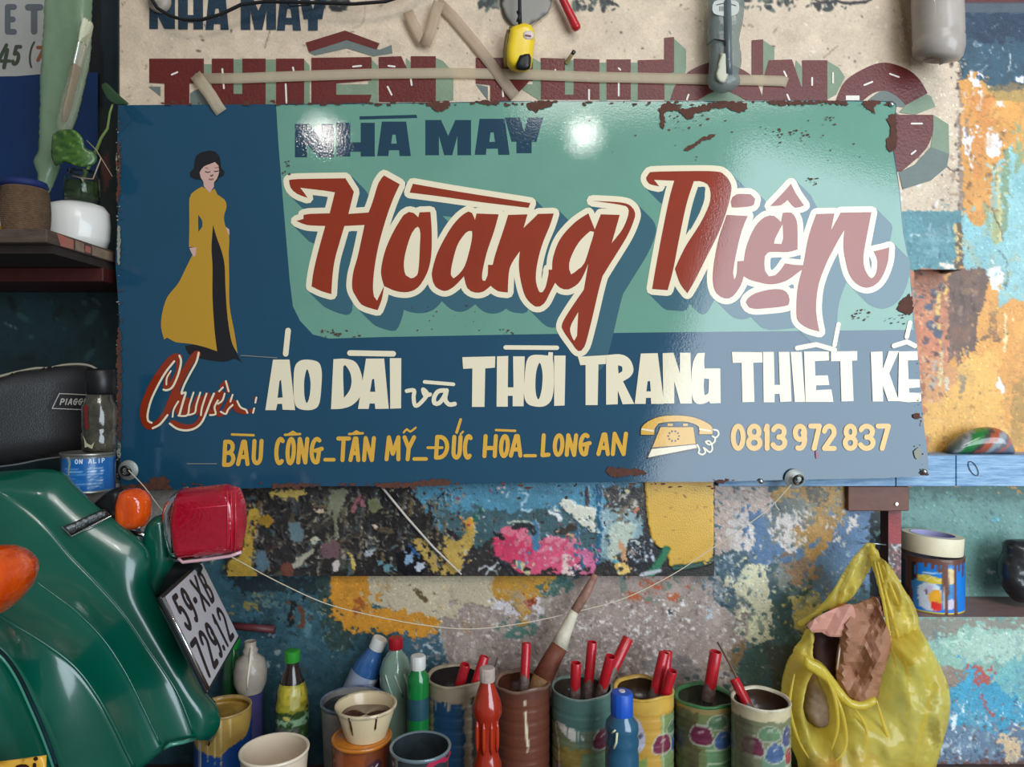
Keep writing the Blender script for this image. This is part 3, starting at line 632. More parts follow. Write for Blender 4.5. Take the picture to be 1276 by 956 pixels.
chips = [strokep([a, b], 2.2) for a, b in [((214, 93), (221, 90)), ((277, 86), (279, 110)), ((365, 84), (366, 88)), ((356, 105), (357, 128)), ((440, 83), (450, 82)), ((484, 82), (492, 83)), ((483, 108), (488, 118)), ((512, 99), (513, 106)), ((626, 105), (627, 120)), ((771, 85), (773, 87)), ((771, 102), (771, 119)), ((734, 112), (734, 124)),
        ((692, 87), (692, 90)), ((977, 89), (980, 95)), ((981, 118), (984, 125)), ((1012, 97), (1012, 106)), ((1038, 91), (1038, 103)), ((1077, 106), (1087, 102)), ((1109, 92), (1120, 96)), ((1136, 154), (1149, 154)), ((1136, 192), (1141, 188)), ((856, 124), (858, 118))]]
decal('chipped_spots', sum(chips, []), M_wht, wb, wmap(.0024))['kind'] = 'stuff'
decal('white_scrap', [R4(1054, 119, 1071, 125)], M_wht, wb, wmap(.0025))
def NH(ch, x0, x1, y0, y1, w):
    """heavy block letter polygons in a px box"""
    H = (y1 - y0)
    if ch == 'H': return [R4(x0, y0, x0 + w, y1), R4(x1 - w, y0, x1, y1), R4(x0, y0 + H * .58, x1, y0 + H * .86 if w > 12 else y0 + H * .8)], []
    if ch == 'N': return [[(x0, y0), (x0 + w * 1.05, y0), (x1 - w * .9, y0 + H * .5), (x1 - w * .9, y0), (x1, y0), (x1, y1), (x1 - w * 1.1, y1), (x0 + w * .9, y0 + H * .62), (x0 + w * .9, y1), (x0, y1)]], []
    if ch == 'A': return [[(x0, y1), (x0 + (x1 - x0) * .14, y0), (x1 - (x1 - x0) * .14, y0), (x1, y1), (x1 - w, y1), (x1 - w * 1.05, y1 - H * .17), (x0 + w * 1.05, y1 - H * .17), (x0 + w, y1)]], [[((x0 + x1) / 2 - 2, y0 + H * .38), ((x0 + x1) / 2 + 2, y0 + H * .38), ((x0 + x1) / 2 + 3.5, y1 - H * .36), ((x0 + x1) / 2 - 3.5, y1 - H * .36)]]
    if ch == 'M': return [[(x0, y0), (x0 + w * 1.15, y0), ((x0 + x1) / 2, y0 + H * .45), (x1 - w * 1.15, y0), (x1, y0), (x1, y1), (x1 - w, y1), (x1 - w, y0 + H * .45), ((x0 + x1) / 2 + 5, y1), ((x0 + x1) / 2 - 5, y1), (x0 + w, y0 + H * .45), (x0 + w, y1), (x0, y1)]], []
    if ch == 'Y': m = (x0 + x1) / 2; return [[(x0, y0), (x0 + w, y0), (m, y0 + H * .4), (x1 - w, y0), (x1, y0), (x1 - w * .45, y0 + H * .68), (m + w * .5, y0 + H * .68), (m + w * .5, y1), (m - w * .5, y1), (m - w * .5, y0 + H * .68), (x0 + w * .45, y0 + H * .68)]], []
    return [], []
def heavy(spec):
    P, Hh = [], []
    for a in spec: p, h = NH(*a); P += p; Hh += h
    return P, Hh
P_, H_ = heavy([('N', 186, 218, -6, 36, 12), ('H', 222, 253, -6, 36.5, 12), ('A', 256, 285, -6, 37, 10), ('M', 300, 344, -6, 37, 12), ('A', 345, 375, -6, 38, 10), ('Y', 373, 407, -6, 38, 12)])
decal('old_heading', P_, M_ink, wb, wmap(.0018), H_)
# ---------------------------------------------------------------- the hand-painted sign
def SY(y): return 0.014 + (y - 128) * (0.036 / 472)                 # the sign leans out at the bottom
def smap(n): return lambda x, y: W(x, y, SY(y) + 0.0003 * n)
sign = thing('sign_board', 'large hand-painted metal shop sign in green and teal reading Hoàng Diện', 'sign', W(650, 608, SY(608)))
edge = [(147, 131), (345, 130), (430, 129), (560, 127.5), (640, 126), (760, 126), (900, 126), (1000, 125), (1112, 126), (1117, 130), (1116, 150), (1111, 170), (1114, 190), (1121, 235), (1126, 290), (1133, 325), (1137, 380), (1145, 450), (1150, 520), (1157, 575), (1157, 593), (1100, 596), (985, 598), (890, 600.5), (760, 601), (640, 602), (560, 604), (520, 606), (400, 606), (300, 609), (151, 612), (148, 540), (146, 470), (149, 400), (144, 330), (147, 260), (146, 190)]
SGc = dict(rough=.6, spec=.25, coat=1.0, coat_rough=.035, bump=.045, bs=330)
M_teal = mat('sign_teal', (16, 70, 96), var=.4, vs=6, alt=(14, 60, 84), **SGc)
M_green = mat('sign_green', (106, 154, 134), var=.4, vs=7, alt=(90, 136, 120), **SGc)
M_shade = mat('sign_shade', (52, 94, 108), var=.2, vs=6, alt=(44, 86, 100), **SGc)
M_cream = mat('sign_cream', (236, 222, 190), var=.10, vs=25, alt=(220, 205, 176), **SGc)
M_red = mat('sign_red', (146, 44, 6), var=.4, vs=11, alt=(124, 34, 8), **SGc)
M_navy = mat('sign_navy', (20, 58, 78), rough=.6, spec=.2, coat=1, coat_rough=.035, bump=.06, bs=260)
M_yel = mat('sign_yellow', (224, 172, 62), var=.3, vs=40, alt=(196, 142, 44), **SGc)
M_dress = mat('sign_dress', (186, 140, 38), **SGc); M_black = mat('sign_black', (16, 16, 20), **SGc); M_skin = mat('sign_skin', (206, 164, 152), **SGc)
M_rust = mat('rust', (96, 54, 38), .8, var=.6, vs=120, alt=(52, 38, 36), bump=.5, bs=300)
back = smap(-4)
V2, F2 = mesh2d([edge], grid=40); n = len(V2)
vs = [smap(0)(x, y) for x, y in V2] + [back(x, y) for x, y in V2]
nE = len(edge); vm = {tuple(round(q, 3) for q in p): i for i, p in enumerate(V2)}
ei = [vm.get((round(float(np.float32(x)), 3), round(float(np.float32(y)), 3))) for x, y in edge]
fs = [f[::-1] for f in F2] + [tuple(i + n for i in f) for f in F2]
for i in range(nE):
    a, b = ei[i], ei[(i + 1) % nE]
    if a is not None and b is not None: fs.append((a, b, b + n, a + n))
newobj('metal_sheet', vs, fs, M_teal, sign)
def sd(name, polys, m, lay, holes=(), **kw): return decal(name, polys, m, sign, smap(lay), holes, grid=kw.pop('grid', None), **kw)
green = [(344, 131), (430, 130), (560, 128.5), (640, 127), (760, 127), (900, 127), (1000, 126), (1111, 127), (1116, 131), (1115, 150), (1110, 170), (1113, 190), (1120, 235), (1125, 290), (1132, 325), (1136, 372), (1138, 411), (1000, 412.5), (800, 414.5), (640, 417), (480, 420), (410, 422), (390, 417), (374, 400), (365, 382), (361, 350), (356, 290), (351, 230), (347, 180)]
sd('green_field', [green], M_green, 1)
# NHÀ MAY
P_, H_ = heavy([('N', 367.5, 416, 154.5, 196, 17), ('H', 419, 467, 153, 195, 17.5), ('A', 470, 512, 151.5, 194.5, 14), ('M', 530, 587, 149.5, 193.5, 17), ('A', 591.5, 635, 148, 193, 14), ('Y', 629, 677, 146.5, 191, 19)])
sd('heading_nha_may', P_ + [[(448, 145), (519, 143), (520, 147), (448, 149)]], M_navy, 2, H_)
# Hoàng Diện
o1, oB, oD, oE = (320, 180), (560, 180), (780, 180), (956, 180)
Hh = S("160,178* 200,172 440,168* 482,235* 455,345* 555,338* 575,285 605,190 632,154* 710,198* 675,275 640,375 605,500 585,610 577,700 582,755 597,776* 632,703* 620,770 600,823* 560,812 520,795 495,760 474,715 478,640 500,560 520,470 535,400* 435,405* 410,490 388,570 376,650 370,743* 320,728 272,705* 282,630 308,520 340,405* 250,400 197,380* 232,370* 232,350* 260,345 362,342* 388,238* 340,230 215,215* 235,240 252,265* 200,245 168,215", *o1, Q)
O1 = S("632,703* 618,650 620,600 640,520 680,430 730,350 755,335 778,340 802,362* 808,337* 862,335* 868,420 868,520 860,590 840,650 800,710 750,733 690,728", *o1, Q)
O1h = S("800,408 812,440 810,500 805,600 795,650 765,665 740,650 730,600 740,530 770,440", *o1, Q)
ANG = S("95,333 112,340 127,375* 135,343* 245,347* 222,430 185,540 163,640 165,675 178,678 190,650 192,598* 215,598* 230,540 270,420 292,350* 388,347* 368,415* 415,370 440,345* 518,343* 500,400 460,500 435,600 430,680 450,735 475,715 493,640 493,622* 510,622* 515,560 550,470 620,390 690,342* 722,422* 752,347* 846,350* 806,490* 860,420 888,350 886,315 850,300 710,280* 850,288 900,305 922,340 915,380 880,460 800,590 760,655* 740,730 700,900 670,1005 640,1026 610,990 565,925 560,890 600,820 668,720* 690,590* 670,640 640,690 590,720 550,712 525,687* 500,735 470,790 430,806 380,760 355,680 345,600 350,530* 310,590 295,640 290,735* 240,728 205,702* 170,730 130,736 90,715 72,655* 40,690 10,715 -25,728 -70,705 -86,660 -84,620 -56,530 4,420 54,360", *oB, Q)
ANGh = [S("95,430 112,430 110,480 85,580 60,630 20,665 8,650 12,600 40,500 80,440", *oB, Q), S("700,430 718,434 700,500 670,590 640,620 604,645 595,620 600,570 640,490", *oB, Q), S("640,832* 605,895 600,930 620,975 634,950*", *oB, Q)]
BAR = S("514.5,229* 560,237 610,245 661,253* 658.5,259* 600,252 550,245 510.5,240*")
DD = S("165,208* 115,195 100,165 115,142 160,135 430,133 490,152 522,200 520,250 500,330 460,440 400,560 340,680 305,740* 268,690 243,618* 262,575* 300,500 370,390 412,300 420,240 405,198 365,182 337,183* 300,300 262,480 235,620 207,724* 130,718* 150,600 180,440 215,270 240,180* 140,176*", *oD, Q)
IE = S("500,350* 605,355* 575,430 548,540 532,640 538,670 550,640 553,580* 585,578* 600,500 640,410 690,360 735,355 770,385* 778,340* 820,338 845,370 852,420 852,522* 800,535 705,537 688,580 692,630 710,655 740,650 770,620 790,590* 840,598 900,600* 850,640 790,680 720,695 660,685 610,670 585,655* 570,700 530,755 490,765 450,740 432,690 435,600 460,470", *oD, Q)
IEh = [S("778,395* 740,470 735,492* 772,494* 780,470", *oD, Q)]
IDOT = S("520,285 528,262 550,247 620,248 642,270 635,300 600,310 525,312", *oD, Q)
HAT = S("820,195* 845,245 885,303* 840,315 802,275* 770,302 716,306* 770,250", *oD, Q)
NANG = S("600,770 640,740 720,720 780,722 808,750 810,790 780,805 640,817 605,802 595,785", *oD, Q)
NN = S("243,345* 334,343* 317,427* 365,338* 518,336* 500,430 480,540 480,600 495,640 518,665 540,640 547,580 528,530* 575,520 606,510* 600,580 575,650 540,695 492,712 440,690 405,640 385,560 378,500 383,425* 340,500 290,600 255,700 243,800 248,870 260,930* 200,912 155,880 145,840 150,720 178,600 205,460", *oE, Q)
words = [Hh, O1, ANG, BAR, DD, IE, IDOT, HAT, NANG, NN]; wh = [O1h] + ANGh + IEh
R_ = 7.2; SD = (19, 19)
sd('script_shade', sum([sweep(p, R_, SD) for p in words], []), M_shade, 2)
oh2 = [S(t, *oD, Q, 2) for t in ["365,212* 392,212 390,250 370,330 318,428* 345,270", "728,562* 772,560* 722,622*", "832,566* 868,548* 866,572*", "602,700* 616,712* 588,724*", "832,694* 834,718* 816,708*"]] + [S("466,430* 490,430* 482,470 470,560 450,640 444,700* 452,560", *o1, Q, 2)]
sd('script_outline', sum([dilate(p, R_) for p in words], []), M_cream, 3, oh2)
sd('script_lettering', words, M_red, 4, wh)
# áo dài ... thiết kế
G_, I_, J_, K_ = (300, 400), (560, 400), (780, 400), (956, 400)
def SS(t, o): return S(t, *o, Q, step=3)
big = [SS(t, o) for t, o in [
 ("160,192* 242,192* 270,443* 208,441* 205,412* 182,412* 175,443* 122,443*", G_), ("330,192 385,205 402,250 400,330 390,410 365,438 320,443 280,430 265,390 262,300 268,230 290,200", G_),
 ("460,190* 520,188 570,205 598,260 604,320 590,380 550,420 500,436 448,438*", G_), ("622,187* 712,187* 735,436* 668,437* 665,410* 640,410* 635,437* 582,437*", G_), ("740,185* 797,185* 796,434* 742,436*", G_),
 ("64,180* 228,176* 226,232* 178,236* 174,427* 112,427* 114,236* 68,238*", I_), ("236,176* 292,174* 290,330* 318,330* 316,176* 374,176* 368,424* 314,424* 314,372* 290,372* 290,426* 234,426*", I_),
 ("440,168 490,172* 492,155* 514,156* 514,190 518,230 518,330 505,395 470,424 420,424 385,408 370,360 376,250 385,195 405,172", I_), ("520,172* 577,172* 572,420* 520,422*", I_),
 ("638,178* 778,170* 776,214* 740,216* 736,418* 676,418* 676,218* 650,220*", I_), ("778,170* 850,166 895,190 914,240 900,275 862,300* 918,412* 860,414* 836,345* 836,414* 778,416*", I_),
 ("950,162* 1034,160* 1066,412* 1002,412* 1000,382* 976,382* 974,412* 920,412*", I_), ("182,160* 236,158* 268,260* 268,158* 320,158* 328,410* 270,410* 240,300* 240,410* 186,410*", J_),
 ("392,158* 388,200 390,236* 468,236* 470,408* 418,410* 412,398* 390,410 350,410 328,370 326,260 335,200 355,160*", J_),
 ("526,154* 676,156* 678,206* 632,208* 638,402* 578,404* 574,208* 530,208*", J_), ("680,154* 734,154* 738,318* 764,318* 758,154* 812,154* 822,400* 766,402* 762,362* 738,362* 738,404* 684,404*", J_), ("818,154* 872,154* 890,402* 838,402*", J_),
 ("884,152* 1006,152* 1008,196* 938,200* 940,272* 1002,270* 1010,318* 944,320* 944,344* 1020,340* 1030,402* 892,402*", J_), ("1018,152* 1148,150* 1148,196* 1122,198* 1130,398* 1070,400* 1064,200* 1018,200*", J_),
 ("514,154* 572,152* 574,240* 604,150* 654,150* 606,260* 654,398* 600,398* 574,320* 576,400* 524,400*", K_), ("654,152* 746,150* 748,194* 698,196* 702,290* 758,290* 758,330* 704,334* 706,356* 764,358* 764,400* 700,404* 650,398*", K_)]]
bigh = [SS(t, o) for t, o in [("192,300* 200,292* 208,380* 183,382*", G_), ("330,240 346,300 342,370 328,408 316,370 316,290", G_), ("510,225 540,250 550,300 540,345 512,382*", G_), ("652,290* 662,288* 668,352* 642,352*", G_),
 ("448,208 462,260 458,340 442,390 428,350 430,260", I_), ("838,220 856,226 858,250 840,262*", I_), ("984,300* 996,298* 1000,350* 978,350*", I_), ("412,288* 388,286* 386,330 392,370 408,360", J_)]]
big += strokep([(359, 412), (356, 441)], 7) + strokep([(436, 440), (490, 441)], 7) + strokep([(630, 433), (694, 433.5)], 5.5)
big += strokep([S("850,135 945,118", *J_, Q, closed=False)[0], (1017, 429.5)], 6) + strokep([(1017, 429.5), (1040, 436)], 6) + strokep([(1045, 404), (1040, 430)], 5.5) + strokep([(1114, 431), (1130, 426), (1140, 431)], 6) + strokep([(1134, 402), (1130, 420)], 5.5)
sd('lettering_trade', big, M_cream, 5, bigh)
va = strokep(S("824,348 860,345 858,380 866,420 890,410 925,365 905,340 915,370 940,365", *G_, Q, 2, False), 5) + strokep(S("1010,345 980,350 960,380 962,408 985,408 1010,375 1022,345 1015,390 1035,415 1062,412", *G_, Q, 2, False), 5.5) + strokep([(529, 476), (565, 479)], 4.5)
sd('lettering_va', va, M_cream, 5)
# address and telephone number
ad = []
for ch, a, b, y0, y1 in [('B', 276, 293, 548, 582), ('A', 294, 311, 548, 581), ('U', 313, 327, 547, 580), ('C', 341, 354, 544.5, 580), ('O', 355, 368, 544.5, 580), ('N', 369, 384, 544.5, 579), ('G', 385, 401, 544.5, 579), ('T', 417.5, 436, 544, 576), ('A', 434, 449, 544, 576), ('N', 451, 467, 543.5, 576),
                         ('M', 479, 499, 542.5, 575), ('Y', 500, 517, 542.5, 575), ('D', 540, 559, 542, 573), ('U', 562, 575, 542, 573), ('C', 576, 588, 541, 573), ('H', 601, 619, 541, 571), ('O', 621, 634.5, 541, 571), ('A', 634, 651, 541, 570.5),
                         ('L', 673, 686, 540, 570), ('O', 688, 702.5, 540, 569.5), ('N', 703.5, 719, 540, 569.5), ('G', 720, 735, 539.5, 569), ('A', 743, 760, 539, 568.5), ('N', 761, 781, 538, 568.5)]:
    ad += letter(ch, a, b, y0, y1, 5.2, 1.5)
for a, b, w in [((289, 541.5), (316, 542.5), 3), ((355, 542), (374, 541), 3), ((435, 541), (452, 540), 3), ((618, 536), (642, 537), 3), ((574, 523), (569, 539), 3.6), ((533, 558), (551, 558), 3.4), ((405, 573), (416, 573), 4.5), ((516, 572), (531, 572), 4.5), ((654, 568), (667, 568), 4), ((360, 541), (365, 538), 2.5), ((365, 538), (370, 541), 2.5), ((440, 540), (444, 537.5), 2.5), ((444, 537.5), (449, 540), 2.5), ((574, 541), (577, 538), 2.5)]: ad += strokep([a, b], w)
ad += strokep(S("503,539 507,535 511,538 518,533", closed=False, step=2), 2.6)
sd('lettering_address', ad, M_yel, 5)
ph = []
for ch, a, b in [('0', 910.5, 929), ('8', 929.5, 950), ('1', 951, 960), ('3', 961, 981), ('9', 987.5, 1006), ('7', 1007, 1024), ('2', 1024, 1042.5), ('8', 1050, 1069), ('3', 1070, 1091), ('7', 1091, 1110)]: ph += letter(ch, a, b, 528, 562, 6.2, 0)
sd('lettering_phone_number', ph, M_yel, 5)
# telephone emblem
tel = [S("75,565* 78,530 110,500 170,476 250,470 330,478 400,505 428,530 430,562* 364,562* 362,525 310,502 230,500 160,510 142,535 140,565*", *J_, Q), S("172,528* 334,528* 346,610* 240,620 132,628*", *J_, Q, 3)]
sd('telephone_outline', sum([dilate(p, 1.2) for p in tel + [S("128,632* 350,612* 355,632* 106,682*", *J_, Q)]], []), M_black, 5)
sd('telephone_emblem', tel + [R4(832, 528, 838, 531), R4(851, 528, 857, 531)], M_yel, 6)
sd('telephone_base', [S("128,636* 348,614* 352,630* 110,678*", *J_, Q)] + strokep([(800, 535), (814, 537)], 2) + strokep([(872, 535), (885, 537)], 2), M_cream, 7)
sd('telephone_dial', sum([strokep([(839.5 + 6.5 * math.cos(a), 543.5 + 6 * math.sin(a)), (839.5 + 7 * math.cos(a), 543.5 + 6.6 * math.sin(a))], 2) for a in np.arange(0, 6.2, math.pi / 5)], []), M_black, 7)
sd('telephone_cord', strokep(S("354,615 365,640 360,655 380,664 395,650 385,630 400,640 415,652 428,640 425,610 410,595 395,600 415,615 440,600 442,580 430,572 445,580 460,565 455,545 435,540", *J_, Q, 2, False), 2), M_cream, 6)
# Chuyên:
kc = 180 / 1275.0; oc = (160, 420)
def sc(t): return S(t, *oc, kc, 2, False)
cred = strokep(sc("450,180 400,180 330,250 240,380 170,520 130,650 150,760 200,790 260,760 330,680 380,560 430,440 500,300 580,170 610,150"), 8.5) + strokep(sc("440,200 440,300 390,400 330,450 350,330"), 6.5) + strokep(sc("400,600 440,520 460,500 440,640 470,680 520,560 500,660 560,660 620,540 600,660 660,560 700,520 660,680 600,780 500,800 390,760"), 8) + strokep(sc("640,640 720,540 700,640 760,660 830,520 790,500 760,620 800,680 870,640 900,560 860,660 930,580 960,640 1040,660"), 7) + strokep(sc("820,440 860,400 880,480"), 5) + strokep(sc("1120,540 1125,560"), 4) + strokep(sc("1080,650 1100,660"), 4.5)
sd('lettering_chuyen', cred, M_red, 5)
ccr = strokep(sc("450,165 465,220 440,330 390,440 340,470 310,465"), 2.6) + strokep(sc("405,215 330,310 260,430 200,560 170,680 175,740 205,757"), 2.6) + strokep(sc("375,300 340,360 335,420"), 2) + strokep(sc("620,140 600,220 540,330 490,430 470,500 505,490 480,580 450,690"), 2.6) + strokep(sc("215,805 280,770 345,690"), 2.6) + strokep(sc("365,765 430,810 510,825 590,805 650,750 690,660 720,580 755,500"), 2.6)
ccr += sum([strokep(sc(t), 2.2) for t in ["440,570 400,640 390,705", "575,490 540,600 520,690 440,695", "635,490 600,600 585,670 520,690", "690,500 650,620 640,690", "850,500 830,560 790,590", "790,560 760,620 770,680 720,690", "920,510 900,570", "920,600 880,640 860,680 815,660", "960,565 990,620 1040,645 1050,670", "860,390 885,480", "800,480 835,445", "1130,535 1120,580", "1110,630 1100,670"]], [])
sd('lettering_chuyen_highlight', ccr, M_cream, 6)
# the painted woman
o0 = (0, 0); oW = (0, 220); kh = 130 / 1036.0; oh = (180, 180)
sd('painted_trousers', [S("1058,240* 1075,300 1100,370 1120,450 1125,600 1145,740 1165,850 1200,925* 1165,905 1110,920 1000,905 935,880 920,840* 1000,830* 1060,840* 1075,860* 1055,700 1055,500 1050,330", *oW, Q)], M_black, 2)
sd('painted_dress', [S("1003,50 950,85 940,110 940,240 938,350* 975,350* 960,380* 920,460 885,530 830,600 805,680 800,750 815,810* 830,800 870,822 940,830 1010,845 1078,868* 1065,760 1055,600 1055,450 1050,350 1058,240* 1075,300 1100,370 1115,440 1120,560 1130,700 1150,820 1180,880* 1165,780 1140,640 1138,500 1136,380 1138,300 1120,250 1112,200 1125,150 1115,115 1080,90 1065,60 1045,75 1020,60", *oW, Q)], M_dress, 3, [S("985,190 1002,215 1004,250 985,275*", *oW, Q)])
sd('painted_hair', [S("650,60 700,70 740,110 755,180 760,230 795,270 785,310 740,330 700,380 600,380 560,350 500,345 455,320 450,280 490,240 500,150 540,90", *oh, kh)], M_black, 3)
sd('painted_head', [S("700,175* 735,210 742,270 720,340 690,380 690,420* 650,480* 610,440 590,415 585,370 560,330 548,280 590,220 650,195", *oh, kh),], M_skin, 4)
for h_ in ("940,355* 975,350* 970,395 960,398", "1120,250 1138,262 1138,295* 1130,280"): sd("painted_hand", [S(h_, *oW, Q)], M_skin, 4)
sd('painted_face', sum([strokep(S(t, *oh, kh, 1, False), 1.1) for t in ["605,270 630,278 650,270", "695,268 715,268 735,262"]], []) + strokep(S("655,308 668,315 680,300", *oh, kh, 1, False), 1.1), M_black, 5)
sd('painted_lips', strokep(S("645,345 662,350 680,343", *oh, kh, 1, False), 1.8) + strokep(S("605,230 630,238", *oh, kh, 1, False), 1) + strokep(S("700,232 735,228", *oh, kh, 1, False), 1), mat('sign_lips', (150, 92, 84), **SGc), 5)
# rust and chips along the edges
rr = random.Random(3)
def blobs(x0, y0, x1, y1, n, r0, r1, asp=2.0):
    out = []
    for _ in range(n):
        x, y = rr.uniform(x0, x1), rr.uniform(y0, y1); r = rr.uniform(r0, r1); q = rr.uniform(1, asp)
        out.append([(x + r * q * math.cos(t) * rr.uniform(.6, 1.2), y + r * math.sin(t) * rr.uniform(.6, 1.2)) for t in np.arange(0, 6.28, .7)])
    return out
rs = [rag(S(t), 1.7, 1.8, i) for i, t in enumerate(["531,128 562,127 556,135 555,138 542,139 538,133 531,131", "592,126 624,126 620,130 606,131", "657,127 692,126 688,132 676,135 665,140 658,134", "822,132 840,130 846,137 830,140 829,150 826,160 823,150",
     "846,138 880,130 900,126 930,128 928,138 918,140 905,134 880,138 866,142 862,148 850,144", "852,186 862,180 876,172 892,167 886,173 872,178 862,186", "956,125 1000,126 1050,126 1056,132 1030,128 1000,130 960,130", "1074,126 1092,126 1090,134 1092,142 1086,140",
     "1106,148 1116,142 1118,180 1110,190 1104,178 1110,164", "1118,384 1134,366 1138,388 1130,392", "152,606 190,603 214,606 214,610 152,612", "186,598 200,594 212,598 208,606 188,606", "470,603 510,601 545,597 563,598 560,604 520,607 470,608", "338,604 390,603 400,606 340,608",
     "756,584 770,583 800,586 806,591 784,593 764,595", "1138,515 1145,514 1148,521 1140,522", "1144,589 1156,587 1157,592 1148,592", "146,180 149,175 150,240 146,250", "146,420 151,430 150,560 147,560", "890,598 915,599 912,601 892,602"])]
rs += blobs(1060, 150, 1115, 172, 0, .4, 1) + blobs(960, 160, 1010, 180, 26, .4, 1.6) + blobs(1028, 145, 1042, 155, 10, .4, 1.5) + blobs(822, 132, 890, 162, 26, .4, 1.4) + blobs(200, 126, 1110, 131, 130, .4, 1.8, 4) + blobs(153, 602, 890, 609, 60, .4, 1.8, 4) + blobs(146, 140, 152, 600, 70, .3, 1.3, 2)
rs += blobs(1005, 220, 1020, 232, 16, .3, 1.2) + blobs(1060, 385, 1085, 400, 16, .3, 1.4) + blobs(1100, 392, 1130, 404, 12, .3, 1.4) + blobs(400, 410, 450, 420, 26, .3, 1.1) + blobs(350, 200, 366, 222, 10, .3, 1.3) + blobs(620, 410, 640, 416, 10, .3, 1.1) + blobs(500, 380, 600, 412, 16, .3, 1) + blobs(700, 150, 1110, 200, 26, .2, .9)
sd('rust_patches', rs, M_rust, 8)['kind'] = 'stuff'
sc_ = [rag(S(t), .9, 2, i) for i, t in enumerate(["1139,562 1145,558 1149,566 1145,573 1141,570", "147,280 150,285 149,330 146,320", "146,548 150,552 150,570 147,572", "145,190 148,192 148,215 146,220"])] + blobs(145, 140, 149, 600, 60, .3, 1, 1.5) + blobs(1140, 452, 1152, 590, 30, .3, 1.1) + strokep([(233, 578), (270, 578)], .8) + strokep([(300, 443), (345, 446)], .8)
sd('scuffs', sc_, mat('scuff', (142, 142, 126), .6), 8)['kind'] = 'stuff'
sd('pink_dab', strokep([(1018, 563), (1018.5, 570)], 3.5), mat('pink_dab', (160, 110, 130), .5), 8)
for x, y in [(1111, 130), (1152, 588), (948, 600)]:
    MB().lathe([(0.0001, .004), (.0028, .0035), (.0045, .002), (.005, 0)], 14, Matrix.Translation(W(x, y, SY(y) + .003)) @ Matrix.Rotation(math.pi / 2, 4, 'X')).build('screw', mat('steel', (190, 192, 190), .3, 1.0), sign, smooth=True)
# ---------------------------------------------------------------- things on and around the wall
M_steel = MATS['steel']; BENCH = ZC - .711
def rotX(a): return Matrix.Rotation(a, 4, 'X')
FACE = rotX(math.pi / 2)                  # local z towards the viewer
M_wood_edge = mat('aged_wood', (92, 74, 64), .7, bump=.5, bs=80, var=.6, vs=30, alt=(54, 42, 38), stretch=(1, 1, 6))
M_maroon = mat('maroon_wood', (78, 28, 26), .55, bump=.3, bs=90, var=.4, vs=30)
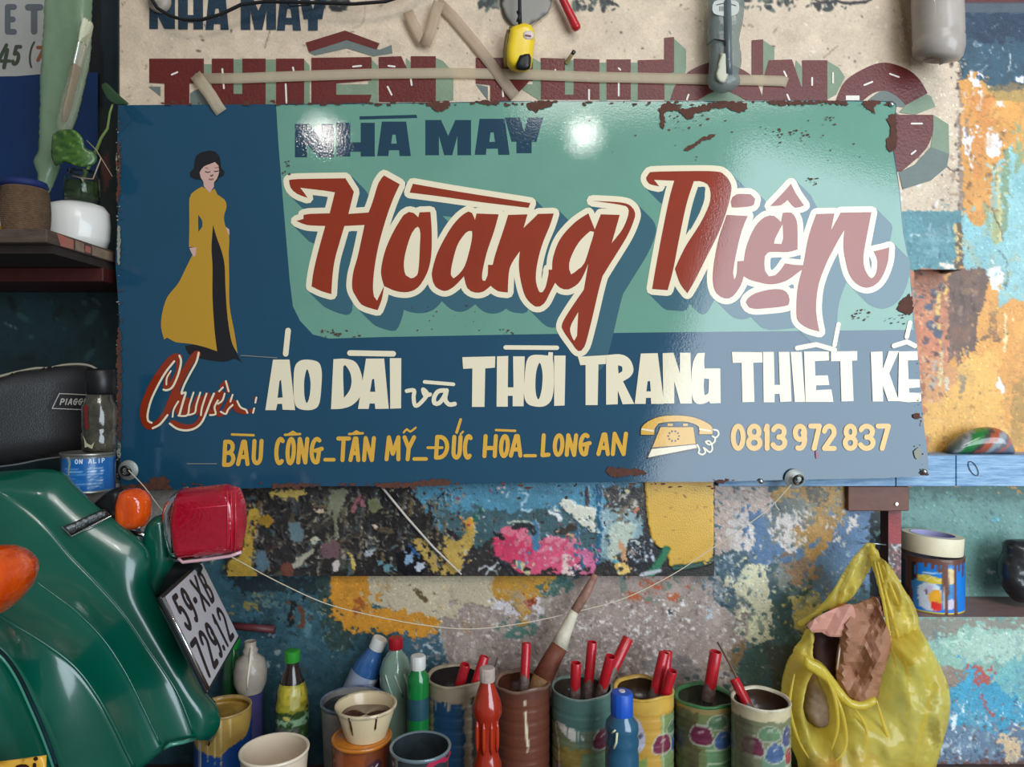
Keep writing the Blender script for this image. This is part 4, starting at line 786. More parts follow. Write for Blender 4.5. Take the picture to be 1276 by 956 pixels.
# paint-splattered board under the sign
BP = Paint(270, 590, 900, 730, 1.0, (44, 40, 38), 23)
def board_paint(P):
    P.poly(R4(500, 590, 800, 660), (78, 134, 158), 7, var=.2); P.poly([(540, 640), (780, 630), (770, 700), (600, 690)], (64, 92, 98), 8, var=.3); P.poly([(570, 690), (640, 660), (650, 720), (560, 720)], (50, 46, 44), 6)
    P.poly([(300, 590), (500, 590), (530, 640), (560, 700), (560, 730), (300, 730)], (38, 34, 33), 6, var=.5)
    for i in range(230):
        r = random.Random(i); x = r.uniform(300, 560); y = r.uniform(608, 712); l = r.uniform(4, 26); a = r.choice([0, .1, 1.4, 1.5, 1.6, 1.7, .8, 2.4])
        c = r.choice([(92, 84, 66), (120, 116, 100), (70, 88, 90), (66, 50, 44), (30, 28, 30), (22, 22, 24), (110, 90, 60), (120, 112, 96), (60, 58, 50), (48, 42, 38)])
        P.stroke([(x, y), (x + l * math.cos(a), y + l * math.sin(a))], r.uniform(1, 4.5), c, 1.5, h=r.uniform(.3, 1.4), taper=r.random() < .5)
    P.grime(298, 604, 570, 716, 120, [(76, 70, 58), (92, 92, 76), (52, 44, 40), (66, 78, 80), (34, 30, 30), (104, 88, 62)], 3, .7, 20, 4, 3)
    P.specks(300, 606, 580, 716, 420, [(120, 112, 96), (60, 52, 48), (150, 142, 124), (80, 96, 100), (28, 26, 28), (20, 20, 22)], .4, 1.6, 4, h=.6)
    for t, c, h in [("312,635 322,635 318,665 312,700 320,716 318,726 300,728 283,722 284,700 300,690 306,660", (186, 150, 62), .8), ("340,612 345,610 360,612 375,610 383,614 372,620 371,629 368,619 352,620 343,616 338,622 336,614", (206, 176, 92), 1), ("322,645 332,641 340,650 336,656 322,655", (160, 122, 40), .8),
                    ("412,612 432,612 428,628 421,645 421,670 417,674 415,645 409,630", (128, 128, 104), .9), ("519,676 530,674 542,690 545,712 540,714 533,700 522,692", (190, 158, 84), 1.1),
                    ("549,680 556,674 574,670 582,655 580,647 590,645 593,658 590,672 580,690 572,712 550,716 548,710 556,700 552,690", (196, 162, 82), 1.1), ("582,647 590,645 592,655 586,660 580,655", (226, 158, 60), 1.3), ("588,641 594,640 596,647 591,649", (40, 110, 90), 1.2),
                    ("436,636 441,622 447,614 447,622 440,640", (158, 96, 104), 1), ("449,620 456,622 455,632 449,628", (150, 92, 100), 1), ("460,622 470,622 476,630 470,638 460,634", (120, 124, 86), 1), ("385,672 390,668 398,672 392,680", (206, 206, 180), 1), ("366,700 378,692 390,682 391,688 376,702 364,708", (176, 168, 150), 1),
                    ("414,704 420,697 424,700 420,711 416,712", (220, 206, 196), 1.2), ("433,688 438,690 442,712 440,716", (206, 176, 90), 1), ("464,654 468,653 471,657 468,661 464,659", (226, 194, 164), 1.4), ("452,686 465,684 462,692 456,694", (180, 186, 190), 1), ("390,636 404,634 404,639 392,639", (200, 176, 150), 1),
                    ("360,655 372,648 378,668 368,675 360,668", (96, 116, 122), .5), ("402,676 420,674 424,690 410,696 400,690", (112, 84, 88), .5), ("476,700 492,704 480,712", (104, 150, 160), .8), ("352,700 366,705 362,720 350,714", (112, 62, 46), .4), ("318,690 330,686 334,706 322,710", (88, 112, 124), .5),
                    ("495,690 510,684 525,690 530,712 505,714 494,705", (18, 18, 24), .6), ("505,692 515,686 512,698 504,706", (140, 170, 196), 1), ("515,705 528,700 530,706 520,712", (200, 208, 220), 1), ("510,680 516,681 518,690 514,690", (40, 90, 150), .9)]:
        P.poly(S(t), tuple(q * .93 for q in c), 2.0, h=h, var=.22)
    # flowers and the blue half
    P.poly(S("613,680 620,665 632,655 640,658 650,656 655,668 662,672 668,690 672,712 640,712 622,700"), (206, 62, 96), 2, h=.5, var=.2)
    for x, y, r in [(625, 667, 7), (638, 664, 9), (650, 668, 8), (660, 676, 7), (648, 676, 8)]: P.stroke([(x - r / 2, y), (x + r / 2, y - r)], r, (216, 112, 132), 1.5, h=.8)
    P.poly(S("660,712 664,690 672,676 684,668 700,670 714,676 716,694 710,712 690,714"), (214, 84, 118), 2, h=.6, var=.2)
    for x, y in [(672, 686), (682, 674), (694, 676), (706, 682), (700, 696), (684, 700)]: P.stroke([(x, y), (x + 8, y - 4)], 6, (216, 124, 142), 1.5, h=.9)
    P.poly(S("718,690 730,684 740,695 738,714 720,714"), (200, 104, 140), 3, var=.2)
    for t, w, c in [("665,652 668,682", 9, (72, 122, 156)), ("718,652 717,714", 5, (62, 104, 132)), ("745,606 748,660 744,700", 7, (44, 98, 132)), ("731,608 733,660", 4, (60, 60, 64)), ("704,694 704,712 712,714", 7, (222, 196, 186)), ("654,684 656,704", 3, (190, 120, 150)), ("641,704 650,704 656,712", 8, (206, 196, 150)), ("646,700 648,708", 3, (70, 140, 160)),
                    ("618,664 628,672", 5, (28, 30, 34)), ("618,696 632,706 640,714", 8, (40, 40, 46)), ("595,710 604,704 618,714", 2, (206, 206, 210)), ("608,712 616,704", 2, (206, 206, 210)), ("754,690 768,700 770,714", 5, (80, 150, 170)), ("632,650 655,649 662,652", 3, (180, 190, 170)), ("640,655 660,655 664,662", 7, (38, 40, 44)),
                    ("695,660 712,668 716,672", 3, (206, 150, 120)), ("700,662 715,655", 8, (60, 52, 46)), ("651,614 656,618 650,628 652,636 660,636", 3, (170, 200, 214)), ("630,620 634,612", 2, (200, 214, 216)), ("684,638 694,640 696,646", 5, (222, 222, 222)), ("621,607 628,608 624,614", 4, (220, 206, 200)), ("776,608 778,620", 3, (90, 96, 96))]:
        P.stroke(S(t, closed=False), w, c, 1, h=.7)
    P.poly(S("697,626 708,620 716,628 742,633 740,650 738,663 722,652 708,640"), (216, 212, 196), 1, h=2.0, var=.05)
    P.poly([(752, 606), (804, 606), (802, 650), (780, 640), (752, 632)], (58, 54, 52), 4, var=.4); P.poly([(750, 636), (775, 628), (796, 645), (800, 665), (782, 680), (760, 700), (748, 690)], (136, 162, 168), 5, var=.2)
    P.poly(S("758,660 775,650 790,655 788,672 770,690 758,696"), (186, 196, 180), 3, h=.6); P.poly([(784, 672), (810, 668), (824, 690), (815, 712), (786, 714)], (32, 32, 36), 4)
    P.specks(756, 608, 804, 650, 70, [(190, 186, 170), (120, 104, 80), (30, 28, 30)], .6, 2.6, 3); P.specks(786, 672, 816, 700, 60, [(200, 206, 214), (120, 128, 140)], .8, 2.4, 1.6); P.specks(560, 606, 800, 716, 240, [(196, 206, 206), (60, 70, 76), (150, 60, 80), (90, 80, 70)], .4, 1.5, 2)
    P.specks(768, 630, 796, 640, 3, [(206, 120, 90)], 2, 3.5); P.stroke([(772, 676), (776, 688), (780, 700)], 7, (198, 148, 112), 1); P.poly(S("765,702 780,700 784,712 772,716"), (214, 180, 100), 1)
    P.poly(S("776,610 782,608 782,614 778,612") + [], (206, 190, 130), 1)
    P.poly(S("803,590* 888,590* 889,640 888,690 880,704 850,706 834,706* 830,684 820,682 812,670 806,640"), (214, 168, 66), 1.5, h=1.6, var=.05)
    P.specks(815, 606, 886, 700, 22, [(170, 126, 46), (140, 100, 40)], .4, 1.3, 3); P.stroke(S("830,684 826,694 818,706 812,714", closed=False), 10, (44, 110, 78), 2, h=1); P.stroke(S("840,708 870,704 885,698", closed=False), 7, (56, 92, 78), 2, h=.6, dry=.3); P.stroke([(800, 716), (822, 711)], 5, (180, 184, 190), 1, h=.8)
board_paint(BP); BP.distress(282, 596, 800, 720, 1.6, 7, .36)
bd = thing('splattered_board', 'paint-splattered dark board with pink blooms and a flat yellow end, below the sign', 'board', W(585, 718, .012))
v, f, c = painted_grid(BP, [(282, 890, 596, 718, 1.3)], lambda X, Y: 0 * X + .02, 1.2)
newobj('painted_face', v, f, mat('board_paint', vcol=True, rough=.28, bump=.3, bs=400, spec=.6), bd, smooth=True, cols=c)
MB().box(XS(282.3, .02), XS(889.7, .02), -.0198, -.003, ZS(717.6, .02), ZS(596, .02)).build('board_core', mat('dark_board', (58, 50, 46), .8), bd)
M_stick = mat('pale_stick', (206, 196, 186), .5, var=.3, vs=60)
tag(MB().tube([W(470, 600, .026), W(507, 645, .028), W(540, 682, .03), W(575, 716, .033)], [.0022, .0022, .002, .0014]).build('thin_stick', M_stick), 'thin pale stick lying diagonally against the splattered board', 'stick')
# blue plank shelf, bracket, post
pl = thing('plank_shelf', 'pale blue weathered plank shelf running behind the sign to the right edge', 'shelf', W(1090, 606, .01))
M_blue = mat('blue_weathered', (156, 190, 218), .5, bump=.6, bs=40, var=.9, vs=16, alt=(80, 122, 168), stretch=(1.2, 4, 11))
for a, b in [(895, 1116), (1117, 1191), (1192, 1390)]:
    MB().box(XS(a, .014), XS(b, .014) - .0004, -.014, .119, ZS(606, .014), ZS(567.5, .014)).build('plank', M_blue, pl, bevel=.001)
MB().tube([*[W(1213 + 5 * math.cos(a) + 4 * math.sin(a), 584 + 9 * math.sin(a), .0155) for a in np.linspace(0, 11, 26)]], .0006, 6).build('knot_mark', mat('knot', (60, 66, 80), .6), pl)
for x, y in [(948, 601)]: pass
br = box('bracket_block', XS(1057, .012), XS(1133, .012), .0005, .012, ZS(637, .012), ZS(606.5, .012), mat('redbrown_paint', (112, 70, 56), .5, bump=.3, bs=70, var=.35, vs=20), bevel=.0015)
tag(br, 'reddish brown wooden block under the blue plank', 'block')
mb = MB().lathe([(.0001, .002), (.003, .002), (.0035, 0)], 12, Matrix.Translation(W(1117, 628, .0125)) @ FACE); ORG['bracket_block'] = Vector((0, 0, 0))
mb.build('screw', M_steel, br)
PPt = Paint(1095, 600, 1135, 770, 1.0, (112, 48, 48), 5)
PPt.poly(R4(1095, 675, 1135, 770), (92, 70, 70), 4, var=.3); PPt.specks(1105, 676, 1125, 735, 70, [(196, 200, 200), (150, 90, 90)], .5, 1.8, 3); PPt.poly(R4(1100, 640, 1130, 678), (150, 54, 56), 2)
v, f, c = painted_grid(PPt, [(1107, 1123, 637, 745, 1.5)], lambda X, Y: 0 * X - .02)
po = thing('shelf_post', 'thin red and grey flaking post left of the paint tin shelf', 'post', W(1115, 758, -.035))
newobj('painted_face', v, f, M_wall, po, smooth=True, cols=c)
MB().box(XS(1107, -.02), XS(1123, -.02), .0203, .05, ZC - .441, ZS(606, -.02)).build('post_body', M_maroon, po)

# colourful striped lid on the blue plank
def lidcol(x, y):
    u = (x - 1181) / 78; v = (y - 533) / 34
    q = u + .35 * v
    for a, c in [(.22, (56, 58, 50)), (.34, (96, 104, 96)), (.40, (150, 150, 150)), (.58, (40, 120, 56)), (.66, (70, 66, 60)), (.80, (168, 84, 56)), (.92, (150, 156, 160)), (1.0, (110, 112, 122)), (1.08, (176, 110, 100)), (1.3, (116, 122, 134))]:
        if q < a: return c if v < .85 else tuple(k * .7 for k in c)
    return (80, 84, 90)
inflate('painted_cap', S("1181,566* 1180,558 1186,550 1200,540 1215,534 1232,532 1246,535 1254,542 1260,556 1262,566*"), mat('cap_paint', vcol=True, rough=.2, coat=.4), None, -.02, .05, 16, 3.5, colfn=lidcol, origin=W(1220, 566, -.02))
tag(bpy.data.objects['painted_cap'], 'upturned cap streaked green, orange and grey standing on the blue plank', 'cap')

# eye screws and the string
def eye_screw(px, py, Y, label):
    t = thing('eye_screw', label, 'eye screw', W(px, py, Y), 'eye screws holding the string')
    Mx = Matrix.Translation(W(px, py, Y)) @ FACE
    MB().lathe([(.004, -.001), (.0175, -.0005), (.0182, .0002), (.0178, .0012), (.008, .0015), (.004, .003)], 36, Mx).build('washer', mat('washer_zinc', (164, 168, 164), .5, .35, bump=.2, bs=200), t, smooth=True)
    ring = [W(px, py, Y) + Vector((.008 * math.cos(a) + .002, -.012 - .004 * math.sin(a), .008 * math.sin(a))) for a in np.linspace(0, 6.28, 24)]
    MB().tube(ring, .0022, 8).tube([W(px, py, Y + .0), W(px, py, Y + .010)], .0028, 10).build('hook', mat('dark_steel', (90, 86, 80), .35, .9), t, smooth=True)
eye_screw(160, 586, SY(586) + .0015, 'round washer and eye hook at the sign\'s lower left corner')
eye_screw(990, 597, SY(597) + .004, 'round washer and eye hook at the sign\'s lower right')
sp = [W(*p) for p in [(160, 586, .068), (180, 607, .066), (206, 640, .064), (250, 676, .06), (290, 695, .055), (340, 722, .05), (400, 750, .045), (450, 764, .042), (520, 778, .04), (585, 784, .038), (650, 777, .036), (720, 762, .035), (780, 745, .036), (840, 715, .038), (885, 685, .042), (930, 655, .05), (960, 632, .058), (986, 604, .068)]]
sp2 = []
for i in range(len(sp) - 1):
    p0, p1, p2, p3 = sp[max(0, i - 1)], sp[i], sp[i + 1], sp[min(len(sp) - 1, i + 2)]
    for j in range(4):
        t = j / 4; sp2.append(.5 * (2 * p1 + (p2 - p0) * t + (2 * p0 - 5 * p1 + 4 * p2 - p3) * t * t + (3 * p1 - p0 - 3 * p2 + p3) * t ** 3))
sp2.append(sp[-1])
tag(MB().tube(sp2, .0009, 6).tube([W(966, 626, .056), W(967, 631, .056), W(971, 636, .056)], .0008, 5).build('string', mat('string', (214, 202, 176), .7)), 'thin pale string sagging between the two eye hooks under the sign', 'string')

# masking tape strips on the top panel
M_tape = mat('masking_tape', (232, 218, 192), .4, var=.4, vs=40, alt=(214, 196, 168), bump=.4, bs=120, thin=.4, spec=.3)
M_tapeb = mat('masking_tape_thin', (222, 202, 178), .5, var=.4, vs=50, alt=(196, 172, 148), bump=.4, bs=120, thin=.35)
def strip(name, pts, w, m, lab, Y=.0045, grp=None, sag=0):
    P = [np.array(p[:2], float) for p in pts]; vs = []; fs = []
    for i, p in enumerate(P):
        d = P[min(i + 1, len(P) - 1)] - P[max(i - 1, 0)]; d /= np.hypot(*d); n = np.array((-d[1], d[0])) * w / 2
        yy = pts[i][2] if len(pts[i]) > 2 else Y
        for k, q in enumerate([p + n, p + n * .35, p - n * .35, p - n]): vs.append(W(q[0], q[1], yy + (0.0003 if k in (1, 2) else 0)))
        if i:
            for k in range(3): a = 4 * (i - 1) + k; fs.append((a, a + 1, a + 5, a + 4))
    o = newobj(name, vs, fs, m, None, smooth=True, origin=vs[0], solid=.0003)
    return tag(o, lab, 'tape', grp)
G_T = 'strips of masking tape on the old lettering'
strip('tape_strip', [(243, 98), (300, 97.5), (380, 94.5), (460, 92), (560, 91), (660, 93), (740, 96), (800, 97), (880, 99), (940, 100), (975, 101), (981, 103)], 13, M_tape, 'long horizontal strip of masking tape across the maroon lettering', grp=G_T)
strip('tape_end', [(243, 93, .006), (250, 102, .014), (262, 118, .022), (271, 133, .02), (276, 140, .018)], 15, M_tape, 'loose folded end of masking tape hanging at the left', grp=G_T)
strip('tape_strip', [(508, 14, .012), (514, 28, .014), (522, 44, .013), (528, 55, .010)], 13, M_tapeb, 'short tape strip left of the folded peak, leaning down right', grp=G_T)
strip('tape_strip', [(529, 57, .012), (536, 40, .016), (542, 18, .018), (547, 2, .018)], 14, M_tapeb, 'short upright tape strip left side of the folded peak', grp=G_T)
strip('tape_strip', [(545, 2, .006), (565, 22, .0055), (590, 52, .0052), (612, 80, .0052), (636, 113, .0052), (642, 120, .0052)], 14, M_tapeb, 'long diagonal tape strip running down right from the folded peak', grp=G_T)

# black cable at the top
cb = [W(180, -30, .03)] + [W(x, y, .03) for x, y in [(186, -6), (196, 10), (212, 20), (230, 25), (250, 25), (275, 18), (300, 6), (330, 2), (380, 3), (440, 5), (480, 2), (505, -6), (540, -30)]]
tag(MB().tube(cb, .0032, 8).build('cable', mat('black_rubber', (14, 14, 16), .5), smooth=True), 'black cable looping across the top left of the panel', 'cable')
tag(MB().tube([W(330, -20, .012), W(350, -2, .012), W(362, 8, .012), W(385, 6, .012), W(415, -8, .012), W(430, -30, .012)], .0014, 6).build('thin_wire', mat('black_rubber')), 'thin dark wire behind the black cable', 'wire')
t = thing('cable_grommet', 'round grey plastic grommet half out of frame at the upper left', 'grommet', W(200, 4, .002))
MB().lathe([(.0205, 0), (.021, .006), (.017, .012), (.012, .014), (.0115, .022), (.006, .026), (.0001, .027)], 32, Matrix.Translation(W(200, 3, .002)) @ FACE).build('grommet_body', mat('grey_plastic', (168, 156, 142), .45, bump=.2, bs=60), t, smooth=True)
t = thing('hanging_holder', 'grey cardboard corner hanging at the very top beside the tape measure', 'card', W(640, 20, .006))
inflate('card_face', S("624,-30* 690,-30* 686,10 672,24 650,34 634,28 625,10"), mat('grey_card', (148, 142, 134), .7), t, .006, .004, 3, 8)

# tape measure on its strap
t = thing('tape_measure', 'yellow tape measure with black thumb lock hanging from a black strap', 'tape measure', W(650, 90, .05))
body = S("634,38* 640,34 652,30* 664,34 667,48 665,66 662,84 656,89 640,88 632,82 630,66 633,48")
inflate('case', body, mat('yellow_plastic', (232, 196, 30), .3, coat=.4), t, .035, .034, 8, 3.5)
inflate('side_panel', S("632,36 637,40 634,60 632,84 628,82 627,60"), mat('olive_plastic', (120, 104, 36), .4), t, .03, .02, 4, 3)
inflate('grip', S("647,69* 660,67 662,72 660,86 654,88 643,86 644,76"), mat('black_plastic', (18, 18, 20), .4), t, .05, .012, 4, 3)
inflate('badge', S("651,41 656,38 664,39 666,44 664,49 656,51 651,48"), mat('white_badge', (214, 196, 186), .4), t, .05, .008, 3, 2.5)
decal('badge_print', strokep([(655, 44), (661, 45)], 2.2), mat('badge_print', (120, 60, 40), .5), t, lambda x, y: W(x, y, .0545))
MB().tube([W(647, -30, .035), W(647.5, 5, .036), W(648, 30, .036)], [.0032, .0032, .0036], 8).tube([W(645.5, 14, .037), W(648, 20, .037), W(645.5, 27, .037)], .0036, 8).build('strap', mat('black_rubber'), t, smooth=True)
inflate('clip', S("634,34 642,32 650,34 650,38 642,37 634,40"), mat('olive_plastic'), t, .042, .01, 3, 3)

def brush(name, top, bot, Yt, Yb, r, label, cat='paint brush', group=None, dirt=.3):
    """red tubular handle, dirty lower end, ferrule and bristles"""
    p0 = W(top[0], top[1], Yt); p1 = W(bot[0], bot[1], Yb); d = (p1 - p0); L = d.length; d.normalize()
    t = thing(name, label, cat, p1, group); Mx = axisM(p1, p0)
    MB().lathe([(r * .98, L * .02), (r, L * .3), (r, L - .001), (r * .93, L), (r * .8, L), (r * .78, L - .03), (r * .0001, L - .031)], 20, Mx).build('handle', M_redp, t, smooth=True, edge_split=50)
    prof = [(r * 1.06, 0), (r * 1.05, L * dirt * .8), (r * 1.01, L * dirt)]
    MB().lathe(prof, 20, Mx, fn=lambda p, a, rr_, z: Vector((p.x, p.y, z + (L * .05 * math.sin(3 * a + len(label)) if z > L * dirt * .7 else 0)))).build('grimy_end', mat('brush_grime', (110, 104, 96), .5, var=.8, vs=120, alt=(96, 40, 40), bump=.5, bs=200), t, smooth=True)
    e = p1 + d * .045
    m2 = axisM(p1, e)
    MB().lathe([(r * .9, 0), (r * .8, .012), (r * .7, .02), (r * .001, .0205)], 16, m2).build('ferrule', mat('ferrule', (120, 120, 112), .4, .7, var=.6, vs=200, alt=(60, 70, 66)), t, smooth=True)
    MB().lathe([(r * .7, .019), (r * .9, .030), (r * .5, .044), (r * .001, .045)], 14, m2).build('bristles', mat('bristle', (70, 54, 40), .9, bump=.6, bs=600), t, smooth=True)
    return t
M_redp = mat('red_plastic', (192, 22, 36), .36, var=.5, vs=100, alt=(128, 28, 36), coat=.3)
t = thing('red_marker', 'red plastic handle hanging at the top centre on a thin thread', 'handle', W(712, 24, .02))
MB().lathe([(.0001, 0), (.0035, .001), (.0055, .006), (.0068, .02), (.0082, .075), (.0084, .082), (.0065, .0865), (.0001, .088)], 20, axisM(W(694, -16, .02), W(723, 44, .02))).build('handle', M_redp, t, smooth=True)
MB().tube([W(694, 6, .006), W(680, 18, .003), W(664, 34, .003)], .0006, 5).build('thread', mat('string'), t)
t = thing('wall_plug', 'small metal screw in a yellowed plastic plug above the lettering', 'screw', W(712, 72, .002))
MB().lathe([(.0045, 0), (.0035, .014), (.0038, .022), (.0001, .0225)], 14, axisM(W(706, 78, .002), W(714, 66, .02))).build('plug', mat('yellowed_plastic', (168, 150, 104), .4), t, smooth=True)
MB().lathe([(.0032, 0), (.004, .006), (.0001, .0065)], 12, axisM(W(713.4, 67, .019), W(715.4, 64, .025))).build('screw', mat('dark_steel'), t, smooth=True)

# grey translucent sleeve and the pipe
t = thing('plastic_sleeve', 'grey translucent plastic sleeve with a tube and label inside, hanging at the top', 'sleeve', W(903, 110, .03))
inflate('film', S("882,-40* 926,-40* 927,10 925,30 921,50 924,75 921,92 922,104 914,112 900,116 888,112 882,104 884,70 881,40 883,10"), mat('grey_film', (168, 180, 176), .16, thin=.5, bump=.6, bs=50, coat=.6), t, .035, .035, 14, 3.5, noise=.0005)
MB().lathe([(.0001, -.001), (.0255, 0), (.0262, .02), (.0262, .13), (.02, .135)], 28, axisM(W(904, 98, .034), W(902, -30, .034)), fn=lambda p, a, r, z: Vector((p.x, p.y * .4, p.z))).build('tube', mat('tube_grey', (92, 104, 108), .35, coat=.5, var=.4, vs=20), t, smooth=True)
def capmap(cx, cy, r, Y): return lambda x, y: W(x, y, Y)
decal('label', [S("890,2 905,0 920,3 919,17 905,20 889,16")], mat('label_grey', (190, 190, 182), .5), t, lambda x, y: W(x, y, .0535))
decal('label_print', strokep(S("893,6 905,4 917,7", closed=False), 1) + sum([strokep([(897 + i * 2, 8), (897 + i * 2, 13.5)], .8) for i in range(8)], []), mat('ink', (60, 60, 60), .6), t, lambda x, y: W(x, y, .054))
inflate('paper_tab', S("898,66* 912,68* 908,92 902,104 892,98 894,84"), mat('tab_paper', (196, 194, 170), .6), t, .054, .004, 2, 4)
# band round the sleeve
MB().tube([W(881, 56, .052), W(890, 49, .0545), W(903, 51, .0555), (W(904, 57, .0555))], .0013, 6).build('rubber_band', mat('black_rubber'), t)
t = thing('grey_pipe', 'short grey plastic pipe with capped lower end at the top right', 'pipe', W(1165, 80, .05))
Mp = axisM(W(1170, 66, .055), W(1166, -60, .055))
MB().lathe([(.0001, -.012), (.030, -.012), (.037, -.006), (.0415, .004), (.042, .02), (.0405, .024), (.0415, .03), (.0415, .18)], 48, Mp, fn=lambda p, a, r, z: Vector((p.x, p.y, p.z + (.010 * math.cos(a - 3.6) if z < .003 else 0)))).build('pipe_body', mat('grey_pvc', (178, 166, 156), .35, var=.3, vs=18, bump=.1, bs=50, coat=.2), t, smooth=True)
MB().lathe([(.0001, -.0145), (.023, -.0145), (.025, -.0125)], 40, Mp, fn=lambda p, a, r, z: Vector((p.x, p.y, p.z + .006 * math.cos(a - 3.6)))).build('end_cap', mat('pvc_cap', (150, 128, 118), .5), t, smooth=True)

# ---------------------------------------------------------------- left shelf and what stands on it
sh = thing('wooden_shelf', 'dark wooden shelf board at the upper left with paint-marked end', 'shelf', W(0, 350, .0))
SX = XS(140, 0) ; SZ = ZC + .2485
# board is a slab from the niche to its front corner
MB().box(-1.1, SX, -.19, .128, SZ - .022, SZ).build('board', M_wood_edge, sh, bevel=.002)
MB().box(-1.1, SX - .004, -.17, .127, SZ - .036, SZ - .0225).build('lower_board', mat('dark_board2', (52, 40, 36), .8, var=.5, vs=30, bump=.5, bs=50), sh)
MB().box(-1.1, SX, -.03, .127, SZ - .062, SZ - .0365).build('batten', M_maroon, sh, bevel=.002)
def endmap(x, y): return Vector((SX + .0004, -x, y))
decal('paint_marks', [[(.165, SZ - .002), (.12, SZ - .004), (.12, SZ - .020), (.155, SZ - .021)], [(.085, SZ - .006), (.07, SZ - .007), (.07, SZ - .018), (.088, SZ - .018)]], mat('pink_marks', (176, 96, 88), .6, var=.7, vs=60, alt=(150, 120, 90)), sh, endmap)['kind'] = 'stuff'
decal('paint_marks', [[(.115, SZ - .003), (.09, SZ - .004), (.09, SZ - .02), (.115, SZ - .02)], [(.066, SZ - .003), (.0, SZ - .004), (.0, SZ - .02), (.066, SZ - .02)]], mat('tan_marks', (150, 124, 104), .6, var=.5, vs=60), sh, endmap)['kind'] = 'stuff'
# white pot
t = thing('white_pot', 'rounded white ceramic pot on the upper left shelf', 'pot', (XS(95, 0), 0, SZ))
MB().lathe([(.0001, .001), (.040, .001), (.050, .006), (.0545, .02), (.056, .045), (.054, .070), (.046, .082), (.030, .088), (.0001, .089)], 48, T(XS(95, 0), 0, SZ), fn=lambda p, a, r, z: Vector((p.x * (1 + .08 * abs(math.cos(2 * a))), p.y * .9, p.z))).build('body', mat('white_ceramic', (226, 222, 214), .35, coat=.4), t, smooth=True)
# glass jar with pothos
t = thing('glass_jar', 'small glass jar of water on the white pot', 'jar', (XS(102, 0), 0, SZ + .0895)); JX, JZ = XS(102, 0), SZ + .0895
MB().lathe([(.0001, .0005), (.026, .0005), (.030, .004), (.030, .045), (.024, .052), (.024, .058), (.0225, .058), (.0225, .051), (.028, .044), (.028, .005), (.0001, .004)], 36, T(JX, 0, JZ)).build('glass', mat('clear_glass', (226, 236, 226), .03, trans=1.0, ior=1.35), t, smooth=True)
MB().lathe([(.0001, .0045), (.0276, .0055), (.0276, .036), (.0001, .036)], 32, T(JX, 0, JZ)).build('water', mat('green_water', (120, 138, 96), .1, trans=.6, ior=1.33), t, smooth=True)
t = thing('pothos_cutting', 'green pothos cutting with a variegated leaf in the small glass jar', 'plant', (JX, 0, JZ + .006))
def leafcol(x, y):
    a = math.atan2(y - 188, x - 122); n = math.sin(a * 26 + .09 * x) + .7 * math.sin(x * .31 + a * 9)
    return (104, 136, 62) if n > 1.25 else ((62, 100, 34) if n > -.7 else (42, 78, 28))
inflate('leaf', S("64,185* 66,168 76,162 92,162 103,172 106,184 118,190 121,200 112,207 96,207 80,202 70,207 64,195"), mat('leaf', vcol=True, rough=.35, coat=.3), t, .09, .004, 3, 2.5, ymap=lambda x, y: .012 * math.sin((x - 64) / 57 * 3.1), colfn=leafcol)
inflate('leaf', S("126,105 132,103 142,112 150,120 161,130 150,131 138,128 130,118"), mat('dark_leaf', (50, 74, 48), .4), t, .05, .003, 3, 2.5, ymap=lambda x, y: (x - 126) * .0003)
MB().tube([W(142, 125, .052), W(137, 140, .045), W(134, 160, .035), W(126, 172, .03), W(120, 187, .02), W(112, 205, .005), W(103, 225, 0), W(102, 245, 0)], [.0014, .002, .0022, .0025, .003, .003, .003, .002], 8).tube([W(106, 190, .05), W(116, 195, .05), W(120, 190, .02)], .0018, 6).build('stem', mat('stem', (120, 138, 78), .45), t, smooth=True)
MB().tube([W(122, 192, .02), W(126, 197, .03), W(116, 223, .033), W(102, 222, .034), W(90, 219, .033)], .0012, 6).tube([W(108, 175, .03), W(120, 187, .03), W(140, 220, .02)], .0008, 5).build('root', mat('root', (170, 150, 124), .6), t, smooth=True)
# twine spool
t = thing('twine_spool', 'ball of brown jute twine on the upper left shelf', 'twine', (XS(31, .1), -.1, SZ))
prof = [(.0001, .0005), (.033, .0005)]; kk = 26
for i in range(kk):
    z = .003 + i * .0032; r = .0345 + .0035 * math.sin(math.pi * i / kk); prof += [(r, z), (r + .0012, z + .0016)]
prof += [(.033, .088), (.014, .090), (.013, .07), (.0001, .07)]
MB().lathe(prof, 40, T(XS(31, .1), -.1, SZ)).build('windings', mat('jute', (112, 86, 62), .9, bump=.8, bs=300, var=.5, vs=90), t, smooth=True, edge_split=25)
MB().lathe([(.030, .0885), (.036, .092), (.033, .100), (.018, .103), (.0001, .103)], 30, T(XS(31, .1), -.1, SZ)).build('blue_top', mat('blue_cloth', (22, 38, 92), .7, bump=.8, bs=60), t, smooth=True)
t = thing('pale_bottle', 'pale plastic bottle cut by the left edge beside the twine', 'bottle', (XS(-14, .12), -.12, SZ))
MB().lathe([(.0001, .001), (.028, .001), (.0305, .01), (.029, .035), (.012, .058), (.011, .075), (.0001, .076)], 30, T(XS(-14, .12), -.12, SZ)).build('body', mat('pale_plastic', (172, 168, 170), .3, coat=.3), t, smooth=True)
MB().lathe([(.0312, .006), (.0318, .012), (.031, .018)], 30, T(XS(-14, .12), -.12, SZ)).build('gold_ring', mat('gold_ring', (190, 160, 60), .3, .7), t, smooth=True)
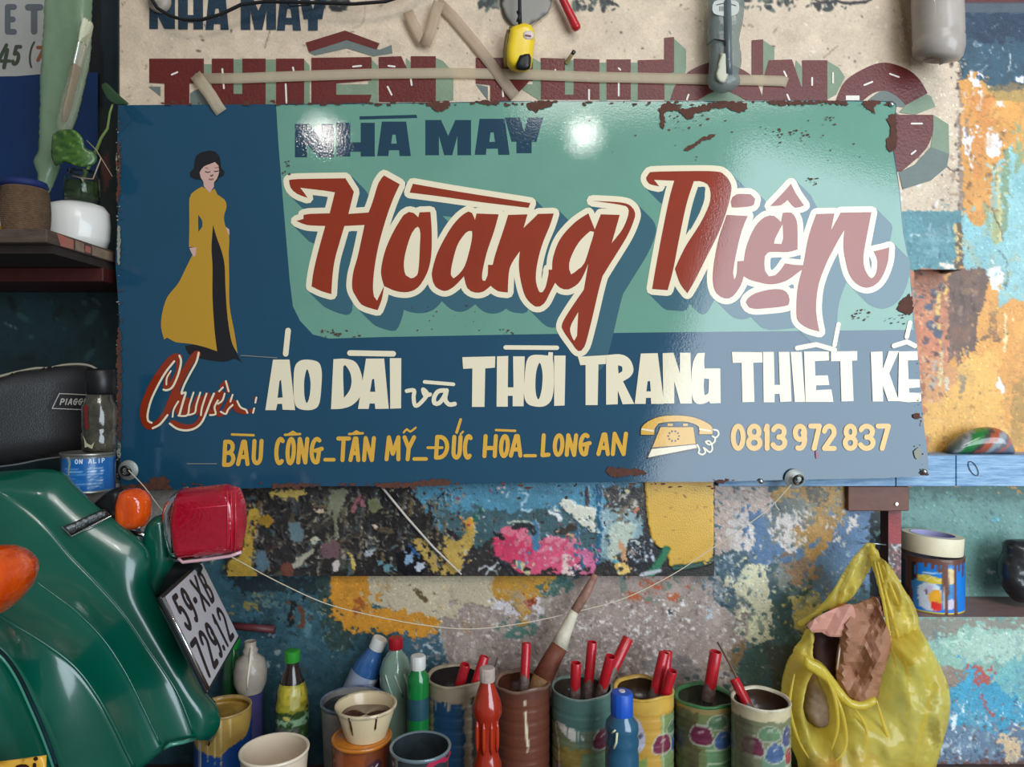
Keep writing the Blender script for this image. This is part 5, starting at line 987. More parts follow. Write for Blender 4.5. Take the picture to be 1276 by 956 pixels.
# poster at the back
po = thing('wall_poster', 'blue and white printed poster behind the green bag at the upper left', 'poster', W(0, 300, -.125))
decal('blue_field', [R4(-105, 90, 122, 272)], mat('poster_blue', (12, 50, 98), .45, var=.5, vs=9, alt=(10, 34, 70)), po, lambda x, y: W(x, y, -.1262))
decal('white_field', [[(-105, -100), (66, -100), (62, 60), (56, 92), (20, 95), (-105, 96)]], mat('poster_white', (178, 176, 170), .5, var=.2, vs=12), po, lambda x, y: W(x, y, -.1255))
pl_ = letter('X', -26, -6, 5, 43, 7) + letter('E', 6, 21, 5, 43, 7) + letter('T', 31, 54, 5, 43, 8) + letter('H', 56, 78, 5, 43, 8)
decal('poster_heading', pl_, mat('poster_grey', (98, 102, 106), .5), po, lambda x, y: W(x, y, -.1248))
n5 = letter('3', -18, -4, 56, 84, 4.5, 5) + [capsule((8, 56), (-2, 76), 2.2), capsule((-2, 76), (12, 76), 2), capsule((9, 62), (5, 84), 2.4)] + letter('5', 13, 24, 56, 82, 4.5, 4) + letter('(', 28, 46, 50, 86, 2.5, 4)
decal('poster_digits', n5, mat('poster_olive', (66, 74, 58), .5), po, lambda x, y: W(x, y, -.1248))
decal('poster_digits_red', letter('7', 42, 54, 57, 77, 4, 3), mat('poster_rust', (146, 82, 50), .5), po, lambda x, y: W(x, y, -.1246))
# green bag with a wrapped brush
t = thing('green_bag', 'translucent pale green plastic bag hanging at the upper left', 'bag', W(60, 245, .035))
inflate('film', S("56,-40* 116,-40* 114,20 112,70 104,110 97,140 88,166 76,200 68,225 58,244 47,247 46,240 48,222 42,200 48,192 50,150 52,80 56,20"), mat('green_film', (166, 190, 156), .25, thin=.3, bump=.9, bs=22, coat=.4, var=.5, vs=14, alt=(120, 150, 118), stretch=(1, 1, .3)), t, .035, .03, 14, 5, noise=.0006)
t = thing('wrapped_brush', 'new paint brush with pale bristles wrapped in clear film in the green bag', 'paint brush', W(78, 160, .06))
Mx = axisM(W(80, 152, .06), W(107, 40, .06)); Lb = (W(107, 40, .06) - W(80, 152, .06)).length
flat = lambda p, a, r, z: Vector((p.x, p.y * .35, p.z))
MB().lathe([(.0001, 0), (.007, .002), (.010, .02), (.0105, Lb * .5), (.0125, Lb * .62)], 24, Mx, fn=flat).build('handle', mat('brush_wood', (172, 138, 110), .45, var=.4, vs=60), t, smooth=True)
MB().lathe([(.0127, Lb * .62), (.0135, Lb * .64), (.0135, Lb * .84), (.0128, Lb * .86)], 24, Mx, fn=flat).build('ferrule', mat('bright_steel', (226, 228, 222), .3, .7), t, smooth=True)
MB().lathe([(.0125, Lb * .86), (.015, Lb * .97), (.014, Lb * 1.09), (.009, Lb * 1.12), (.0001, Lb * 1.1)], 24, Mx, fn=lambda p, a, r, z: Vector((p.x, p.y * .4, p.z + .003 * math.sin(a * 7)))).build('bristles', mat('pale_bristle', (206, 206, 176), .8, bump=.8, bs=400), t, smooth=True)
inflate('clear_wrap', S("98,52* 114,40* 112,74 104,112 96,142 86,166 70,160 74,130 84,95"), mat('clear_film', (214, 214, 196), .12, thin=.8, coat=.5, bump=.4, bs=60), t, .07, .012, 8, 5)
# pale ledge with the blue tin and dark bottle
lz = ZC - .1817; TY = .13; lg = thing('pale_ledge', 'pale paint-stained ledge under the low blue tin, left of the sign', 'ledge', W(150, 612, .0))
MB().box(XS(60, .1), XS(144, .05), -.176, .128, lz - .02, lz).build('ledge_board', mat('ledge_pale', (182, 170, 160), .6, var=.5, vs=14, alt=(130, 120, 110), bump=.3, bs=60), lg, bevel=.002)
t = thing('blue_tin', 'low blue printed paint tin on the pale ledge, partly behind the seat', 'tin', (XS(110, TY), -TY, lz)); tx = XS(110, TY)
TP = Paint(0, 0, 283, 64, 1, (24, 96, 164), 9)
TP.poly(R4(0, 0, 283, 6), (96, 98, 96), 1); TP.poly(R4(0, 60, 283, 64), (170, 160, 110), 0); TP.poly(R4(0, 6, 112, 60), (40, 60, 80), 4); TP.poly(R4(215, 6, 283, 60), (20, 60, 120), 4)
for i in range(7): TP.stroke([(122 + (i % 2) * 4, 22 + i * 5), (150 + 6 * (i % 3), 22 + i * 5)], 1, (150, 190, 226), 1); TP.stroke([(164, 22 + i * 5), (190, 22 + i * 5)], 1.4, (196, 214, 232), 2)
TP.stroke(S("130,2 134,10 132,30 135,44", closed=False), 5, (170, 176, 130), 1.5, taper=True)
def painted_lathe(name, prof, TPp, H, m, parent, M, seg=120, ang0=-math.pi, sub=2.2, fn=None, zoff=0):
    """prof: outer (r,z) points; colours come from a paint buffer unrolled with x = 0 at the back"""
    pr = []
    for (r0, z0), (r1, z1) in zip(prof[:-1], prof[1:]):
        k = max(1, int(abs(z1 - z0) * 1000 / sub))
        for j in range(k): pr.append((r0 + (r1 - r0) * j / k, z0 + (z1 - z0) * j / k))
    pr.append(prof[-1]); vs = []; fs = []; X = []; Yc = []
    wd = (TPp.w - 1) * TPp.res
    for (r, z) in pr:
        for k in range(seg + 1):
            u = k / seg; a = -math.pi / 2 - math.pi + 2 * math.pi * u      # u = .5 faces the viewer
            p = Vector((r * math.cos(a), r * math.sin(a), z))
            if fn: p = fn(p, a, r, z)
            vs.append(M @ p); X.append(u * wd); Yc.append((H - z) * 1000)
    n1 = seg + 1
    for i in range(len(pr) - 1):
        for k in range(seg): a = i * n1 + k; fs.append((a, a + 1, a + 1 + n1, a + n1))
    c, _ = TPp.sample(X, Yc)
    return newobj(name, vs, fs, m, parent, smooth=True, cols=c)
M_print = mat('printed_tin', vcol=True, rough=.32, coat=.3, bump=.12, bs=200, spec=.5)
painted_lathe('body', [(.0405, .001), (.041, .003), (.041, .062), (.0415, .064)], TP, .064, M_print, t, T(tx, -TY, lz))
MB().lathe([(.0416, .062), (.0428, .065), (.0415, .067), (.038, .066), (.037, .062), (.0001, .062)], 48, T(tx, -TY, lz)).build('rim', mat('tin_rim', (150, 148, 140), .35, .8), t, smooth=True)
MB().lathe([(.0412, .0), (.0426, .0015), (.0412, .004)], 48, T(tx, -TY, lz)).build('base_rim', MATS['tin_rim'], t, smooth=True)
def cylmap(cx, cy, r, z0, a0):
    return lambda x, y: Vector((cx + r * math.sin(a0 + x * .001 / r), cy - r * math.cos(a0 + x * .001 / r), z0 - y * .001))
al = []
for i_, ch in enumerate("ON ALIP"):
    if ch != ' ': al += letter(ch, i_ * 6.6, i_ * 6.6 + 5.4, 0, 8, 1.5)
decal('tin_lettering', al, mat('tin_white', (206, 218, 232), .4), t, cylmap(tx, -TY, .0414, lz + .058, .05), grid=3)
t = thing('dark_bottle', 'grimy dark glass bottle standing on the blue tin', 'bottle', (XS(126, TY), -TY, lz + .068))
MB().lathe([(.0001, .0), (.024, .0), (.027, .006), (.027, .03), (.025, .034), (.0265, .04), (.0265, .075), (.021, .086), (.019, .098)], 28, T(XS(124, TY), -TY, lz + .0675)).build('glass', mat('dark_glass', (44, 44, 38), .12, coat=.6, var=.7, vs=40, alt=(96, 90, 74), bump=.3, bs=40), t, smooth=True)
MB().lathe([(.021, .096), (.0235, .1), (.0235, .135), (.020, .139), (.0001, .140)], 24, T(XS(126, TY), -TY, lz + .0675)).build('cap', mat('black_plastic'), t, smooth=True)
decal('paint_run', [S("-.003,.098 .004,.098 .003,.08 .005,.06 .000,.058 -.002,.075", step=.004)], mat('red_drip', (110, 28, 26), .4), t, lambda x, y: Vector((XS(119, TY) + x, -TY - .0278, lz + .0675 + y - .02)))
decal('paint_run', [[(-.012, .03), (-.009, .02), (-.008, .008), (-.004, .010), (.004, .006), (.008, .018), (.002, .012), (-.005, .016)]], mat('pale_drip', (176, 172, 140), .4), t, lambda x, y: Vector((XS(124, TY) + x, -TY - .0282, lz + .0675 + y)))
# ---------------------------------------------------------------- the green scooter at the left
M_green_paint = mat('scooter_green', (0, 84, 66), .3, coat=.8, bump=.05, bs=30, var=.35, vs=14, alt=(6, 68, 56), coat_rough=.12)
M_chrome = mat('chrome', (220, 220, 222), .12, 1.0)
sc_ = thing('scooter', 'green motor scooter with black seat and red tail light at the left edge', 'scooter', (XS(60, .4), -.35, 0))
def resamp(P, n):
    P = np.array(P, float); d = np.r_[0, np.cumsum(np.hypot(*np.diff(P[:, :2], axis=0).T))]; t = np.linspace(0, d[-1], n)
    return np.stack([np.interp(t, d, P[:, k]) for k in range(3)], 1)
def crv(t, y0, y1, off=None):
    P = S(t, closed=False, step=6); n = len(P); return [(x, y, y0 + (y1 - y0) * i / (n - 1)) for i, (x, y) in enumerate(P)]
NS = 60
rows = [crv("-90,596 -20,590 65,586 92,606 112,626 150,655 182,686 186,730 202,765 226,812 250,858 270,884 273,905 262,922", .26, .24),
        crv("-90,610 -20,608 40,640 85,690 118,724 152,762 184,808 208,842 222,866 234,895 243,922", .30, .27),
        crv("-90,650 -30,670 10,698 52,730 92,760 128,796 156,838 178,882 194,916 203,934", .36, .31),
        crv("-90,712 -40,742 2,770 52,800 92,830 120,866 142,905 158,938 170,962", .43, .35),
        crv("-90,765 -40,786 0,808 24,838 44,880 60,918 74,958 84,990", .485, .39)]
R = [resamp(r, NS) for r in rows]; grid = []
for i in range(len(R) - 1):
    K = 10
    for j in range(K):
        t = j / K; g = R[i] * (1 - t) + R[i + 1] * t; g = g.copy(); g[:, 2] += (.008 * math.sin(math.pi * t) if i == 0 else -.004 * math.sin(math.pi * t) ** .7 * np.clip(np.linspace(-.3, 2, NS), 0, 1)); grid.append(g)
grid.append(R[-1])
G = np.array(grid)                                  # rows x NS x (px,py,Y)
front = [[W(*p) for p in row] for row in G]
vs = []; fs = []
nr = len(front); rows3 = [[p + Vector((-.02, .04, -.03)) for p in front[0]], [p + Vector((-.006, .018, -.004)) for p in front[0]]] + front
rows3 = [[r_[0]] + list(r_) + [r_[-1] + Vector((-.004, .010, -.004)), r_[-1] + Vector((-.02, .05, -.006))] for r_ in rows3]
n1 = len(rows3[0])
for r_ in rows3: vs += r_
for i in range(len(rows3) - 1):
    for k in range(1, n1 - 1): a = i * n1 + k; fs.append((a, a + n1, a + 1 + n1, a + 1))
newobj('body_shell', vs, fs, M_green_paint, sc_, smooth=True, solid=.002)
# nearer side panel behind the dark seam
E0 = resamp(crv("-90,772 -42,792 -4,814 18,842 38,884 54,922 68,962 78,996", .487, .392), 40); E1 = resamp(crv("-140,850 -90,880 -60,910 -40,940 -20,980 0,1030", .53, .44), 40)
vs = []; fs = []
for j in range(9):
    t = j / 8
    for p in (E0 * (1 - t) + E1 * t): vs.append(W(p[0], p[1], p[2] + .012 * math.sin(math.pi * min(1, t * 1.2) / 1.2)))
vs += [W(p[0] + 3, p[1], p[2] - .04) for p in E0]
for j in range(8):
    for k in range(39): a = j * 40 + k; fs.append((a, a + 40, a + 41, a + 1))
for k in range(39): fs.append((k, k + 1, 360 + k + 1, 360 + k))
newobj('side_panel', vs, fs, M_green_paint, sc_, smooth=True, solid=.0015)
M_bead = mat('green_bead', (70, 140, 120), .25, coat=.8)
MB().tube([W(p[0], p[1], p[2] + .003) for p in E0], .0016, 8).build('panel_bead', M_bead, sc_, smooth=True)
# raised pressed ribs
for nm, i, a, b, r in [('pressed_rib', 1, 14, NS - 1, .0022), ('pressed_rib', 2, 16, NS - 1, .0018), ('pressed_rib', 3, 8, NS - 1, .0026)]:
    MB().tube([W(*p) for p in R[i][a:b]], [r * min(1, .15 + (k / 14)) for k in range(b - a)], 10).build(nm, M_green_paint, sc_, smooth=True)
MB().tube([W(204, 934, .312), W(212, 928, .315), W(228, 925, .30), W(243, 921, .272)], .003, 8).build('edge_fold', M_bead, sc_, smooth=True)
# sticker on the side panel
def pmap(x, y): return W(x, y, .505)
inflate('yellow_plate', [(-80, 955), (0, 949), (30, 945), (58, 941), (57, 990), (-80, 1000)], mat('sticker_yellow', (232, 176, 62), .35, coat=.4), sc_, .504, .002, 1, 12)
decal('plate_letters', strokep(S("18,962 22,956 32,955 36,962 36,985", closed=False), 4.5) + [capsule((44, 946), (45, 945.5), 2.4)] + strokep([(43, 953), (43, 985)], 4.5), mat('sticker_ink', (52, 20, 10), .5), sc_, lambda x, y: W(x, y, .5062))
# seat
seatY = lambda x, y: (129 - x) * .0010
sx = S("-90,492 -30,478 0,470 30,461 60,457 95,454 112,457 123,464 129,478 128,510 126,545 112,562 85,567 40,573 0,581 -90,590")
M_seat = mat('black_vinyl', (38, 37, 38), .42, bump=.25, bs=500, coat=.15)
seat = inflate('seat', sx, M_seat, sc_, .0, .07, 26, 7, ymap=seatY)
MB().tube([W(x, y, .002 + seatY(x, y)) for x, y in S("-90,490 -30,476 0,469 20,464 45,459 60,459 80,455 100,454 115,457 124,464 128,474 129,482", closed=False)], .0024, 8).build('piping', mat('cream_piping', (150, 142, 122), .5), seat, smooth=True)
MB().tube([W(x, y, .010 + seatY(x, y)) for x, y in S("-90,584 -20,583 20,579 50,573 80,569 96,566", closed=False)], .0016, 8).build('seam', mat('grey_seam', (104, 104, 106), .4), seat, smooth=True)
bmap = lambda x, y: W(x, y, .0365 + seatY(x, y))
M_lab = mat('seat_label', (176, 172, 162), .5)
fr = [(74, 490.5), (65, 509), (112, 511), (126, 510), (127, 493)]
decal('name_label', sum([strokep([fr[i], fr[(i + 1) % 5]], 1.1) for i in range(5)], []) , M_lab, seat, bmap)
nl = []
for i, ch in enumerate('PIAGGIO'):
    a = 74 + i * 6.3 - (2.5 if i > 1 else 0); w_ = 2.8 if ch == 'I' else 5.6; nl += letter(ch, a, a + w_, 496.5, 505, 1.6, 1.8)
decal('name_lettering', nl, M_lab, seat, lambda x, y: W(x, y, .0368 + seatY(x, y)))
# badge
bq = [(78, 657), (130, 634), (139, 642), (89, 668)]
def bY(x, y): return .262 - (x - 78) * .0010
inflate('badge', bq, mat('badge_black', (24, 28, 28), .3, coat=.4), sc_, .292, .012, 2.5, 3, ymap=lambda x, y: -(x - 78) * .0006)
MB().tube([W(77, 656.5, .298), W(89, 668.5, .292), W(139, 643, .262)], .0009, 6).build('badge_rim', M_chrome, sc_)
bl = letter('1', 0, 3, 0, 8, 1.2) + letter('0', 4, 8, 0, 8, 1.2) + letter('0', 9, 13, 0, 8, 1.2) + word('SUPER', 18, 42, 1.5, 8, 1)
bl = [[(93 + x * .89 + 1, 655 - x * .43 + y * .75 - 1) for x, y in p] for p in bl]
decal('badge_lettering', bl, mat('badge_grey', (88, 92, 90), .4), sc_, lambda x, y: W(x, y, .2985 - (x - 78) * .0006))
# tail light
br_ = inflate('light_bracket', S("183,662* 190,646 204,641 214,646* 216,700 206,724 196,744 186,738 182,700"), M_green_paint, sc_, .20, .05, 8, 5)
M_lens = mat('red_lens', (158, 4, 34), .16, coat=1.0, bump=.3, bs=160, var=.3, vs=90, alt=(204, 20, 50))
inflate('light_base', S("206,640 212,622 222,612* 232,606* 236,640* 238,690* 232,697* 216,695* 208,668"), M_chrome, sc_, .205, .05, 7, 4)
inflate('base_gasket', [(211, 644), (220, 640), (224, 688), (214, 690)], mat('black_plastic'), sc_, .231, .004, 2, 4)
lens = inflate('tail_lens', S("219,618* 225,609* 284,603* 299,608* 306,628 307,655* 302,686* 286,692* 226,698* 219,690* 214,650"), M_lens, sc_, .225, .062, 13, 3.5, prof=1.0)
MB().tube([W(x, y, .246) for x, y in [(222, 696), (228, 701), (260, 697), (287, 693), (301, 688)]], .0026, 8).build('lens_trim', mat('pink_trim', (214, 170, 176), .3, coat=.5), sc_, smooth=True)
M_rib = mat('lens_rib', (212, 24, 60), .2, coat=1)
for x in (283, 288, 293): MB().tube([W(x, 612, .2562 - (x - 283) * .0006), W(x + 1, 650, .258 - (x - 283) * .0006), W(x, 688, .2555 - (x - 283) * .0006)], .0009, 6).build('lens_rib', M_rib, lens, smooth=True)
MB().tube([W(222, 636, .2545), W(283, 630, .2572)], .0008, 6).tube([W(222, 690, .2475), W(284, 685, .254)], .0008, 6).build('lens_rib', M_rib, lens, smooth=True)
# indicators
M_amb = mat('amber_lens', (226, 84, 4), .12, coat=1.0, bump=1.0, bs=60, var=.7, vs=50, alt=(190, 52, 2), stretch=(1.6, 1, .6))
inflate('indicator_housing', S("120,626* 128,618 140,609 152,607 158,612 156,640 150,655 144,648* 136,640 124,634"), mat('black_plastic'), sc_, .215, .04, 8, 4)
inflate('indicator_lens', S("148,622 153,611 166,608 178,611 186,620 187,636 184,650 176,658 160,661* 148,652 146,636"), M_amb, sc_, .23, .045, 12, 3.5)
MB().tube([W(160, 663, .22), W(186, 668, .22)], .004, 8).build('indicator_stalk', M_chrome, sc_, smooth=True)
il = inflate('indicator_lens', S("-60,690 -20,682 5,680 22,688 34,702 36,718 30,736 18,752 0,765 -30,772 -60,765"), M_amb, sc_, .50, .09, 30, 6)
# number plate
PA, PB, PD = W(200.8, 743, .38), W(251, 698, .145), W(260, 863, .38); PC = PB + PD - PA
nrm = (PB - PA).cross(PD - PA).normalized()
if nrm.dot(Vector((0, -D, ZC)) - PA) < 0: nrm = -nrm
def plm(off):
    def f(x, y):
        u, v = x / 190, y / 140
        return (PA * (1 - u) + PB * u) * (1 - v) + (PD * (1 - u) + PC * u) * v + nrm * off
    return f
npl = MB(); c0 = [(0, 0), (190, 0), (190, 140), (0, 140)]
npl.add([plm(0)(*p) for p in c0] + [plm(-.006)(*p) for p in c0], [(0, 1, 2, 3), (7, 6, 5, 4), (0, 4, 5, 1), (1, 5, 6, 2), (2, 6, 7, 3), (3, 7, 4, 0)])
npo = npl.build('number_plate', mat('plate_black', (26, 26, 28), .35), sc_, bevel=.0015)
decal('plate_face', [rag(c, .01, 400) for c in [[(5, 4), (186, 4), (186, 136), (5, 136)]]], mat('plate_white', (206, 200, 206), .4, coat=.3, var=.2, vs=60, alt=(176, 170, 178)), npo, plm(.0006))
MB().tube([plm(.001)(1, 3), plm(.001)(1, 137)], .0026, 8).build('plate_edge', M_chrome, npo, smooth=True)
pt = letter('5', 22, 46, 10, 64, 8) + letter('9', 54, 78, 10, 64, 8) + letter('-', 84, 100, 12, 64, 9) + letter('X', 104, 136, 10, 64, 8) + letter('B', 142, 168, 10, 64, 8)
pt += letter('7', 10, 38, 74, 130, 8) + letter('2', 44, 70, 74, 130, 8) + letter('9', 76, 102, 74, 130, 8) + letter('.', 102, 116, 74, 130, 9) + letter('1', 118, 134, 74, 130, 8) + letter('2', 142, 170, 74, 130, 8)
decal('plate_lettering', pt, mat('plate_ink', (40, 28, 32), .5), npo, plm(.0012))
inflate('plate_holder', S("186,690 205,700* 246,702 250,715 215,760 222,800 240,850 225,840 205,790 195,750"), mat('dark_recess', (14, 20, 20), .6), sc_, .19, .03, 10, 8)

# ---------------------------------------------------------------- bench with cans, bottles and brushes
bn = thing('work_bench', 'dark work bench under the cans, hidden below the frame', 'bench', (0, -.3, 0))
M_bench = mat('bench_wood', (60, 42, 38), .6, bump=.4, bs=40, var=.6, vs=20, alt=(96, 74, 62))
MB().box(-1.1, 1.1, -.5, -.002, BENCH - .03, BENCH).build('bench_top', M_bench, bn)
for x in (-1.05, 1.05):
    for y in (-.46, -.05): MB().box(x - .025, x + .025, y - .025, y + .025, 0, BENCH - .03).build('leg', M_bench, bn)

def canvas(r, base, seed): return Paint(0, 0, 2 * math.pi * r * 1000, 180, 1, base, seed)
ICONS = [(-28, 44, 46, 34, (110, 32, 60)), (2, 22, 44, 24, (96, 134, 92)), (12, 52, 40, 32, (64, 96, 150)), (38, 30, 30, 34, (72, 78, 130)), (44, 62, 26, 30, (176, 48, 64))]
def icons(P, cx, y0, fade=1.0):
    for dx, dy, w, h, c in ICONS:
        x, y = cx + dx, y0 + dy; pts = S(f"{x-w/2},{y+h*.2} {x-w*.3},{y-h*.4} {x},{y-h*.5} {x+w*.3},{y-h*.4} {x+w/2},{y+h*.2} {x+w*.3},{y+h*.5} {x-w*.3},{y+h*.5}")
        P.poly(pts, (180, 180, 162), 1, a=fade * .8); q = [((px - x) * .88 + x, (py - y) * .86 + y) for px, py in pts]; P.poly(q, tuple(v * .8 + 16 for v in c), 1, a=fade, var=.3)
        P.stroke([(x - 3, y - 4), (x + 3, y - 6)], 4, (206, 196, 190), 1, a=.7 * fade); P.stroke([(x - 1, y - 3), (x + 2, y - 5)], 1.6, c, .5)
def can(name, px, py, Y, rpx, P, label, cat='can', rim=(160, 150, 130), inside=(70, 58, 46), ribs=(), wav=0.0, fill=.03, grp='open paint cans along the wall', lipw=.004):
    k = (D - Y) / F; r = rpx * k; x = XS(px, Y); zt = ZS(py, Y); H = zt - BENCH
    t = thing(name, label, cat, (x, -Y, BENCH), grp); M = T(x, -Y, BENCH)
    wv = lambda p, a, r_, z: Vector((p.x, p.y, p.z + (wav * math.sin(2 * a + px) + wav * .5 * math.sin(5 * a + 1)) * max(0, (z - H + .03) / .03) if wav else p.z))
    prof = [(r * .97, .001), (r, .004)]
    z = .012
    ribz = sorted([H - q for q in ribs])
    for q in ribz: prof += [(r, q - .004), (r * .972, q), (r, q + .004)]
    prof += [(r, H - .006), (r * 1.005, H - .001)]
    prof = [prof[0]] + sorted(prof[1:], key=lambda p: p[1])
    painted_lathe('body', prof, P, H, M_print, t, M, fn=wv)
    m = MB().lathe([(r * 1.004, H - .003), (r * 1.02, H), (r * 1.0, H + .0018), (r - lipw, H + .0008), (r - lipw - .001, H - .003)], 64, M, fn=wv)
    m.build('rim', mat(name + '_rim_%d' % px, rim, .4, coat=.3, var=.5, vs=70, bump=.3, bs=90), t, smooth=True)
    MB().lathe([(r - lipw, H - .001), (r - .0035, H - .008), (r - .003, H - fill - .03), (r * .6, H - fill - .031), (.0001, H - fill - .031)], 56, M, fn=wv).build('inside', mat('inside_%d' % px, inside, .35, coat=.3, var=.6, vs=40, alt=[c * .45 for c in inside], bump=.4, bs=60), t, smooth=True)
    return t, x, r, H
RB = (.030, .052, .074, .096, .118, .140)
def drips(P, y, n, col, x0, x1, l0, l1, w, seed):
    rr = random.Random(seed)
    for i in range(n): x = rr.uniform(x0, x1); P.stroke([(x, y), (x + rr.uniform(-1, 1), y + rr.uniform(l0, l1))], w * rr.uniform(.5, 1.2), col, .8, h=.4)
# blue tin behind the red bottle
P = canvas(.0515, (30, 66, 96), 31); C0 = P.w / 2
P.poly(R4(0, 0, 330, 26), (150, 136, 116), 5); P.poly([(C0 - 85, 0), (C0 - 42, 10), (C0 - 46, 180), (C0 - 90, 180)], (146, 128, 100), 5); P.poly([(C0 + 18, 14), (C0 + 40, 10), (C0 + 50, 150), (C0 + 16, 170)], (140, 124, 100), 6)
P.poly([(C0 + 28, 20), (C0 + 60, 20), (C0 + 60, 180), (C0 + 34, 180)], (52, 46, 44), 5); drips(P, 20, 9, (150, 136, 116), C0 - 60, C0 + 40, 8, 24, 5, 1)
can('paint_can', 569, 842, .09, 36.5, P, 'tall blue can with crusty beige rim, holding two red handles', rim=(166, 150, 124), inside=(52, 44, 42), ribs=RB, wav=.0015)
# brown can
P = canvas(.047, (106, 60, 44), 32); C0 = P.w / 2; P.stroke([(C0 + 3, 14), (C0 + 3, 22)], 3, (226, 216, 190), .5); P.stroke(S(f"{C0+4},34 {C0+5},60 {C0+8},90", closed=False), 4, (228, 214, 180), .6); P.stroke(S(f"{C0+9},80 {C0+8},100", closed=False), 2, (214, 196, 170), .6)
P.poly(R4(0, 0, 330, 14), (96, 58, 46), 4); P.poly([(C0 - 60, 150), (C0 + 60, 146), (C0 + 60, 180), (C0 - 60, 180)], (176, 150, 130), 4)
can('paint_can', 651, 849, .09, 34, P, 'brown paint-covered can holding one red handle and the long flat brush', rim=(128, 98, 82), inside=(84, 48, 34), ribs=RB, wav=.003, fill=.002)
# teal-rimmed label can
P = canvas(.053, (112, 122, 92), 33); C0 = P.w / 2; P.poly(R4(0, 0, 340, 56), (82, 118, 112), 4); P.poly(S(f"{C0-60},48 {C0-20},50 {C0-2},66 {C0-20},72 {C0-44},60"), (206, 200, 190), 2); P.poly(R4(C0 - 60, 84, C0 + 10, 130), (140, 122, 60), 6, var=.3); P.poly(R4(C0 - 10, 90, C0 + 60, 150), (112, 138, 104), 8); P.poly(R4(C0 - 60, 120, C0 - 20, 180), (92, 66, 84), 8)
icons(P, C0 + 62, 26); drips(P, 50, 10, (82, 118, 112), C0 - 60, C0 + 60, 8, 40, 4, 2); P.stroke([(C0 - 62, 50), (C0 - 50, 90), (C0 - 48, 170)], 3, (190, 186, 160), 1)
can('paint_can', 725, 856, .09, 37.2, P, 'can with teal paint running over its label, holding four red handles', rim=(122, 142, 134), inside=(74, 62, 54), ribs=RB, wav=.0012, fill=.01, lipw=.002)
# yellow can
P = canvas(.053, (196, 152, 66), 34); C0 = P.w / 2; P.poly(R4(0, 0, 340, 24), (206, 164, 74), 3); P.poly(S(f"{C0-46},36 {C0-24},30 {C0-10},50 {C0-8},76 {C0-26},92 {C0-46},84"), (184, 182, 196), 2); P.stroke(S(f"{C0-36},62 {C0-22},64 {C0-14},58", closed=False), 6, (88, 92, 110), 1)
P.poly(R4(C0 + 22, 30, C0 + 80, 180), (120, 140, 92), 6); P.poly(R4(C0 - 60, 96, C0 - 10, 150), (130, 154, 84), 8); P.poly(S(f"{C0-50},140 {C0-20},136 {C0-10},156 {C0-30},176"), (92, 48, 84), 3); icons(P, C0 + 54, 30); P.stroke([(C0 + 26, 26), (C0 + 26, 120)], 3, (214, 210, 170), 1, a=.6)
can('paint_can', 802, 858, .09, 37, P, 'mustard yellow can with a crusted yellow rim and three red handles', rim=(212, 172, 72), inside=(78, 58, 36), ribs=RB, wav=.0028, fill=.008, lipw=.005)
# green can
P = canvas(.053, (112, 122, 78), 35); C0 = P.w / 2; P.poly(R4(0, 0, 340, 12), (148, 128, 80), 2); P.poly(R4(C0 - 90, 10, C0 - 24, 180), (92, 88, 58), 8, var=.35); P.poly(R4(C0 - 12, 56, C0 + 90, 180), (108, 144, 102), 3); P.stroke([(C0 - 12, 70), (C0 + 90, 66)], 3, (170, 190, 150), .8); icons(P, C0 + 8, 2)
P.poly(R4(C0 - 8, 92, C0 + 60, 130), (96, 138, 92), 2); P.stroke([(C0 - 8, 92), (C0 + 60, 90)], 2, (190, 204, 170), .5); P.stroke([(C0 - 8, 92), (C0 - 8, 170)], 2, (190, 204, 170), .5)
can('paint_can', 878, 867, .09, 37, P, 'olive green label can with a bright green inner rim and one red handle', rim=(60, 122, 70), inside=(78, 78, 62), ribs=RB, wav=.002, fill=.012, lipw=.006)
# cream-rim can
P = canvas(.05, (118, 122, 92), 36); C0 = P.w / 2; P.poly(R4(0, 0, 340, 18), (200, 186, 150), 4); P.poly(R4(C0 - 14, 60, C0 + 90, 180), (110, 138, 116), 3); icons(P, C0 - 4, 14, .92); P.poly(R4(C0 - 70, 20, C0 - 30, 180), (96, 94, 72), 8, a=.7); P.stroke([(C0 - 14, 92), (C0 + 60, 92)], 2, (180, 196, 170), .5)
can('paint_can', 948, 871, .162, 35.5, P, 'label can with a thick cream rim beside the yellow bag', rim=(216, 206, 180), inside=(72, 50, 36), ribs=RB, wav=.0012, fill=.008, lipw=.0035)

GB = 'red-handled brushes in the cans'
for tp, bt, Yt, Yb, r, lab in [
 ((580, 828), (566, 880), .12, .11, .0085, 'short red handle at the left in the tall blue can'), ((604, 818), (584, 878), .10, .11, .0085, 'longer red handle leaning right in the tall blue can'),
 ((656, 801), (653, 860), .075, .09, .0083, 'upright red handle in the brown can'),
 ((718, 826), (716, 870), .115, .11, .0088, 'shortest red handle at the left in the teal-stained can'), ((738, 800), (732, 868), .09, .09, .0088, 'tall upright stained red handle in the teal-stained can'), ((761, 818), (748, 868), .125, .105, .0088, 'red handle tilting right at the right in the teal-stained can'), ((783, 795), (756, 850), .06, .08, .0098, 'thick red handle leaning far right out of the teal-stained can'),
 ((828, 813), (812, 880), .085, .09, .0095, 'broad red handle at the left in the yellow can'), ((832, 811), (826, 878), .065, .085, .0085, 'upright red handle behind the others in the yellow can'), ((838, 836), (824, 880), .115, .10, .0085, 'short red handle in front in the yellow can'),
 ((892, 812), (882, 872), .09, .085, .0105, 'lone thick red handle in the olive green can'), ((915, 846), (938, 892), .125, .15, .0082, 'red handle leaning left over the cream-rimmed can')]:
    brush('paint_brush', tp, bt, Yt, Yb, r, lab, group=GB)
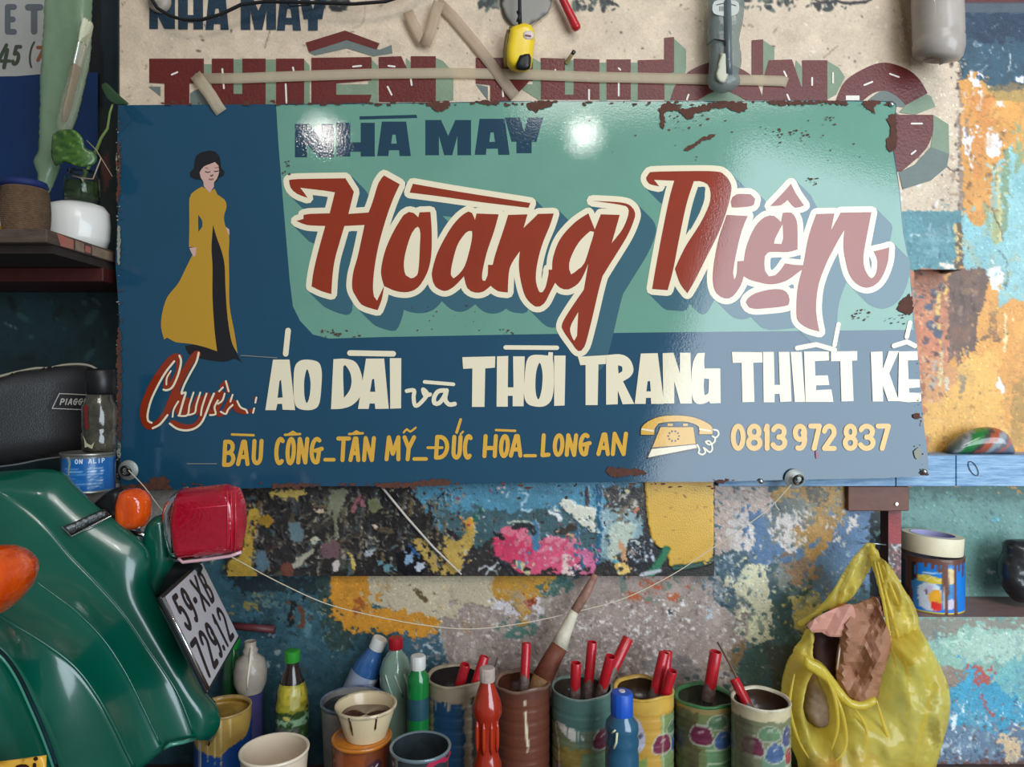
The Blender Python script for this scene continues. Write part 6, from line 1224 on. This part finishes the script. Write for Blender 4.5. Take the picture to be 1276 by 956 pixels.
tag(MB().tube([W(894, 800, .05), W(915, 838, .08), W(938, 890, .14)], [.0016, .0022, .0026], 8).build('thin_rod', mat('rod_brown', (112, 94, 76), .5), smooth=True), 'thin brown rod leaning behind the cream-rimmed can', 'rod')
# long flat brush
lb = thing('flat_brush', 'long flat brush with white-taped rusty ferrule leaning in the brown can', 'paint brush', W(664, 872, .09))
A_, B_, C_, D_, E_ = W(742, 716, .03), W(716, 762, .045), W(697, 806, .06), W(672, 850, .08), W(660, 868, .088)
MB().tube([A_, W(731, 738, .036), B_], [.0055, .0085, .0085], 14).build('handle', mat('worn_handle', (176, 132, 112), .5, var=.8, vs=40, alt=(96, 62, 56), bump=.3, bs=60), lb, smooth=True)
MB().tube([B_, W(712, 770, .048), W(703, 790, .055), C_], [.008, .0095, .0125, .0155], 18).build('tape_wrap', mat('cream_wrap', (222, 212, 188), .6, bump=.5, bs=150, var=.3, vs=60), lb, smooth=True)
MB().tube([C_ , W(690, 818, .066), W(676, 845, .078)], [.0155, .0165, .0185], 18).build('ferrule', mat('rusty_ferrule', (122, 66, 46), .6, bump=.5, bs=120, var=.5, vs=50), lb, smooth=True)
MB().tube([W(676, 845, .078), W(668, 862, .085), W(662, 870, .089)], [.018, .016, .006], 16).build('bristles', mat('caked_bristles', (142, 106, 60), .7, bump=.9, bs=200, var=.6, vs=70, alt=(92, 60, 44)), lb, smooth=True)
tag(MB().tube([W(612, 846, .06), W(620, 820, .04)], .0014, 6).build('thin_rod', mat('rod_dark', (66, 60, 50), .5)), 'thin dark rod poking out of the brown can\'s left side', 'rod')

# bottles
def bottle(px, ytop, Y, prof, label, M=None, bodym=None, capm=None, cap=None, grp=None, name='plastic_bottle', extra=None):
    """prof: (radius px, py) pairs from the top of the shoulder down; radii in px at the bottle's distance"""
    k = (D - Y) / F; x = XS(px, Y); zt = ZS(ytop, Y); t = thing(name, label, 'bottle', (x, -Y, BENCH), grp); M = M or T(x, -Y, BENCH); H = zt - BENCH
    pr = [(.0001, .001), (prof[-1][0] * k * .9, .001), (prof[-1][0] * k, .006)]; q = [(r * k, H - (py - ytop) * k) for r, py in prof][::-1]
    pr += [p for p in q if p[1] > .01]
    b = MB().lathe(pr, 40, M); b.build('body', bodym, t, smooth=True)
    if cap:
        r, h = cap; r *= k; h *= k; zt2 = pr[-1][1]
        fl = lambda p, a, rr, z: Vector((p.x * (1 + .03 * (math.sin(a * 24) > 0)), p.y * (1 + .03 * (math.sin(a * 24) > 0)), p.z)) if rr > r * .95 else p
        MB().lathe([(r * .98, zt2 - h * .15), (r, zt2 - h * .1), (r, zt2 + h * .8), (r * .9, zt2 + h * .88), (r * .5, zt2 + h * .9), (.0001, zt2 + h * .9)], 48, M, fn=fl).build('cap', capm, t, smooth=True, edge_split=40)
    return t, x, k, H, M
def pm(n, c, **kw): return mat(n, c, kw.pop('rough', .2), coat=.6, **kw)
bottle(291, 806, .03, [(6, 806), (7, 812), (12, 826), (13, 850), (13, 956)], 'green plastic bottle mostly hidden behind the number plate', bodym=pm('green_pet', (30, 92, 44)), capm=mat('green_cap', (30, 150, 60), .4), cap=(8, 10))
t, x, k, H, M = bottle(312, 799, .07, [(7, 799), (7, 806), (8, 808), (9.5, 810), (8, 814), (17, 822), (20, 836), (19.5, 850), (15, 861), (14, 875), (14.5, 956)], 'uncapped whitish bottle streaked with paint, violet lower half', bodym=mat('dirty_white', (168, 156, 142), .4, var=.5, vs=45, coat=.3, alt=(112, 104, 98)))
MB().lathe([(15.6 * k, H - 62 * k), (14.6 * k, H - 76 * k), (15 * k, H - 100 * k), (15 * k, H - 158 * k)], 36, M).build('violet_sleeve', mat('violet', (66, 62, 110), .4, var=.5, vs=30), t, smooth=True)
MB().tube([(x + .006, -.07 - 8.5 * k, H + BENCH - .008), (x + .007, -.07 - 15 * k, H + BENCH - .03), (x + .006, -.07 - 20.5 * k, H + BENCH - .055), (x + .004, -.07 - 19 * k, H + BENCH - .075)], [.0016, .002, .0018, .001], 8).build('paint_run', mat('cream_run', (222, 208, 184), .4), t, smooth=True)
t, x, k, H, M = bottle(364, 822, .10, [(7.5, 822), (8, 830), (12, 842), (18, 862), (20, 880), (20, 956)], 'dark bottle with bright green cap and torn yellow-green label', bodym=pm('dark_pet', (34, 28, 24), var=.5, vs=40, alt=(62, 40, 32)), capm=mat('green_cap2', (46, 140, 46), .4), cap=(9.5, 13))
LP = Paint(0, 0, 180, 120, 1, (58, 84, 44), 41); LP.poly(R4(60, 0, 180, 44), (160, 152, 48), 4, var=.4); LP.poly(R4(84, 4, 130, 30), (196, 176, 60), 4, dry=.3); LP.poly([(92, 8), (116, 4), (112, 36), (96, 40)], (206, 196, 120), 2, dry=.3); LP.poly(R4(0, 52, 180, 66), (150, 190, 150), 4, dry=.4); LP.poly(R4(40, 70, 110, 100), (96, 100, 92), 5); LP.stroke([(86, 52), (92, 54)], 7, (206, 196, 110), 1); LP.poly(R4(0, 0, 60, 60), (48, 34, 28), 5); LP.specks(60, 40, 140, 110, 60, [(130, 170, 130), (30, 50, 30)], .8, 3, 3)
painted_lathe('label', [(20.3 * k, H - 150 * k + .02), (20.3 * k, H - 60 * k), (18.4 * k, H - 40 * k), (15 * k, H - 27 * k)], LP, H - 27 * k, M_print, t, M, seg=60)
def leaning(px0, py0, Y0, px1, py1, Y1):
    p1 = W(px0, py0, Y0); p0 = W(px1, py1, Y1); return p0, p1, axisM(p0, p1), (p1 - p0).length
p0, p1, M, L = leaning(474, 796, .032, 432, 890, .029)
t = thing('plastic_bottle', 'clear blue bottle with white cap and pale label leaning left against the wall', 'bottle', p0)
MB().lathe([(.0001, 0), (.024, .001), (.0262, .01), (.0262, L - .075), (.025, L - .055), (.018, L - .035), (.0125, L - .018), (.012, L - .012)], 40, M).build('body', mat('blue_pet', (36, 84, 140), .1, coat=.8, var=.3, vs=20, alt=(100, 140, 190)), t, smooth=True)
MB().lathe([(.0137, L - .020), (.014, L - .001), (.0125, L + .001), (.0001, L + .001)], 32, M).build('cap', mat('white_cap', (206, 206, 200), .4), t, smooth=True, edge_split=40)
LP = Paint(0, 0, 170, 90, 1, (150, 160, 182), 42)
for i in range(12): LP.stroke([(60, 12 + i * 6), (112, 14 + i * 6)], 1.4, (206, 210, 216), 1, dry=.2)
LP.poly(R4(60, 0, 120, 9), (196, 200, 206), 2); painted_lathe('label', [(.0266, L - .125), (.0266, L - .066)], LP, L - .066, M_print, t, M, seg=60)
t, x, k, H, M = bottle(493, 806, .06, [(7, 806), (8, 811), (15, 820), (20, 834), (19.5, 850), (16, 866), (13.5, 882), (15, 895), (16, 956)], 'pale green translucent bottle with red cap', bodym=mat('pale_green_pet', (134, 164, 146), .14, coat=.8, var=.3, vs=26, alt=(176, 196, 180), trans=.25), capm=mat('red_cap', (160, 22, 34), .4), cap=(9, 13))
for a_ in (-.5, .1, .7):
    MB().tube([(x + 20.2 * k * math.sin(a_ + .12 * j), -.06 - 20.2 * k * math.cos(a_ + .12 * j) * (1 - .012 * j * j), BENCH + H - (28 + j * 7) * k) for j in range(5)], .0016, 6).build('moulded_swirl', mat('pale_swirl', (176, 200, 182), .12, coat=.8), t, smooth=True)
t, x, k, H, M = bottle(521, 831, .12, [(8, 831), (9, 836), (13, 842), (13.6, 850), (13.6, 956)], 'small bright green bottle with white cap', bodym=pm('bright_green_pet', (22, 120, 56), var=.3, vs=22, alt=(16, 84, 42)), capm=mat('white_cap'), cap=(9.3, 16))
MB().lathe([(13.9 * k, H - 62 * k), (14 * k, H - 40 * k), (13.9 * k, H - 36 * k)], 36, M).build('label', mat('teal_label', (40, 80, 92), .4, var=.5, vs=50), t, smooth=True)
# red-orange bottle
t, x, k, H, M = bottle(607, 846, .19, [(8, 846), (9, 852), (12, 860), (17, 873), (18.5, 882), (18.5, 888), (15, 896), (14.5, 910), (13, 930), (15, 942), (18, 950), (18, 1000)], 'orange-red paint-filled bottle with a dirty white cap', bodym=mat('orange_paint_bottle', (166, 44, 22), .18, coat=.8, var=.35, vs=30, alt=(130, 32, 20)), capm=mat('dirty_cap', (196, 176, 166), .5, var=.4, vs=50), cap=(9.6, 16))
for a_ in (-.9, -.25, .4, 1.0):
    MB().tube([(x + (15.2 - .02 * j) * k * math.sin(a_), -.19 - (15.2 - .02 * j) * k * math.cos(a_), BENCH + H - (48 + j * 8) * k) for j in range(6)], [.0012, .003, .0034, .0034, .003, .0012], 8).build('moulded_rib', mat('orange_rib', (178, 52, 24), .15, coat=.9), t, smooth=True)
# blue bottle with blue cap
t, x, k, H, M = bottle(775, 886, .20, [(12, 886), (13, 890), (20, 900), (21, 908), (19.5, 914), (21, 920), (21, 926), (19.5, 931), (21, 937), (21, 1000)], 'steel-blue ribbed bottle with bright blue cap and pale paint runs', bodym=mat('steel_blue_pet', (42, 92, 120), .2, coat=.7, var=.35, vs=24, alt=(26, 60, 84)), capm=mat('blue_cap', (28, 84, 186), .4), cap=(13.6, 27))
MB().tube([(x - 15 * k, -.2 - 16 * k, BENCH + H - 20 * k), (x - 11 * k, -.2 - 18.8 * k, BENCH + H - 15 * k)], .0016, 6).tube([(x - 9 * k, -.2 - 19.4 * k, BENCH + H - 18 * k), (x - 10 * k, -.2 - 19.4 * k, BENCH + H - 30 * k), (x - 13 * k, -.2 - 17.5 * k, BENCH + H - 38 * k)], .002, 6).build('paint_run', mat('pale_run', (206, 206, 170), .4), t, smooth=True)
MB().lathe([(.0001, .0008), (4 * k, .0009), (4 * k, -.001)], 16, M @ T(0, 0, H + 24.8 * k)).build('cap_dot', mat('white_cap'), t)
# blue rimmed tub behind
def tub(name, px, py, Y, rpx, hpx, r2, m, mi, label, cat, z0=None, rimm=None, fill=.5, fillm=None, lip=.0012):
    k = (D - Y) / F; x = XS(px, Y); zt = ZS(py, Y); r = rpx * k; h = hpx * k; z0 = zt - h; rb = r2 * k
    t = thing(name, label, cat, (x, -Y, z0)); M = T(x, -Y, z0)
    MB().lathe([(.0001, .0), (rb, .0), (r * .985, h - .003), (r - .001, h - .001), (r - .003, h - .001), (rb - .002, .003), (.0001, .003)], 56, M).build('body', m, t, smooth=True, edge_split=45)
    MB().lathe([(r * .985, h - .005), (r * 1.015, h - .004), (r * 1.02, h), (r * .985, h + .001), (r - .0035, h - .001)], 56, M).build('rim', rimm or m, t, smooth=True)
    if fillm:
        zf = h * fill; rf = rb - .002 + (r - .003 - rb + .002) * fill
        MB().lathe([(.0001, zf), (rf * .5, zf + .0008), (rf, zf)], 48, M, fn=lambda p, a, r_, z: Vector((p.x, p.y, p.z + .0015 * math.sin(3 * a) * (r_ > .01)))).build('paint', fillm, t, smooth=True)
    return t, x, zt, r
M_tubw = mat('tub_cream', (214, 194, 156), .35, coat=.4, var=.25, vs=25, alt=(186, 160, 120))
tub('plastic_tub', 440, 871, .118, 39.5, 124, 33, mat('tub_grey', (150, 146, 140), .4, var=.6, vs=20, alt=(84, 76, 76)), None, 'deep grey tub with blue-black rim behind the cream tub', 'tub', rimm=mat('blue_rim', (40, 62, 96), .3, coat=.6, var=.6, vs=50, alt=(150, 160, 176)), fill=.93, fillm=mat('dark_paint', (24, 30, 40), .2, coat=.5))
# orange tin with the cream tub on it
k = (D - .235) / F; ox = XS(451, .235); oz = ZS(918, .235); oh_ = oz - BENCH
t = thing('paint_tin', 'orange-brown paint tin with an orange lid under the cream tub', 'tin', (ox, -.235, BENCH))
P = canvas(.0445, (112, 56, 30), 51); C0 = P.w / 2
P.poly(R4(C0 - 40, 8, C0 + 14, 60), (132, 66, 30), 4, var=.2); P.poly(S(f"{C0+14},26 {C0+34},18 {C0+40},26 {C0+36},36 {C0+18},42"), (66, 38, 48), 1); P.stroke(S(f"{C0+18},34 {C0+22},28 {C0+26},33 {C0+32},26", closed=False), 2.2, (214, 206, 200), .3); P.poly([(C0 + 20, 50), (C0 + 44, 40), (C0 + 50, 60), (C0 + 20, 70)], (82, 60, 96), 3); P.poly([(C0 + 10, 62), (C0 + 50, 54), (C0 + 50, 70), (C0 + 10, 80)], (196, 190, 180), 3)
P.stroke(S(f"{C0-46},6 {C0-44},30 {C0-46},60", closed=False), 9, (150, 120, 90), 2, dry=.3)
r_ = 36 * k
painted_lathe('body', [(r_ * .98, .001), (r_, .004), (r_, oh_ - .004), (r_ * 1.01, oh_ - .001)], P, oh_, M_print, t, T(ox, -.235, BENCH))
MB().lathe([(r_ * 1.0, oh_ - .004), (r_ * 1.035, oh_ - .002), (r_ * 1.03, oh_ + .001), (r_ * .97, oh_ + .0015), (r_ * .94, oh_ - .001), (r_ * .9, oh_ + .0012), (r_ * .3, oh_ + .0008), (.0001, oh_ + .0008)], 64, T(ox, -.235, BENCH)).build('lid', mat('orange_lid', (206, 122, 34), .3, coat=.6, var=.3, vs=40), t, smooth=True)
tt = tub('plastic_tub', 456, 877, .235, 37.5, (BENCH + oh_ + .0022 - ZS(877, .235)) / -k, 25, M_tubw, None, 'small cream tub with brown paint inside, standing on the orange tin', 'tub', rimm=mat('cream_rim', (224, 206, 170), .3, coat=.4, var=.5, vs=70, alt=(84, 52, 38)), fill=.66, fillm=mat('brown_paint', (74, 36, 24), .15, coat=.9, var=.5, vs=60, alt=(30, 18, 16)))
for a_ in (-1.1, -.35, .55):
    tx_ = XS(456, .235)
    q = [(37.2, 1), (34.6, 10), (32.5, 17), (29.5, 26 if a_ == -.35 else 22)]
    MB().tube([(tx_ + r * k * math.sin(a_), -.235 - r * k * math.cos(a_) - .0003, ZS(877, .235) - z * k) for r, z in q], [.002, .0015, .0018, .0008], 6).build('paint_run', mat('brown_paint'), bpy.data.objects[[o for o in bpy.data.objects.keys() if o.startswith('plastic_tub')][-1]], smooth=True)
# dark cup, white cup, blue and yellow tin
tub('plastic_cup', 524, 929, .27, 37.5, 142, 30, mat('grey_cup', (54, 62, 66), .12, coat=.8, var=.6, vs=30, alt=(30, 34, 36), bump=.3, bs=30), None, 'dark grey cup coated inside with black paint at the bottom edge', 'cup', rimm=mat('cup_rim', (104, 120, 128), .15, coat=.8), fill=.55, fillm=mat('black_paint', (18, 22, 24), .12, coat=1, var=.3, vs=30, alt=(40, 50, 56)))
cupo = bpy.data.objects['plastic_cup']; kc_ = (D - .27) / F
decal('red_mark', strokep(S("536,956 542,948 552,946 558,950", closed=False), 8), mat('magenta_mark', (176, 34, 70), .4), cupo, lambda x, y: Vector((XS(524, .27) + (x - 524) * kc_, -.27 - math.sqrt(max(1e-6, (37.0 * kc_) ** 2 - ((x - 524) * kc_) ** 2)) - .0006, ZS(y, .27 + .03))))
tub('plastic_cup', 342, 933, .27, 41.5, 138, 30, mat('white_cup', (222, 204, 178), .35, coat=.4, var=.25, vs=16, alt=(206, 170, 160)), None, 'off-white empty cup at the bottom edge left of the orange tin', 'cup', rimm=mat('white_cup_rim', (230, 214, 190), .35, coat=.4))
P = canvas(.0435, (22, 70, 142), 61); C0 = P.w / 2; P.poly([(C0 - 90, 0), (C0 + 90, 0), (C0 + 60, 40), (C0 + 30, 48), (C0 + 10, 62), (C0 - 12, 56), (C0 - 40, 50), (C0 - 90, 40)], (176, 142, 72), 3)
for x_, l_ in [(-8, 70), (4, 96), (12, 80), (26, 40), (-26, 84)]: P.stroke([(C0 + x_, 4), (C0 + x_ + 1, l_)], 3.6, (214, 190, 130), .8, taper=True, h=.6)
P.stroke([(C0 - 22, 40), (C0 - 22, 90)], 3, (190, 190, 180), 1); P.specks(C0 - 40, 90, C0 + 60, 150, 12, [(180, 190, 200)], .6, 1.6)
can('paint_tin', 278, 881, .145, 33.5, P, 'blue tin smeared with mustard paint, filled with yellow, by the scooter', 'tin', rim=(176, 142, 84), inside=(184, 142, 58), fill=-.022, grp=None, wav=0, lipw=.003)

# dark red pipe stub on the wall
t = thing('red_stub', 'dark red rod stub sticking out beside the number plate', 'rod', W(320, 783, .012))
MB().tube([W(290, 780, .012), W(342, 785, .012)], .0068, 14).build('rod', mat('dark_red_rod', (104, 44, 46), .5, var=.6, vs=40, alt=(60, 40, 44)), t, smooth=True)

# ---------------------------------------------------------------- right ledge: tin with tape roll, black pouch
LZ = ZS(769, 0); RY = -.068; rx = XS(1161, RY); kr = (D - RY) / F; rr_ = 35.5 * kr; rh = .103
P = Paint(0, 0, 2 * math.pi * rr_ * 1000, 110, 1, (16, 122, 214), 71); C0 = P.w / 2 - 26
P.poly(R4(0, 0, C0 - 34, 110), (36, 40, 44), 4); P.poly(R4(C0 - 40, 44, C0 + 34, 92), (60, 130, 190), 5); P.poly(S(f"{C0-26},52 {C0+6},48 {C0+12},92 {C0-22},92"), (206, 214, 226), 4); P.poly(S(f"{C0-30},34 {C0-10},30 {C0+8},34 {C0+20},36 {C0+20},44 {C0-28},44"), (222, 196, 60), 1.5); P.stroke(S(f"{C0-26},38 {C0-18},32 {C0-12},40 {C0-4},33 {C0+4},40 {C0+16},36", closed=False), 2.4, (236, 226, 150), .3)
P.stroke([(C0 - 18, 27), (C0 + 14, 25)], 2.6, (196, 214, 236), 1); P.poly(S(f"{C0-8},62 {C0+8},58 {C0+14},74 {C0+6},86 {C0-8},80"), (232, 166, 50), 2, var=.2); P.poly(S(f"{C0-4},80 {C0+12},82 {C0+10},96 {C0-4},94"), (222, 48, 44), 1.5); P.poly(S(f"{C0-16},54 {C0-6},48 {C0-2},58 {C0-10},64"), (196, 186, 214), 2); P.stroke([(C0 - 14, 60), (C0 - 12, 66)], 4, (104, 70, 90), 1)
P.poly(S(f"{C0+22},78 {C0+34},74 {C0+36},90 {C0+24},94"), (206, 196, 216), 2); P.poly(S(f"{C0+20},22 {C0+32},16 {C0+38},34 {C0+36},44 {C0+20},44"), (226, 200, 150), 2); P.poly(R4(0, 100, 400, 105), (226, 206, 60), .5); P.poly(R4(0, 105, 400, 110), (214, 214, 210), .5)
for x_, w_, l_ in [(-44, 7, 96), (-30, 4, 40), (-14, 6, 14), (-2, 6, 16), (8, 6, 22), (18, 12, 62), (19, 6, 104), (38, 7, 106), (48, 6, 20), (60, 8, 30), (-52, 8, 60)]: P.stroke([(C0 + x_, -4), (C0 + x_ + (2 if l_ > 50 else 0), l_)], w_, (104, 62, 48), 1, h=.3)
P.poly(R4(0, 0, 400, 9), (104, 64, 50), 3); P.stroke([(C0 + 16, 50), (C0 + 17, 92)], 1.6, (206, 190, 180), .5)
t = thing('paint_tin', 'blue picture-label tin with brown paint drips on the right ledge', 'tin', (rx, -RY, LZ))
painted_lathe('body', [(rr_ * .99, .0005), (rr_, .002), (rr_, rh - .002), (rr_ * .99, rh)], P, rh, M_print, t, T(rx, -RY, LZ))
MB().lathe([(rr_ * .995, rh - .002), (rr_ * 1.015, rh - .001), (rr_ * 1.0, rh + .001), (rr_ * .96, rh + .0005), (rr_ * .95, rh - .004), (.0001, rh - .004)], 56, T(rx, -RY, LZ)).build('rim', mat('brown_rim', (92, 66, 56), .4, coat=.4), t, smooth=True)
t = thing('tape_roll', 'cream masking tape roll lying tilted on the blue picture tin', 'tape', (rx, -RY, LZ + rh + .002))
Mr = T(rx - .001, -RY, LZ + rh + .0045) @ Matrix.Rotation(math.radians(4), 4, 'Y')
MB().lathe([(.040, 0), (.0535, 0), (.054, .001), (.054, .033), (.0535, .034), (.040, .034), (.040, 0)], 64, Mr).build('tape_windings', mat('roll_cream', (234, 222, 190), .5, var=.12, vs=40), t, smooth=True, edge_split=40)
MB().lathe([(.0398, -.0005), (.0398, .0345), (.0385, .0345), (.0385, -.0005), (.0398, -.0005)], 56, Mr).build('core', mat('roll_core', (176, 172, 214), .6), t, smooth=True, edge_split=40)
for a_, b_ in ((1.2, 1.45), (1.5, 1.62), (1.35, 1.6)):
    z_ = .022 if b_ < 1.5 else (.016 if a_ > 1.4 else .010)
    MB().tube([Mr @ Vector((.0383 * math.cos(a_ + (b_ - a_) * j / 5), .0383 * math.sin(a_ + (b_ - a_) * j / 5), z_)) for j in range(6)], .0007, 5).build('core_print', mat('core_ink', (96, 92, 150), .6), t)
inflate('black_pouch', S("1252,676 1262,672 1300,674 1325,690 1322,740 1300,748 1272,751 1258,743 1247,722 1247,700 1253,690"), mat('black_leather', (38, 38, 40), .35, coat=.5, bump=.8, bs=45), None, -.06, .055, 14, 5, noise=.0015, origin=W(1290, 750, -.06))
tag(bpy.data.objects['black_pouch'], 'crumpled black leather pouch on the right ledge at the edge', 'pouch')

# ---------------------------------------------------------------- yellow bag on its nail
t = thing('nail', 'small nail holding up the yellow bag', 'nail', W(1090, 677, 0))
MB().tube([W(1076, 677, .002), W(1084, 677, .075)], .0012, 8).tube([W(1084, 677, .075), W(1104, 679, .073)], .0012, 8).build('shaft', M_steel, t, smooth=True)
bg = thing('yellow_bag', 'yellow translucent plastic bag bulging with paper, hanging from a nail', 'bag', W(1080, 955, .08))
M_film = mat('yellow_film', (250, 232, 120), .22, thin=.42, coat=.5, bump=1.0, bs=30, var=.6, vs=14, alt=(236, 208, 70), stretch=(1.6, 1, .4))
FN = np.cumsum(np.zeros(1)); FN = fbm(400, 400, 7, 77, 2) + .6 * fbm(400, 400, 18, 78, 3)
def fold(x, y):
    a = math.atan2(x - 1086, y - 640) * 60; r = math.hypot(x - 1086, y - 640) * .035
    i, j = int(a * 1.0 + 200) % 399, int(r * 4) % 399
    return .030 * (.16 - abs(FN[j, i]) * 1.6) + .008 * FN[i, j]
KB = dict(grid=3.6, noise=.0006)
bo = S("1000,812* 1008,818 1024,826 1040,846 1056,868 1070,874 1086,872 1096,858 1102,840 1100,800* 1116,790 1140,778* 1152,800 1166,828 1174,858 1171,888 1163,918 1154,958 1150,1000 1080,1015 1010,1000 994,950 984,925 977,890 975,860 980,835 988,818")
bh = S("1003,838 1012,832 1022,850 1032,880 1033,900 1020,905 1004,896 996,870")
inflate('film', bo, M_film, bg, .11, .13, 34, KB['grid'], holes=[bh], noise=.0006, ymap=fold, back=.6)
inflate('handle', S("1083,676* 1092,684 1096,694* 1108,704 1124,730 1140,758 1146,790 1150,815 1128,830 1110,800 1102,760 1092,722 1086,700"), M_film, bg, .105, .035, 12, KB['grid'], noise=.0006, ymap=fold)
inflate('handle', S("1080,676* 1091,678* 1088,700 1078,720 1062,745 1044,755 1022,764 1006,776* 998,782 992,776 1014,762 1036,738 1050,715 1064,694"), M_film, bg, .085, .012, 5, KB['grid'], noise=.0005, ymap=fold)
inflate('handle', S("1006,784 1014,790 1012,812 1016,830 1004,830 994,822 986,826 990,808 998,800"), M_film, bg, .105, .025, 6, KB['grid'], ymap=fold)
inflate('rim_fold', S("1003,818 1012,822 1026,830 1040,846 1052,862 1062,872 1076,874 1090,868 1094,874 1078,884 1058,882 1042,868 1028,850 1012,838 1002,830"), mat('yellow_film_thick', (240, 222, 96), .22, thin=.3, coat=.7, bump=.5, bs=40), bg, .165, .012, 4, 3, ymap=lambda x, y: .3 * fold(x, y))
for i, tx_ in enumerate(["1094,700 1104,740 1118,790 1132,850 1130,900", "1100,704 1116,745 1132,780 1150,830", "1090,700 1100,745 1108,790 1118,840", "1034,850 1050,890 1054,930 1040,950", "1024,832 1040,870 1044,905 1036,935", "1150,830 1158,870 1146,920 1140,955", "1066,884 1080,910 1076,950", "1092,872 1100,900 1112,935", "990,840 984,880 994,920 1008,945"]):
    pts = S(tx_, closed=False, step=6); n_ = len(pts)
    MB().tube([W(x, y, (.118 if i < 3 else .170) + .3 * fold(x, y) - (.02 if i in (5, 8) else 0)) for x, y in pts], [.0008 + .0022 * math.sin(math.pi * j / (n_ - 1)) for j in range(n_)], 8).build('crease', M_film, bg, smooth=True)
pb = thing('paper_bag', 'crumpled brown paper bag inside the yellow bag', 'paper bag', W(1070, 870, .07))
inflate('paper_front', S("1048,793* 1050,760 1070,752 1093,743* 1100,770 1110,800 1100,830 1092,868* 1066,874 1046,858 1042,836*"), mat('kraft_paper', (158, 112, 86), .6, bump=.6, bs=24, var=.3, vs=16, alt=(134, 90, 66)), pb, .10, .03, 5, 5, noise=.0003, ymap=lambda x, y: .042 * abs(((x * .021 + y * .006 + .25) % 1) - .5) + .030 * abs(((y * .012 - x * .009) % 1) - .5) + .010 * FN[int(y) % 399, int(x) % 399])
for p_ in bpy.data.objects['paper_front'].data.polygons: p_.use_smooth = False
inflate('paper_flap', S("1005,779* 1020,768 1044,757 1062,754 1066,780 1052,794* 1032,793 1024,788 1012,788"), mat('pink_paper', (196, 140, 122), .6, bump=.4, bs=30), pb, .13, .004, 3, 7, noise=.0003, ymap=lambda x, y: .020 * abs(((x * .03 + y * .02) % 1) - .5))
for p_ in bpy.data.objects['paper_flap'].data.polygons: p_.use_smooth = False
inflate('paper_inner_side', S("1015,788* 1050,792* 1046,836 1056,862 1040,866 1022,842 1012,815"), mat('plum_paper', (66, 40, 42), .6, bump=.5, bs=30), pb, .085, .02, 8, 5)  # dark plum piece set behind the paper front
MB().tube([W(1049, 794, .129), W(1046, 812, .130), W(1043, 834, .127)], .0014, 6).build('fold_highlight', mat('highlight_pale', (216, 200, 190), .5), pb, smooth=True)  # thin pale strip standing in for the highlight on the fold
t = inflate('crumpled_scrap', S("1004,842 1014,838 1022,850 1030,870 1034,892 1026,904 1012,903 1002,885 1000,860"), mat('grey_scrap', (170, 146, 132), .55, bump=.8, bs=35, var=.6, vs=30, alt=(90, 76, 76)), None, .09, .045, 10, 3.5, noise=.002, origin=W(1016, 904, .09))
tag(t, 'greyish crumpled scrap showing through the yellow bag\'s left hole', 'paper')
t = inflate('orange_scrap', S("1020,944 1040,946 1060,960 1056,985 1026,982 1012,962"), mat('orange_scrap', (206, 106, 56), .5), None, .10, .05, 12, 5, origin=W(1036, 985, .10))
tag(t, 'orange scrap at the bottom inside the yellow bag', 'scrap')
t = inflate('brown_scrap', S("1060,945 1090,940 1100,965 1090,990 1062,985"), mat('tan_scrap', (186, 140, 90), .6), None, .10, .05, 12, 5, origin=W(1080, 990, .10))
tag(t, 'tan scrap low inside the yellow bag, right of the orange one', 'scrap')
